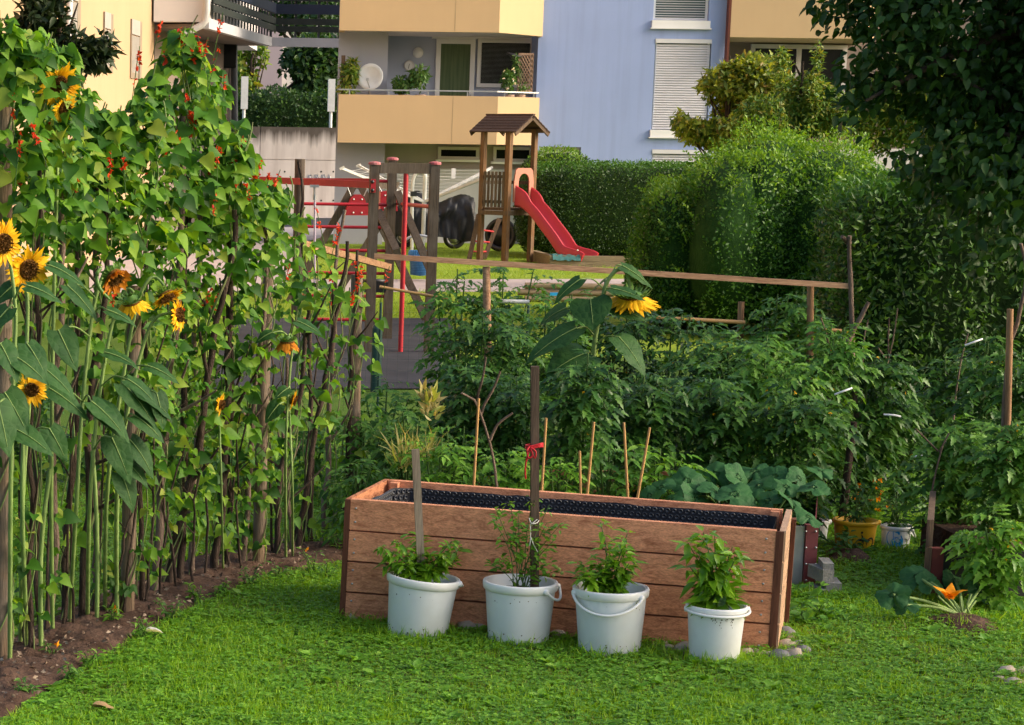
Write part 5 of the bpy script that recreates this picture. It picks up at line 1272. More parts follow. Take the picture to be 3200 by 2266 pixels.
def head(t, c, face, R, old=False, npet=26, pl=1.0, sag=.2, closed=0.0, cup=0.0):
    """flower head facing direction `face`"""
    face = nrm(np.array(face, float)); e = nrm(np.cross(face, (0, 0, 1.0001))); g = np.cross(e, face)
    hd = MB(); hd.lathe([(.001, .012), (R*.25, .016), (R*.42, .012), (R*.5, .0), (R*.5, -.008)], c, 22, face)
    # florets
    a = np.arange(170)*2.39996; r = R*.49*np.sqrt(np.arange(170)/170.0)
    pos = c+e*(np.cos(a)*r)[:, None]+g*(np.sin(a)*r)[:, None]+face*.012
    scatter(hd, DIAM, pos, np.tile(face, (170, 1))+rdir(170)*.5, rdir(170), .014)
    h = hd.build('disc', M['disc'], t)
    pm = MB()
    for lay in range(2):
        n = npet+6; a = np.arange(n)*2*math.pi/n+U(-.1, .1, n)+lay*.12
        o = e*np.cos(a)[:, None]+g*np.sin(a)[:, None]
        d = nrm(o+face*(cup+U(.05-closed, .45-closed, n)[:, None])+np.array([0, 0, -sag])+rdir(n)*(.35 if old else .14))
        scatter(pm, LANCE if not old else DIAM, c+o*R*.47, d, np.tile(face, (n, 1))+rdir(n)*.3, R*.74*pl*U(.65, 1.2, n)*(1 if lay == 0 else .85))
    pm.build('petals', M['petal_old' if old else 'petal'], t)
    sm = MB(); sm.lathe([(R*.5, -.006), (R*.42, -.018), (R*.2, -.028), (.012, -.034)], c, 16, face)
    n = 60; a = np.arange(n)*2*math.pi/n*3.01; o = e*np.cos(a)[:, None]+g*np.sin(a)[:, None]
    scatter(sm, LANCE, c+o*R*U(.3, .5, n)[:, None]-face*.012, nrm(o-face*U(.0, .8, n)[:, None]), np.tile(face, (n, 1)), R*U(.25, .48, n))
    sm.build('sepals', M['sepal'], t)
def sunflower(label, base, path, heads, leaves, r=.0105, Y=None, group='sunflowers in the bean row'):
    t = thing('sunflower', label, 'sunflower', base, group)
    mb = MB(); mb.tube(spline([base]+path, 28), np.linspace(r, r*.55, 28), 9); mb.build('stem', M['stem'], t)
    for h in heads: head(t, *h[:3], **(h[3] if len(h) > 3 else {}))
    for (x, y, Yl, d, L_, w, dr) in leaves:
        p = P(x, y, Yl); mb = MB(); V, a, b = bigleaf(p, d, L_, w*.5, up=nrm(np.array([U(-.3, .3), -.45, 1.0])), droop=dr); mb.grid(V, a, b)
        # petiole back to the stem
        sp = np.array([base]+path); spp = spline(sp, 40); j = int(np.argmin(np.abs(spp[:, 2]-p[2]+.06)));
        if np.linalg.norm(spp[j]-p) < .75: mb.tube(spline([spp[j], (spp[j]+p)/2+[0, 0, .03], p], 10), .0045, 5, mi=1)
        Vc = np.array(V).reshape(a, b, 3)[:10, b//2]+[0, -.001, .0025]; mb.tube(Vc, np.linspace(.0035, .001, 10), 4, mi=1, cap=False)
        mb.build('leaf', [M['bigleaf'], M['stem']], t)
def SP(lst, Y): return [P(x, y, Y) for x, y in lst]
Y = 9.3
sunflower('yellow sunflower cut by the left picture edge', G(22, 1500), SP([(24, 1100), (30, 850), (35, 700), (22, 585), (8, 552)], 9.25)+[P(4, 548, 9.2)],
    [(P(6, 545, 9.12), (.75, -.75, -.05), .085, dict(npet=24))],
    [(35, 800, 9.1, (1, -.3, -.5), .17, .13, .3), (-5, 905, 9.0, (.3, -.3, -1), .22, .15, .1), (20, 690, 9.1, (-.6, -.4, -.6), .16, .12, .2), (60, 640, 9.1, (1, -.1, -.25), .16, .10, .25), (0, 770, 9.1, (.5, -.5, -.7), .18, .13, .2)])
sunflower('biggest yellow sunflower with drooping petals near the left edge', G(62, 1462), SP([(50, 1150), (55, 900), (62, 700), (58, 620), (66, 575)], 9.5)+[P(72, 574, 9.45)],
    [(P(63, 603, 9.32), (.55, -.85, -.12), .088, dict(npet=28, sag=.35))],
    [(110, 595, 9.35, (1, -.2, -.28), .17, .11, .3), (90, 820, 9.3, (1, -.3, -.6), .20, .13, .25), (30, 640, 9.3, (-.9, -.3, -.7), .12, .10, .2), (10, 880, 9.2, (.6, -.4, -.8), .2, .15, .2), (60, 770, 9.3, (.6, -.5, -.7), .17, .12, .2)])
sunflower('withered dark sunflower head hanging down in the row', G(155, 1405), SP([(170, 1150), (185, 900), (205, 720), (222, 640), (240, 600)], 9.95)+[P(258, 598, 9.9)],
    [(P(256, 620, 9.8), (.55, -.55, -.6), .08, dict(old=True, pl=.9, sag=.7, cup=.4))],
    [(150, 640, 9.75, (1, -.3, -.75), .2, .12, .25), (110, 870, 9.7, (1, -.35, -.5), .22, .12, .25), (205, 900, 9.7, (.9, -.3, -.6), .22, .13, .25), (130, 740, 9.7, (.5, -.4, -.9), .2, .14, .1), (240, 695, 9.7, (1, -.2, -.25), .14, .08, .3)])
sunflower('sunflower turned away with green sepals and hanging yellow petals', G(196, 1398), SP([(200, 1150), (215, 950), (240, 780), (262, 690), (285, 648)], 10.0)+[P(300, 655, 9.98)],
    [(P(295, 676, 9.95), (.25, .35, -.9), .085, dict(npet=28, sag=.6, cup=.7))],
    [(235, 790, 9.8, (1, -.3, -.15), .16, .10, .3), (285, 850, 9.8, (1, -.2, -.5), .17, .11, .3), (250, 980, 9.75, (.5, -.3, -1), .22, .14, .15), (215, 905, 9.75, (.8, -.4, -.6), .22, .14, .25)])
sunflower('yellow sunflower seen from the side above its twin', G(235, 1380), SP([(240, 1100), (275, 850), (305, 690), (330, 630), (350, 622)], 10.25)+[P(368, 640, 10.2)],
    [(P(372, 662, 10.15), (.45, -.35, -.75), .075, dict(npet=24, cup=.2))],
    [(310, 870, 10.0, (1, -.2, -.55), .2, .12, .3), (330, 820, 10.0, (.9, -.3, -.2), .16, .11, .3), (275, 860, 10.0, (.8, -.4, -.65), .24, .15, .3), (350, 880, 10.0, (.3, -.3, -.9), .17, .11, .2)])
sunflower('yellow sunflower facing right with ragged upright petals', G(262, 1380), SP([(262, 1100), (290, 900), (325, 760), (350, 712), (378, 702)], 10.2)+[P(390, 704, 10.18)],
    [(P(398, 705, 10.15), (.9, -.35, .1), .068, dict(npet=22, sag=0))],
    [(255, 1010, 9.95, (.9, -.3, -.6), .22, .13, .3), (290, 985, 9.95, (.8, -.3, -.8), .2, .13, .3), (300, 930, 9.95, (.9, -.2, -.5), .18, .12, .3), (270, 1060, 9.95, (.5, -.4, -.9), .18, .13, .3)])
sunflower('small orange sunflower with dark disc low among the stems', G(46, 1455), SP([(50, 1150), (60, 980), (66, 900), (64, 862)], 9.6)+[P(68, 858, 9.6)],
    [(P(70, 873, 9.5), (.25, -.9, .15), .062, dict(old=False, npet=20, sag=.35))], [(30, 960, 9.4, (1, -.4, -.35), .2, .13, .3), (110, 960, 9.5, (.6, -.3, -.9), .16, .11, .2)])
sunflower('withered orange sunflower hanging face down near the red rungs', G(640, 1262), SP([(640, 1000), (648, 850), (655, 770), (650, 748)], 11.7)+[P(646, 752, 11.65)],
    [(P(643, 766, 11.6), (.05, .1, -1), .075, dict(old=True, pl=1.0, sag=.6, cup=.9))],
    [(665, 720, 11.5, (.9, -.4, -.25), .15, .11, .25), (610, 745, 11.5, (-.9, -.3, -.3), .10, .09, .3)], r=.008)
sunflower('small yellow sunflower in profile low in the row', G(655, 1255), SP([(655, 1100), (650, 960), (648, 900)], 11.75)+[P(652, 890, 11.72)],
    [(P(655, 895, 11.7), (.85, -.1, -.25), .052, dict(npet=18, closed=-.1))], [(625, 905, 11.6, (-.6, -.4, -.6), .12, .10, .3), (645, 870, 11.6, (-.5, -.5, -.2), .1, .08, .3)], r=.007)
sunflower('tiny yellow sunflower between the slanting poles', G(500, 1290), SP([(496, 1100), (492, 960), (488, 900)], 11.3)+[P(490, 896, 11.28)],
    [(P(492, 905, 11.25), (.8, -.3, -.1), .05, dict(npet=16))], [], r=.006)
sunflower('yellow orange sunflower at the top left among bean leaves', G(118, 1435), SP([(115, 1100), (120, 700), (128, 400), (130, 240)], 9.9)+[P(132, 200, 9.82)],
    [(P(132, 190, 9.75), (.3, -.8, -.2), .085, dict(npet=24, sag=.4)), (P(143, 243, 9.75), (.6, -.7, -.3), .06, dict(npet=18, sag=.4))], [(150, 250, 9.8, (1, -.2, -.2), .14, .09, .3)])
# bare sunflower stems standing among the poles
for x, y, tx, ty, lab in ((155, 1330, 172, 930, 'thick pale green stalk left of two thin ones'), (196, 1345, 198, 1010, 'left one of two thin straight green stalks'), (217, 1350, 207, 1010, 'right one of two thin straight green stalks'), (92, 1410, 112, 1050, 'green stalk crossing the dark poles at the left'), (262, 1340, 276, 960, 'green stalk just left of the round weathered post')):
    b = G(x, y+55); mb = MB(); mb.tube(spline([b, P(x, (y+ty)/2, b[1]), P(tx, ty, b[1])], 12), .011 if 'thick' not in lab else .016, 8); mb.build('sunflower_stalk', M['stem'], loc=b, label=lab, cat='stalk', group='bare sunflower stalks')
# the large sunflower in the middle
Yc = 12.9
b = P(1325, 1100, Yc); b[2] = 0
sunflower('tall sunflower with a drooping yellow head standing above the tomato plants', b, SP([(1328, 900), (1330, 780), (1345, 690), (1358, 635), (1378, 607), (1398, 605), (1408, 625)], Yc)+[P(1411, 648, Yc)],
    [(P(1413, 664, Yc-.03), (.06, .22, -.97), .150, dict(npet=40, sag=.3, cup=.35, pl=1.0))],
    [(1322, 670, Yc-.1, (-.05, -.8, -.75), 0.207, 0.251, .2), (1300, 625, Yc-.05, (-.9, -.25, -.55), 0.207, 0.114, .25), (1290, 735, Yc-.1, (-1, -.3, -.42), 0.352, 0.194, .25), (1268, 690, Yc+.05, (-.8, .1, -.35), 0.176, 0.160, .25),
     (1315, 790, Yc-.1, (-.9, -.5, -.22), 0.290, 0.296, .28), (1385, 755, Yc-.1, (.6, -.45, -.6), 0.269, 0.228, .25), (1370, 690, Yc-.05, (.9, -.3, -.1), 0.207, 0.160, .3), (1392, 595, Yc, (.9, -.2, -.45), 0.217, 0.103, .2), (1368, 646, Yc-.1, (.9, -.45, -.12), 0.207, 0.137, .2), (1355, 628, Yc+.05, (-.4, .3, -.3), 0.134, 0.114, .2), (1285, 800, Yc, (-.6, -.2, -.3), 0.145, 0.160, .3)],
    r=.016, group='sunflower')
# ---------------------------------------------------------------- tomato plants
def compound(fm, base, d, L_, T, size, nl=4):
    """rachis positions base (N,3), direction d; paired leaflets along it"""
    n = len(base); d = nrm(d); s = nrm(np.cross(d, [0, 0, 1.0]))
    for k in range(nl):
        f = (k+.6)/nl; p = base+d*(L_*f)[:, None]-np.array([0, 0, 1])*(L_*.35*f*f)[:, None]
        for sg in (1, -1):
            dd = nrm(d*.55+s*sg+np.stack([np.zeros(n), np.zeros(n), U(-.7, .1, n)], 1))
            scatter(fm, T, p, dd, np.stack([U(-.5, .5, n), U(-.8, .1, n), np.ones(n)], 1), size*(.6+.4*f)*U(.7, 1.15, n))
    p = base+d*L_[:, None]-np.array([0, 0, 1])*(L_*.35)[:, None]
    scatter(fm, T, p, nrm(d+np.array([0, 0, -.6])), np.stack([U(-.5, .5, n), U(-.8, .1, n), np.ones(n)], 1), size*1.15)
def tomato(label, x, ytop, Y, hw, nleaf=85, mat='tomato2', size=.066, name='tomato_plant', group='tomato plants along the rails', flowers=4, low=.1, T=TOOTH):
    c = P(x, 900, Y); b = np.array([c[0], Y, 0]); ht = P(x, ytop, Y)[2]; R = PX(hw, Y)
    t = thing(name, label, 'plant', b, group); sm = MB(); fm = MB(); P_, D_ = [], []
    ns = 5
    for k in range(ns):
        a = U(0, 6.28); r = R*U(.25, .95); tip = b+[r*math.cos(a), r*.55*math.sin(a), ht*U(.84, 1.02) if k else ht*1.02]
        if k == 0: tip[:2] = b[:2]+[U(-.1, .1)*R, 0]
        sp = spline([b, b*.6+tip*.4+[0, 0, ht*.12], tip], 20); sm.tube(sp, np.linspace(.010, .004, 20), 6)
        m_ = nleaf//ns; f = low+(1-low)*U(0, 1, m_)**.8; i = np.clip((f*19).astype(int), 0, 19); P_.append(sp[i]); a = U(0, 6.28, m_)
        D_.append(np.stack([np.cos(a), np.sin(a)*.8-.25, U(-.25, .75, m_)], 1))
    P_ = np.concatenate(P_); D_ = np.concatenate(D_); compound(fm, P_, D_, U(.14, .26, len(P_))*min(1.25, .6+R), T, size)
    sm.build('stem', M['stemdk'], t); fm.build('foliage', M[mat], t)
    if flowers:
        mb = MB(); k = flowers*3; p = P_[rng.integers(0, len(P_), k)]+[0, -.08, .02]
        for j in range(3): scatter(mb, LANCE, p, nrm(rdir(k)+[0, -.3, -.6]), rdir(k), .016)
        mb.build('flowers', M['petal'], t)
TOM = [
 ('tall tomato plant left of the short square post', 1012, 612, 14.5, 75, 95), ('tomato plant reaching the rail at the short square post', 1118, 606, 14.6, 80, 100),
 ('dense tomato plant below the white plastic pipe', 1075, 700, 13.9, 100, 120), ('tomato plant left of the tall sunflower stem', 1215, 690, 14.2, 90, 100), ('leafy tomato plant before the border timbers', 1270, 668, 14.8, 80, 90), ('tomato plant behind the drooping sunflower head', 1395, 700, 14.7, 80, 95),
 ('low tomato plant in front of the sunflower', 1310, 800, 12.55, 95, 110), ('tomato plant right of the tall sunflower head', 1490, 700, 14.3, 90, 100),
 ('tomato plant under the level bamboo rail', 1580, 735, 13.9, 100, 115), ('tomato plant right of the reddish post stub', 1720, 668, 14.4, 80, 90),
 ('tomato plant climbing the round post under the rail end', 1785, 645, 14.5, 55, 60), ('broad tomato plant with yellow blossoms in the middle of the row', 1700, 760, 13.4, 120, 130),
 ('tomato plant in front of the bare branch pole', 1850, 735, 13.8, 90, 100), ('shaded tomato plant above the squash leaves', 1600, 850, 13.0, 120, 120),
 ('shaded tomato plant behind the centre bamboo canes', 1420, 830, 13.0, 110, 115), ('shaded tomato plant above the squash at its right end', 1780, 880, 12.9, 110, 115),
 ('tomato plant between branch pole and tall thin twig', 1945, 800, 14.2, 90, 95), ('tomato plant behind the yoghurt bucket', 2020, 880, 14.4, 90, 95),
 ('tomato plant behind the leaning thin twig', 2110, 800, 14.6, 90, 95), ('tomato plant left of the pale post at the right edge', 2200, 760, 13.6, 85, 95),
 ('tomato plant at the right edge behind the grey crooked branch', 2285, 790, 13.0, 80, 95), ('tomato plant growing out of the dark side bed', 2150, 960, 12.6, 85, 95),
 ('tall tomato plant at the right picture edge', 2265, 950, 12.2, 80, 110), ('dark leafy plant behind the yellow bucket', 1900, 960, 14.2, 80, 80),
 ('low tomato plant left of the dark stake', 1150, 850, 13.2, 90, 95), ('leafy tomato plant above the forked branch', 1040, 820, 13.4, 85, 90)]
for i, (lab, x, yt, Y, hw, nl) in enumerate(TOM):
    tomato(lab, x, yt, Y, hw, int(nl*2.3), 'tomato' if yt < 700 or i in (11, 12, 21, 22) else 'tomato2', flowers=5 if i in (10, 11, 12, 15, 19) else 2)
tomato('bright green tomato plant low at the right picture edge', 2262, 1165, 11.2, 62, 110, 'herb', .07, low=.02)
tomato('low green plants at the foot of the right-hand bed', 2240, 1330, 11.6, 60, 60, 'tomato', .06, low=.02)
for i, (lab, x, yt, Y, hw, nl, mat, sz) in enumerate([
 ('feathery green herb bed left of the withered plant', 860, 860, 14.0, 85, 110, 'tomato', .06), ('green herb at the end post of the bean row', 815, 940, 13.2, 70, 90, 'tomato', .06),
 ('green herb behind the wooden slat', 920, 920, 13.0, 80, 100, 'tomato', .06), ('low fresh green plant behind the left end of the larch bed', 985, 985, 12.4, 80, 95, 'herb', .06),
 ('fresh green plant left of the forked branch', 1035, 960, 12.6, 70, 90, 'herb', .055), ('green plant at the left corner of the larch bed', 800, 1040, 12.5, 55, 70, 'tomato', .06),
 ('low green plant beside the dark stake behind the bed', 1140, 1010, 12.3, 60, 70, 'herb', .06), ('young pepper plant between the bamboo canes', 1260, 1030, 12.2, 60, 60, 'herb', .06),
 ('young plant right of the tall bamboo cane', 1370, 1010, 12.3, 60, 65, 'tomato', .07), ('pepper seedling by the rightmost bamboo cane', 1480, 1010, 12.3, 70, 65, 'herb', .075),
 ('dark green plants beyond the bean row', 700, 930, 14.5, 90, 95, 'tomato', .06), ('grassy green clump behind the slanting pole', 560, 1010, 14.5, 90, 90, 'tomato', .065), ('green garden plants behind the round weathered post', 420, 960, 14.8, 110, 105, 'tomato', .07), ('green garden plants behind the left sunflower stems', 240, 900, 15.0, 120, 110, 'tomato2', .07), ('dark green garden plants at the far left', 70, 880, 15.0, 110, 105, 'tomato2', .07)]):
    tomato(lab, x, yt, Y, hw, nl, mat, sz, name='garden_plant', group='green plants in the beds', flowers=0, T=LANCE if i % 2 else TOOTH)
# withered plants
def tuft(label, x, y, Y, h, w, n, mat, name='withered_plant'):
    b = P(x, y, Y); t = thing(name, label, 'plant', b); fm = MB()
    d = nrm(np.stack([rng.normal(size=n)*w, rng.normal(size=n)*w*.6, U(.4, 1.2, n)], 1)); scatter(fm, BLADE if h > .12 else LANCE, b+rng.normal(size=(n, 3))*[.02, .02, .02]+d*U(0, .5, n)[:, None]*h, d, rdir(n), h*U(.5, 1, n)); fm.build('foliage', M[mat], t)
tuft('pale yellow leaf tuft on the herb bed', 958, 905, 12.6, .10, .5, 26, 'yellowish'); tuft('dry straw coloured flower head below the yellow tuft', 967, 930, 12.6, .07, .6, 22, 'yellowish')
tuft('dry straw coloured stalks behind the wooden slat', 905, 1045, 12.4, .2, .55, 60, 'yellowish'); tuft('bleached dry plant left of the wooden slat', 955, 1030, 12.5, .16, .6, 45, 'yellowish')
# ---------------------------------------------------------------- squash behind the bed, zucchini at the right
def lobed(c, face, R, rot, mb, mi=0):
    face = nrm(np.array(face, float)); e = nrm(np.cross(face, (.1, 1, .2))); g = np.cross(face, e); V = [c]; na, nr = 40, 5; ph = U(0, 6)
    for k in range(1, nr+1):
        f = k/nr
        for i in range(na):
            a = 2*math.pi*i/na; lob = 1-.17*(1-abs(math.cos(2.5*(a-math.pi*.5)+ph*.1)))+.05*math.sin(2*a+ph)-.55*math.exp(-((a-math.pi*1.5)/.16)**2)+.04*math.sin(a*15)
            aa = a+rot; r = R*f*lob; z = R*(.05*f**1.5*abs(math.cos(2.5*(a-math.pi*.5)+ph*.1))-.16*f*f+.13*math.sin(2*a+ph)*f*f+.06*math.sin(5*a+ph)*f)
            V.append(c+e*r*math.cos(aa)+g*r*math.sin(aa)+face*z)
    mb.add(V, [(0, 1+i, 1+(i+1) % na) for i in range(na)], mi, True)
    n0 = mb.n-len(V); Fq = [(1+k*na+i, 1+k*na+(i+1) % na, 1+(k+1)*na+(i+1) % na, 1+(k+1)*na+i) for k in range(nr-1) for i in range(na)]
    mb.c.append((np.zeros((0, 3)), np.array(Fq)+n0, mi, True))
sq = thing('squash_plant', 'squash plant with big bluish green lobed leaves behind the larch bed', 'plant', [P(1650, 1150, 12.2)[0], 12.2, 0])
for x, y, r, dy in ((1480, 1082, 42, 0), (1540, 1068, 40, .1), (1600, 1052, 42, .3), (1655, 1060, 46, .2), (1645, 1098, 44, -.1), (1700, 1078, 40, .0), (1735, 1058, 44, .25), (1760, 1080, 40, .0), (1790, 1062, 42, .2), (1822, 1082, 46, -.05), (1812, 1148, 46, -.4), (1560, 1102, 40, .0), (1500, 1110, 36, -.1), (1720, 1112, 38, -.15), (1770, 1108, 38, -.2), (1690, 1045, 40, .35), (1838, 1045, 34, .3), (1600, 1090, 38, 0), (1455, 1100, 32, 0), (1680, 1115, 36, -.1)):
    Yl = 12.0+dy; y += 9; c = P(x, y, Yl); r = r*U(.7, 1.0); mb = MB(); lobed(c, (U(-.9, .9), U(-1, -.2), U(.5, 1.4)) if r < 46 or y < 1120 else (.1, -1, .25), PX(r*1.12, Yl), U(-.6, .6)+math.pi, mb)
    b0 = np.array([WL[sq][0]+U(-.5, .5)*.3+(c[0]-WL[sq][0])*.6, 12.3, .25]); mb.tube(spline([b0, (b0+c)/2+[0, 0, .06], c], 8), .006, 6, mi=1); mb.build('leaf', [M['squashleaf'], M['stemdk']], sq)
zb = G(2160, 1392); zu = thing('zucchini_plant', 'zucchini plant with one orange flower and pale stalks on the lawn edge', 'plant', zb)
for x, y, r, dy, fc in ((2000, 1332, 40, -.1, (-.4, -.7, .8)), (2055, 1292, 42, .35, (-.3, -.6, .9)), (2085, 1305, 36, .3, (.2, -.7, .8)), (2140, 1300, 34, .45, (.3, -.6, .8)), (2195, 1318, 40, .3, (.5, -.6, .7)), (2030, 1355, 34, -.1, (-.2, -.4, 1))):
    Yl = zb[1]+dy; c = P(x, y, Yl); mb = MB(); lobed(c, fc, PX(r, Yl), math.pi+U(-.5, .5), mb); mb.tube(spline([zb+[U(-.05, .05), 0, .02], (zb+c)/2+[0, 0, .03], c], 10), .008, 6, mi=1); mb.build('leaf', [M['squashleaf'], M['stem']], zu)
for tx, ty in ((2100, 1335), (2122, 1340), (2135, 1345), (2175, 1330), (2185, 1345), (2150, 1335)):
    mb = MB(); mb.tube(spline([zb+[U(-.04, .04), 0, .02], P((2155+tx)/2, (1392+ty)/2-3, zb[1]), P(tx, ty, zb[1]+.02)], 8), .006, 6); mb.build('stalk', M['stem'], zu)
fl = P(2126, 1338, zb[1]-.05); mb = MB(); n = 5
for i in range(n):
    a = i*2*math.pi/n; V, nu, nv = bigleaf(fl, (math.cos(a)*.62, math.sin(a)*.4-.1, .75), .085, .028, up=(-math.cos(a), -math.sin(a), .3), droop=.45, fold=.1); mb.grid(V, nu, nv)
mb.build('flower', M['orangeflower'], zu)
# soil mounds
def mound(name, x, y, rx, ry, h, label):
    c = G(x, y); V = []; n = 18
    for i in range(7):
        for j in range(n+1):
            a = 2*math.pi*(j % n)/n; f = i/6; r = f*(1+.2*noise.noise(Vector((math.cos(a)*1.5, math.sin(a)*1.5, x))))
            V.append(c+[rx*r*math.cos(a), ry*r*math.sin(a), h*(1-f*f)*(1+.5*noise.noise(Vector((r*4*math.cos(a), r*4*math.sin(a), y))))+.002])
    mb = MB(); mb.grid(V, 7, n+1); mb.build(name, M['soil'], loc=c, label=label, cat='soil heap')
mound('soil_mound', 1900, 1256, .17, .25, .07, 'small brown soil mound on the grass before the yellow bucket')
mound('soil_mound', 2160, 1402, .22, .25, .05, 'patch of bare soil under the zucchini plant')
bush('young_plant', 'small leafy plant growing on the soil mound before the yellow bucket', 'plant', G(1895, 1252), fan(G(1895, 1252), [(1860, 1210), (1900, 1185), (1925, 1205), (1870, 1230), (1938, 1228), (1885, 1195), (1850, 1238)], G(1895, 1252)[1], .15), OVAL, .06, 22, 'tomato2', spread=.04)
bush('marigold_plant', 'orange yellow marigolds behind the yellow bucket', 'plant', [P(1935, 1200, 14)[0], 14, 0], fan(np.array([P(1935, 1200, 14)[0], 14, 0]), [(1920, 1085), (1950, 1080), (1965, 1100), (1985, 1120), (1930, 1110), (1910, 1120), (1975, 1085)], 14, .1), LANCE, .05, 40, 'tomato', spread=.05, flowers=(20, 'orangeflower', .024))
for x, y, lab in ((1812, 1352, 'weedy clump at the foot of the maroon profile'), (1830, 1385, 'broadleaf weed on the grass right of the larch bed'), (1795, 1400, 'weed close to the right corner of the larch bed')):
    c = G(x, y); bush('weed', lab, 'weed', c, fan(c, [(x-25, y-35), (x, y-50), (x+25, y-38), (x-35, y-15), (x+38, y-15), (x+10, y-30)], c[1], .1), OVAL, .07, 10, 'herb', spread=.02, start=.4)
# weeds and marigolds in the bean soil strip
for i, (x, y, s, fl) in enumerate(((250, 1408, 60, 2), (120, 1478, 40, 2), (330, 1440, 55, 0), (380, 1400, 60, 0), (440, 1360, 50, 0), (560, 1320, 55, 0), (700, 1290, 60, 1), (160, 1530, 50, 0), (200, 1500, 45, 0), (60, 1560, 50, 0), (500, 1345, 40, 0), (620, 1302, 45, 0), (760, 1250, 55, 0), (735, 1300, 40, 0))):
    c = G(x, y); bush('weed', ['orange flowered marigold seedling left of the round weathered post', 'yellow button flowered weed at the front of the soil strip', 'dark weed on the soil strip right of the round weathered post', 'small weed right beside the round post weed', 'curled weed half way along the soil strip', 'leafy weed at the foot of the second weathered post', 'weed with an orange blossom near the end of the bean row', 'grassy weed at the lawn edge at the left', 'broad grassy weed on the soil near the front', 'weed at the lower left corner of the soil', 'tiny weed on the soil edge in the middle of the strip', 'weed tuft between second weathered post and pole', 'tall weed at the left corner of the larch bed', 'weed tuft in the grass just left of the larch bed'][i], 'weed', c, fan(c, [(x+U(-s, s)*.5, y-U(.3, 1)*s) for k in range(7)], c[1], .05), LANCE, .045, 12, 'tomato' if i % 2 else 'herb', spread=.02, start=.2, flowers=(fl, 'orangeflower', .022) if fl else None)
# ---------------------------------------------------------------- hedges and trees
def superell(c, h, n, p=5.0, e=0):
    q = rng.normal(size=(n*2, 3)); f = rng.integers(0, 3, n*2); w = np.array([h[1]*h[2], h[0]*h[2], h[0]*h[1]]); w = w/w.sum()
    f = rng.choice(3, n*2, p=w); q = U(-1, 1, (n*2, 3)); s = np.sign(U(-1, 1, n*2)); q[np.arange(n*2), f] = s
    q = q[~((f == 1) & (s > 0))][:n]; q = q[q[:, 2] > -.95]
    L = (np.abs(q)**p).sum(1)**(1/p); u = q/L[:, None]
    nn = nrm(np.sign(u)*np.abs(u)**(p-1)/np.array(h)); return np.array(c)+u*h, nn
def hedge(name, label, boxes, n, size, mat, topmat, T=DIAM, amp=.09, group=None, fr=1.5, core='core', shoots=0, p=5.0, sl=None):
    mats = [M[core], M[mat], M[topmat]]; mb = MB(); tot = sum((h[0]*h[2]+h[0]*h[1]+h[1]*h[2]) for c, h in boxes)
    loc = np.array([boxes[0][0][0], boxes[0][0][1], 0])
    sl = (boxes[0][0][0]-boxes[0][1][0])/(boxes[0][0][1]-boxes[0][1][1]) if sl is None else sl; yr = boxes[0][0][1]-boxes[0][1][1]
    SH = lambda q: q+np.stack([(q[:, 1]-yr)*sl, 0*q[:, 0], 0*q[:, 0]], 1)
    for c, h in boxes:
        c = np.array(c, float); h = np.array(h, float)
        # core
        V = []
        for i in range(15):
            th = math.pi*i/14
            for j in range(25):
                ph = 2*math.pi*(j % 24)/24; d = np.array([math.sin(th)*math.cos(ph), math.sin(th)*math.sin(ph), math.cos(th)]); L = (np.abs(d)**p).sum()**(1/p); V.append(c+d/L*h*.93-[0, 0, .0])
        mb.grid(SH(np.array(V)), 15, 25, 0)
        k = int(n*(h[0]*h[2]+h[0]*h[1]+h[1]*h[2])/tot); pos, nn = superell(c, h, k, p)
        dsp = np.array([noise.noise(Vector(tuple(q*fr)))+.5*noise.noise(Vector(tuple(q*fr*3))) for q in pos])*amp
        ok = np.array([noise.noise(Vector(tuple(q*fr*6.3+7))) for q in pos]) > -.40; pos, nn, dsp = pos[ok], nn[ok], dsp[ok]
        pos = SH(pos)+nn*(dsp+U(-.10, .05, len(pos))*min(1, size*22))[:, None]
        d = nrm(nn*.6+rdir(len(pos))*.8+[0, 0, .25]); nor = nrm(nn+rdir(len(pos))*.6)
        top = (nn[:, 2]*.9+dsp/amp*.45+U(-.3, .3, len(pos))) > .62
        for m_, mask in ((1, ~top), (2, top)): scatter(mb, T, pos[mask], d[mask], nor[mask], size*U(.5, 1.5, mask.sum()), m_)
        if shoots:
            ks = int(shoots*h[0]*h[2]); b, nb = superell(c, h, ks, p); b = SH(b)
            for q, nq in zip(b, nb):
                dd = nrm(nq*.5+np.array([U(-.4, .4), U(-.3, 0), U(.4, 1.2)])); L_ = U(.12, .45); m2 = int(L_/.022); f = np.linspace(.1, 1, m2)
                sp = q+dd*(f*L_)[:, None]+np.array([0, 0, -.25*L_])*(f**2)[:, None]
                ld = nrm(rdir(m2)+dd*.7); scatter(mb, T, sp, ld, rdir(m2)+[0, -.3, .8], size*U(.8, 1.25, m2), 2)
    return mb.build(name, mats, loc=loc, label=label, cat='hedge', group=group)
def hb(x0, x1, yt, Y0, Y1, top_at=None):
    a = P(x0, 500, Y0)[0]; b = P(x1, 500, Y0)[0]; zt = P((x0+x1)/2, yt, Y0)[2]
    return ((a+b)/2, (Y0+Y1)/2, zt/2-.02), ((b-a)/2, (Y1-Y0)/2, zt/2+.02)
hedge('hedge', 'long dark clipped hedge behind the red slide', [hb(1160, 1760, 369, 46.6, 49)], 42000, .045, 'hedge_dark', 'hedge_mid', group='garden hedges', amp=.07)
hedge('hedge', 'rounded yellow green shrub top rising above the dark clipped hedge', [hb(1158, 1330, 334, 47.6, 50)], 14000, .05, 'hedge_dark', 'hedge_top', group='garden hedges', p=2.6)
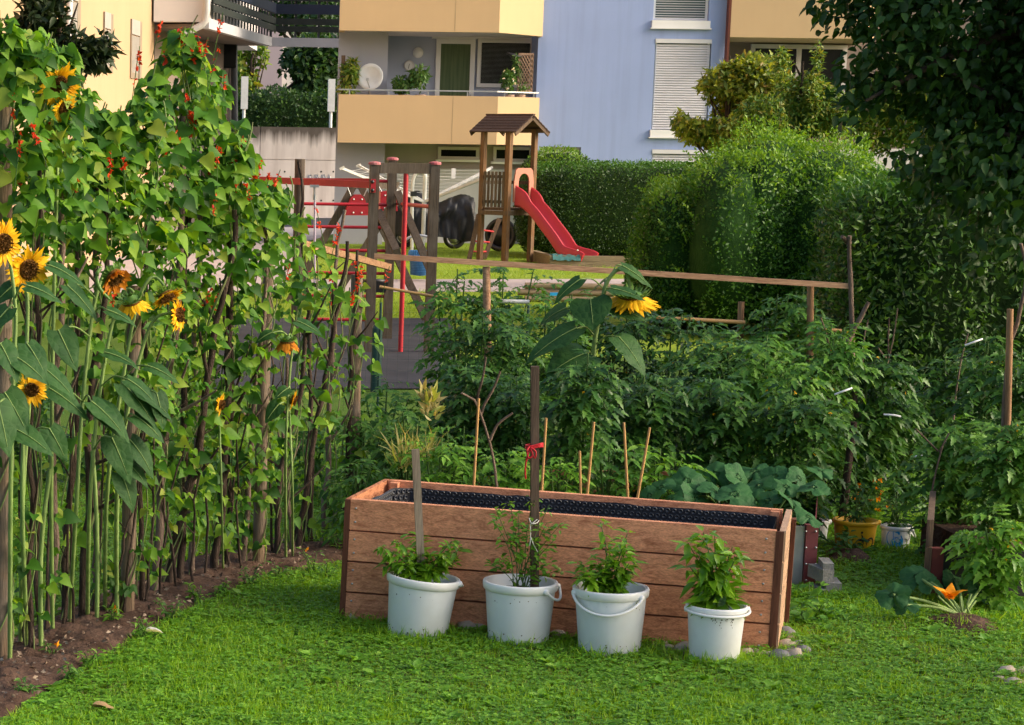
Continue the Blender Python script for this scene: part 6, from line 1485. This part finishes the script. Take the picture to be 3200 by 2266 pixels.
hedge('hedge', 'big rounded bright green hedge in the middle right', [hb(1600, 1850, 296, 27.3, 32), hb(1536, 1760, 345, 27, 31), hb(1730, 1990, 322, 27.2, 31), hb(1840, 2080, 372, 26.6, 30)], 100000, .044, 'hedge_mid', 'hedge_top', amp=.38, fr=1.1, group='garden hedges', core='corelt', p=2.5, shoots=130)
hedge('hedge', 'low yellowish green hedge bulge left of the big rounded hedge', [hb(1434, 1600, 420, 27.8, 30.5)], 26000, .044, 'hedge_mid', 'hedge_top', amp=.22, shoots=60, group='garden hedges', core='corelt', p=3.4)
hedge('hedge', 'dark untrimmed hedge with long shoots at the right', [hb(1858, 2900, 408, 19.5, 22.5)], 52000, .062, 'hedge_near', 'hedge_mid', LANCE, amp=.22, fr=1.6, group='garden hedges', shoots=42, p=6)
def tree(name, label, base, blobs, nleaf, size, mats, trunk=(.12, 'trunk'), T=OVAL, group=None, limbs=9, thr=-.15, fr=1.6, hang=.5, clump=1, cat='tree', ci=None):
    """crown = leaf clumps through ellipsoid blobs, thinned by noise; limbs reach the clumps"""
    t = thing(name, label, cat, base, group); base = np.array(base, float)
    P_ = []; vol = np.array([np.prod(b[1]) for b in blobs]); vol = vol/vol.sum()
    for (c, r), v in zip(blobs, vol):
        k = int(nleaf*v*1.6); d = rdir(k)*(U(0, 1, k)**.42)[:, None]; P_.append(np.array(c)+d*np.array(r))
    P_ = np.concatenate(P_); nz = np.array([noise.noise(Vector(tuple(q*fr))) for q in P_]); P_ = P_[nz > thr][:nleaf]
    P_ = P_[P_[:, 2] > .05]; n = len(P_)
    c0 = np.mean([np.array(b[0]) for b in blobs], 0) if ci is None else np.array(blobs[ci][0]); out = nrm(P_-c0)
    tm = MB(); top = np.array([c0[0], c0[1], max(b[0][2] for b in blobs)])
    tm.tube(spline([base, base*.5+np.array([c0[0], c0[1], c0[2]])*.5, top], 14)+rng.normal(size=(14, 3))*.02, np.linspace(trunk[0], trunk[0]*.3, 14), 9, jit=.15); tm.build('trunk', M[trunk[1]], t)
    sp = spline([base, base*.5+np.array([c0[0], c0[1], c0[2]])*.5, top], 14)
    for (c, r) in blobs:
        for k in range(max(1, limbs//len(blobs))):
            j = rng.integers(4, 13); e = np.array(c)+rdir(1)[0]*np.array(r)*.75; lm = MB(); lm.tube(spline([sp[j], sp[j]*.5+e*.5+[0, 0, .12*np.linalg.norm(e-sp[j])], e], 10), np.linspace(trunk[0]*.4, trunk[0]*.07, 10), 6, jit=.2); lm.build('limb', M[trunk[1]], t)
    fm = MB(); k = max(1, clump)
    for i in range(k):
        q = P_+rng.normal(size=(n, 3))*size*(.7 if k > 1 else 0)
        d = nrm(out*.6+rdir(n)*1.0+np.stack([0*out[:, 0], 0*out[:, 0], -hang*U(0, 1.4, n)], 1)); nor = nrm(out*.4+rdir(n)*.8+[0, -.25, .7]); scatter(fm, T, q, d, nor, size*U(.65, 1.15, n))
    fm.build('crown', M[mats], t); return t
# big dark fruit tree hanging in from the right
def bl(x, y, Y, rx, ry, rz=None):
    c = P(x, y, Y); return (c, (PX(rx, Y), PX(rz or rx, Y), PX(ry, Y)))
tree('fruit_tree', 'large dark fruit tree hanging into the picture from the right', (P(2560, 900, 15.5)[0], 15.5, 0),
    [bl(2050, 60, 15, 190, 210, 170), bl(2200, 330, 15, 190, 165, 170), bl(1935, -10, 15.3, 120, 120, 120), bl(2260, 120, 15.4, 230, 240, 230), bl(2120, 310, 14.7, 140, 130), bl(2245, 490, 14.3, 110, 150), bl(1925, 205, 14.9, 70, 100), bl(2560, 100, 15, 350, 420, 380), bl(2600, -300, 15, 500, 400, 500), bl(2150, -300, 15.2, 380, 260, 350)],
    42000, .088, 'tree', (.16, 'trunk'), OVAL, limbs=20, thr=-.22, fr=1.9, hang=.75, ci=7)
# extra unseen tree, placed right of the picture to shade the garden
EXTRA_SHADE = True
tree('fruit_tree', 'unseen extra tree right of the larch bed, placed to shade the garden', (7.6, 8.6, 0), [((7.6, 8.6, 3.2), (1.6, 1.7, 1.3)), ((6.9, 9.6, 2.6), (1.2, 1.2, 1.0)), ((8.2, 7.6, 2.8), (1.3, 1.3, 1.1))], 3800, .12, 'tree', (.12, 'trunk'), OVAL, limbs=9, thr=-.2)
# maple-like small tree and shrubs in front of the right balcony
Ym = 37.5
tree('maple_tree', 'small tree with reddish and yellow lobed leaves before the white shutters', (P(1650, 600, Ym)[0], Ym, 0),
    [bl(1570, 270, Ym, 62, 50), bl(1625, 205, Ym, 62, 62), bl(1690, 185, Ym, 80, 62), bl(1640, 285, Ym, 90, 50), bl(1740, 215, Ym, 60, 55), bl(1520, 295, Ym, 26, 16), bl(1628, 140, Ym, 16, 26), bl(1590, 160, Ym, 26, 18)],
    9500, .135, 'maple', (.07, 'trunk'), TOOTH, limbs=16, thr=-.3, fr=1.5, hang=.35)
tree('shrub', 'loose green shrub with upright shoots right of the reddish small tree', (P(1790, 600, 35)[0], 35, 0),
    [bl(1720, 255, 35, 70, 45), bl(1800, 230, 35, 60, 70), bl(1752, 150, 35, 22, 45), bl(1830, 140, 35, 14, 50), bl(1860, 250, 35, 60, 60), bl(1770, 290, 35, 90, 40)],
    11000, .095, 'shrub', (.05, 'trunk'), LANCE, limbs=12, thr=-.3, fr=1.6, cat='shrub')
tree('shrub', 'yellow green shrub seen through the dark fruit tree', (P(2050, 600, 36)[0], 36, 0),
    [bl(1960, 260, 36, 80, 90), bl(2060, 220, 36, 110, 110), bl(2180, 250, 36, 120, 120), bl(2290, 300, 36, 100, 120)], 14000, .11, 'shrub', (.06, 'trunk'), LANCE, limbs=12, thr=-.25, fr=1.2, cat='shrub')
# laurel-like tree in front of the cream house
Yl = 24
tree('laurel_tree', 'dark glossy evergreen tree before the cream house', (P(60, 700, Yl)[0], Yl, 0),
    [bl(95, 25, Yl, 60, 70), bl(145, 100, Yl, 45, 42), bl(200, 120, Yl, 52, 38), bl(225, 95, Yl, 30, 26), bl(60, 120, Yl, 60, 60), bl(150, 20, Yl, 40, 30), bl(180, 175, Yl, 34, 22), bl(20, 60, Yl, 60, 80)],
    1500, .165, 'magnolia', (.09, 'trunk'), LANCE, limbs=16, thr=-.18, fr=1.6, hang=.35)
# trees behind the concrete wall
tree('tree', 'dense dark trees standing behind the concrete wall', (P(690, 420, 80)[0], 80, 0), [bl(690, 150, 80, 62, 80), bl(735, 120, 80, 50, 70), bl(660, 235, 80, 80, 50), bl(740, 240, 80, 60, 55), bl(590, 225, 80, 50, 55)], 5200, .24, 'far', (.2, 'trunk'), OVAL, limbs=10, thr=-.3, fr=.7)
tree('tree', 'light yellow green tree behind the concrete wall at the dark pipe', (P(548, 420, 84)[0], 84, 0), [bl(558, 130, 84, 45, 36), bl(548, 190, 84, 30, 60), bl(585, 118, 84, 26, 20)], 1100, .24, 'shrub', (.15, 'trunk'), OVAL, limbs=6, thr=-.25, fr=.7)
tree('tree', 'tree crowns glimpsed above the louvred walkway', (P(690, 420, 92)[0], 92, 0), [bl(690, 20, 92, 110, 60), bl(640, 60, 92, 60, 40)], 1800, .28, 'far', (.2, 'trunk'), OVAL, limbs=6, thr=-.25, fr=.6)
hedge('hedge', 'dark hedge running along the top of the concrete wall', [((P(650, 300, 75)[0], 75, 2.4), (2.6, .8, 1.6))], 9000, .12, 'far', 'far', amp=.25, fr=1)
# small planting left of the concrete wall
Yp = 44; tree('shrub', 'leafy planting with orange blossoms beside the dark pipe', (P(540, 420, Yp)[0], Yp, 0), [bl(538, 320, Yp, 22, 40), bl(545, 365, Yp, 18, 20)], 700, .10, 'balcplant', (.03, 'trunk'), LANCE, limbs=4, thr=-.4, cat='shrub')
# balcony plants
def bplant(label, x, y, Yd, blobs, n, size, mat='balcplant', fl=None, T=LANCE, pot=True):
    b = P(x, 212, Yd); t = tree('potted_plant', label, b, blobs, n, size, mat, (.015, 'stemdk'), T, group='plants on the lower balcony', limbs=5, thr=-.5, cat='plant')
    if pot: mb = MB(); mb.lathe([(.10, -.06), (.13, .12), (.115, .12), (.10, .1), (.001, .1)], b+[0, 0, -.12], 14); mb.build('pot', M['trellis'], t)
    if fl:
        k = fl; mb = MB(); c = np.array(blobs[0][0])+rdir(k)*np.array(blobs[0][1])+[0, -.1, .06]
        for j in range(4): scatter(mb, OVAL, c, rdir(k), rdir(k), .05)
        mb.build('flowers', M['whiteflower'], t)
bplant('dark rosette leaved plant near the white balcony door', 942, 200, 52.3, [bl(938, 172, 52.3, 22, 22), bl(945, 160, 52.3, 15, 14)], 260, .15)
bplant('bushy light green plant beside the satellite dish', 905, 205, 52.4, [bl(900, 190, 52.4, 22, 20), bl(915, 175, 52.4, 18, 18)], 700, .08, T=OVAL)
bplant('bamboo-like grassy plant tied to a stick at the left balcony end', 778, 205, 52.3, [bl(785, 160, 52.3, 20, 26), bl(778, 195, 52.3, 18, 22), bl(800, 145, 52.3, 14, 12)], 420, .17, 'shrub')
bplant('leafy plant with pale blossoms by the brown trellis', 1140, 205, 52.6, [bl(1138, 180, 52.6, 16, 24), bl(1145, 195, 52.6, 14, 14)], 420, .10, fl=16)
bplant('trailing plant in the balcony corner behind the trellis', 1165, 205, 52.75, [bl(1156, 150, 52.75, 9, 30), bl(1172, 196, 52.75, 14, 12)], 200, .10)
mb = MB(); p = P(769, 124, 52.3); q = P(768, 212, 52.3); mb.bar(q, p, .09, .05, (0, 1, 0)); mb.build('stick', M['darkwood'], loc=q, label='short brown stick post at the left balcony end', cat='stick')
# ---------------------------------------------------------------- soil strip, lawn
a = [(-40, 1520), (20, 1440), (180, 1360), (300, 1300), (450, 1250), (600, 1225), (760, 1215)]; b = [(-40, 1665), (60, 1585), (170, 1512), (330, 1422), (450, 1364), (600, 1300), (770, 1262)]
V = []; nu, nv = 90, 26
sa, sb_ = spline([G(*p) for p in a], nu), spline([G(*p) for p in b], nu)
for i in range(nu):
    for j in range(nv):
        f = j/(nv-1); p = sa[i]+(sb_[i]-sa[i])*f; e = math.sin(math.pi*f)**.5
        V.append(p+[0, 0, .004+e*(.05+.035*noise.noise(Vector(tuple(p*4)))+.025*noise.noise(Vector(tuple(p*12))))])
mb = MB(); mb.grid(V, nu, nv)
mb.build('soil_strip', M['soil'], kind='structure')
# clods and fibres on the soil
mb = MB(); k = 900; i = rng.integers(0, nu, k); f = U(.05, .95, k)[:, None]; pos = sa[i]*(1-f)+sb_[i]*f+rng.normal(size=(k, 3))*[.03, .03, 0]+[0, 0, .055]
scatter(mb, DIAM, pos, rdir(k)*[1, 1, .3], rdir(k)+[0, 0, .8], U(.01, .035, k)); mb.build('soil_crumbs', plain('soil_crumb', (.10,.06,.04), (.28,.22,.16), 30, .95, isl=.5), kind='stuff')
# near lawn: blades and clover as one mass
def inpoly(p, poly):
    x, y = p[:, 0], p[:, 1]; r = np.zeros(len(p), bool); n = len(poly)
    for i in range(n):
        x1, y1_ = poly[i][:2]; x2, y2_ = poly[(i+1) % n][:2]
        c = ((y1_ > y) != (y2_ > y)); xi = (x2-x1)*(y-y1_)/(y2_-y1_+1e-12)+x1; r ^= c & (x < xi)
    return r
soilp = np.concatenate([sa, sb_[::-1]]); bedp = [A_, B_, bb_[1], bb_[0]]
disks = [(b[0][:2], b[3]*.84) for b in (b1, b2, b3, b4, yel, yog, wbk)]
def lawn(n, Y0, Y1, px0, px1, hmin, hmax, name_mb, clov=.3):
    Y = Y0+(Y1-Y0)*U(0, 1, n)**1.15; x = U(px0, px1, n); X = (x-X0)/F*Y*1.012
    p = np.stack([X, Y, np.zeros(n)], 1); keep = ~inpoly(p, soilp) & ~inpoly(p, bedp)
    edge = inpoly(p+rng.normal(size=p.shape)*.05, soilp) | False
    for c, r in disks: keep &= ((p[:, :2]-c)**2).sum(1) > r*r
    p = p[keep]; n = len(p); nz = np.array([noise.noise(Vector((q[0]*1.3, q[1]*1.3, 0))) for q in p]); nz2 = np.array([noise.noise(Vector((q[0]*5, q[1]*5, 4))) for q in p])
    isc = (U(0, 1, n) < clov+.35*nz2); h = U(hmin, hmax, n)*(1+.5*nz)
    d = nrm(np.stack([rng.normal(size=n)*.55, rng.normal(size=n)*.55, np.ones(n)], 1))
    g = ~isc; dry = g & (nz < -.02) & (U(0, 1, n) < .42)
    g = g & ~dry
    scatter(name_mb, BLADE, p[g], d[g], rdir(g.sum()), h[g], 0); scatter(name_mb, BLADE, p[dry], d[dry], rdir(dry.sum()), h[dry]*.8, 2)
    m_ = isc; k = m_.sum(); c = p[m_]+np.stack([np.zeros(k), np.zeros(k), h[m_]*U(.2, .75, k)], 1); a = U(0, 6.28, k)
    for j in range(3):
        aa = a+j*2.1; scatter(name_mb, OVAL, c, np.stack([np.cos(aa), np.sin(aa), U(-.1, .5, k)], 1), np.stack([U(-.3, .3, k), U(-.5, .1, k), np.ones(k)], 1), U(.012, .024, k), 1)
ROS = True
mb = MB(); k = 420; Yr = U(8.6, 13, k); pr = np.stack([(U(0, 2300, k)-X0)/F*Yr*1.012, Yr, np.zeros(k)], 1); pr = pr[~inpoly(pr, soilp) & ~inpoly(pr, bedp)]; k = len(pr)
for j in range(7):
    aa = U(0, 6.28, k); scatter(mb, OVAL if j % 2 else LANCE, pr+[0, 0, .018], np.stack([np.cos(aa), np.sin(aa), U(.25, .9, k)], 1), np.stack([U(-.3, .3, k), U(-.6, .1, k), np.ones(k)], 1), U(.03, .065, k), 1)
lawn(185000, 8.2, 11.6, -60, 2360, .025, .062, mb); lawn(36000, 11.3, 16.5, 1740, 2200, .03, .07, mb, .4)
M['dry'] = leafmat('dry_grass', [(.16,.14,.05), (.22,.19,.08), (.12,.14,.03)], .2)
mb.build('grass', [M['grass'], M['clover'], M['dry']], kind='stuff')
mb = MB(); lawn(60000, 10.6, 17.5, -60, 800, .03, .08, mb, .35); mb.build('grass', [M['grass'], M['clover'], M['dry']], kind='stuff')
# taller tufts against the bed, buckets and posts
mb = MB()
def tuftline(pts, n, h):
    for q in pts:
        k = n; p = q+rng.normal(size=(k, 3))*[.05, .03, 0]; d = nrm(np.stack([rng.normal(size=k)*.5, rng.normal(size=k)*.4-.1, np.ones(k)], 1)); scatter(mb, BLADE, p, d, rdir(k), U(.5, 1, k)*h)
        k = n//3; p = q+rng.normal(size=(k, 3))*[.05, .03, 0]+[0, -.01, .025]; scatter(mb, OVAL, p, rdir(k)*[1, 1, .5], np.stack([U(-.4, .4, k), U(-.8, 0, k), np.ones(k)], 1), U(.018, .034, k), 1)
tuftline([G(x, 1396+(x-760)*.077) for x in range(765, 1760, 26)], 8, .075)
for b in (b1, b2, b3, b4): tuftline([b[0]+[math.cos(a)*b[3]*.87, math.sin(a)*b[3]*.87-.02, 0] for a in np.linspace(-2.9, -.2, 12)], 11, .095)
tuftline([G(x, y) for x, y in ((2060, 1352), (2080, 1365), (2110, 1372), (2140, 1410), (2200, 1400), (1990, 1240), (2010, 1240), (1900, 1238), (1930, 1238), (1960, 1236), (1840, 1345), (1870, 1345), (1780, 1400), (2240, 1400), (2275, 1395))], 26, .10)
mb.build('grass_tufts', [M['grass'], M['clover']], kind='stuff')
# playground grass
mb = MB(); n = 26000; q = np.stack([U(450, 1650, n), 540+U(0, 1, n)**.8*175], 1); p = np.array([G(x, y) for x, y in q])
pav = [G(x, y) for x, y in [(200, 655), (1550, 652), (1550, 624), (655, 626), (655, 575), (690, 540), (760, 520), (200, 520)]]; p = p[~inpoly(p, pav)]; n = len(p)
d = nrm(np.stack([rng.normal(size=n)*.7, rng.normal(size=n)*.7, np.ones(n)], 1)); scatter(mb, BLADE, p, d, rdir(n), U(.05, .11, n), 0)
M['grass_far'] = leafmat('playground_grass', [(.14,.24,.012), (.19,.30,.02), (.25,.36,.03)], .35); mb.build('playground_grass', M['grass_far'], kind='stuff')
# dead leaf on the lawn
p = G(228, 1605); mb = MB(); V, nu_, nv_ = bigleaf(p+[-.03, 0, .04], (1, -.2, .1), .10, .03, droop=.3, fold=.6); mb.grid(V, nu_, nv_); mb.build('dead_leaf', plain('dead_leaf', (.42,.27,.13), (.33,.2,.09), 20, .8), loc=p, label='curled pale brown dead leaf on the lawn at the lower left', cat='leaf')
p = G(345, 1443); mb = MB(); V, nu_, nv_ = bigleaf(p+[-.03, 0, .06], (1, -.1, .15), .07, .025, droop=.2, fold=.7); mb.grid(V, nu_, nv_); mb.build('dead_leaf', M['whiteflower'], loc=p, label='small pale curled leaf at the edge of the soil strip', cat='leaf')
# ---------------------------------------------------------------- camera, sky, sun
cam = bpy.data.cameras.new('camera'); co = bpy.data.objects.new('camera', cam); COL.objects.link(co)
cam.sensor_width = 36; cam.sensor_fit = 'HORIZONTAL'; cam.lens = F/2293*36
cam.shift_x = (1146.5-X0)/2293; cam.shift_y = (Y0-811.75)/2293
cam.clip_start = .1; cam.clip_end = 1500
from mathutils import Matrix
m = Matrix.Identity(4)
for i in range(3):
    m[i][0] = RV[i]; m[i][1] = UV[i]; m[i][2] = -fw[i]
m[0][3] = 0; m[1][3] = 0; m[2][3] = H
co.matrix_world = m; SC.camera = co
w = bpy.data.worlds.new('World'); SC.world = w; w.use_nodes = True
nt = w.node_tree; bg = nt.nodes['Background']
sky = nt.nodes.new('ShaderNodeTexSky'); sky.sky_type = 'NISHITA'; sky.sun_disc = False
SUN = nrm(np.array([.86, -.16, .43]))
sky.sun_elevation = math.asin(SUN[2]); sky.sun_rotation = math.atan2(SUN[0], SUN[1])
sky.air_density = 1.0; sky.dust_density = 6
nt.links.new(sky.outputs[0], bg.inputs[0]); bg.inputs[1].default_value = .15
sl_ = bpy.data.lights.new('sun', 'SUN'); so = bpy.data.objects.new('sun', sl_); COL.objects.link(so)
sl_.energy = .9; sl_.angle = math.radians(20); sl_.color = (1, .91, .78)
so.rotation_euler = Vector(tuple(-SUN)).to_track_quat('-Z', 'Y').to_euler()
SC.render.engine = 'CYCLES'
SC.cycles.max_bounces = 6; SC.cycles.transmission_bounces = 4; SC.cycles.diffuse_bounces = 3
SC.view_settings.view_transform = 'Standard'; SC.view_settings.look = 'None'
SC.view_settings.exposure = 1.15
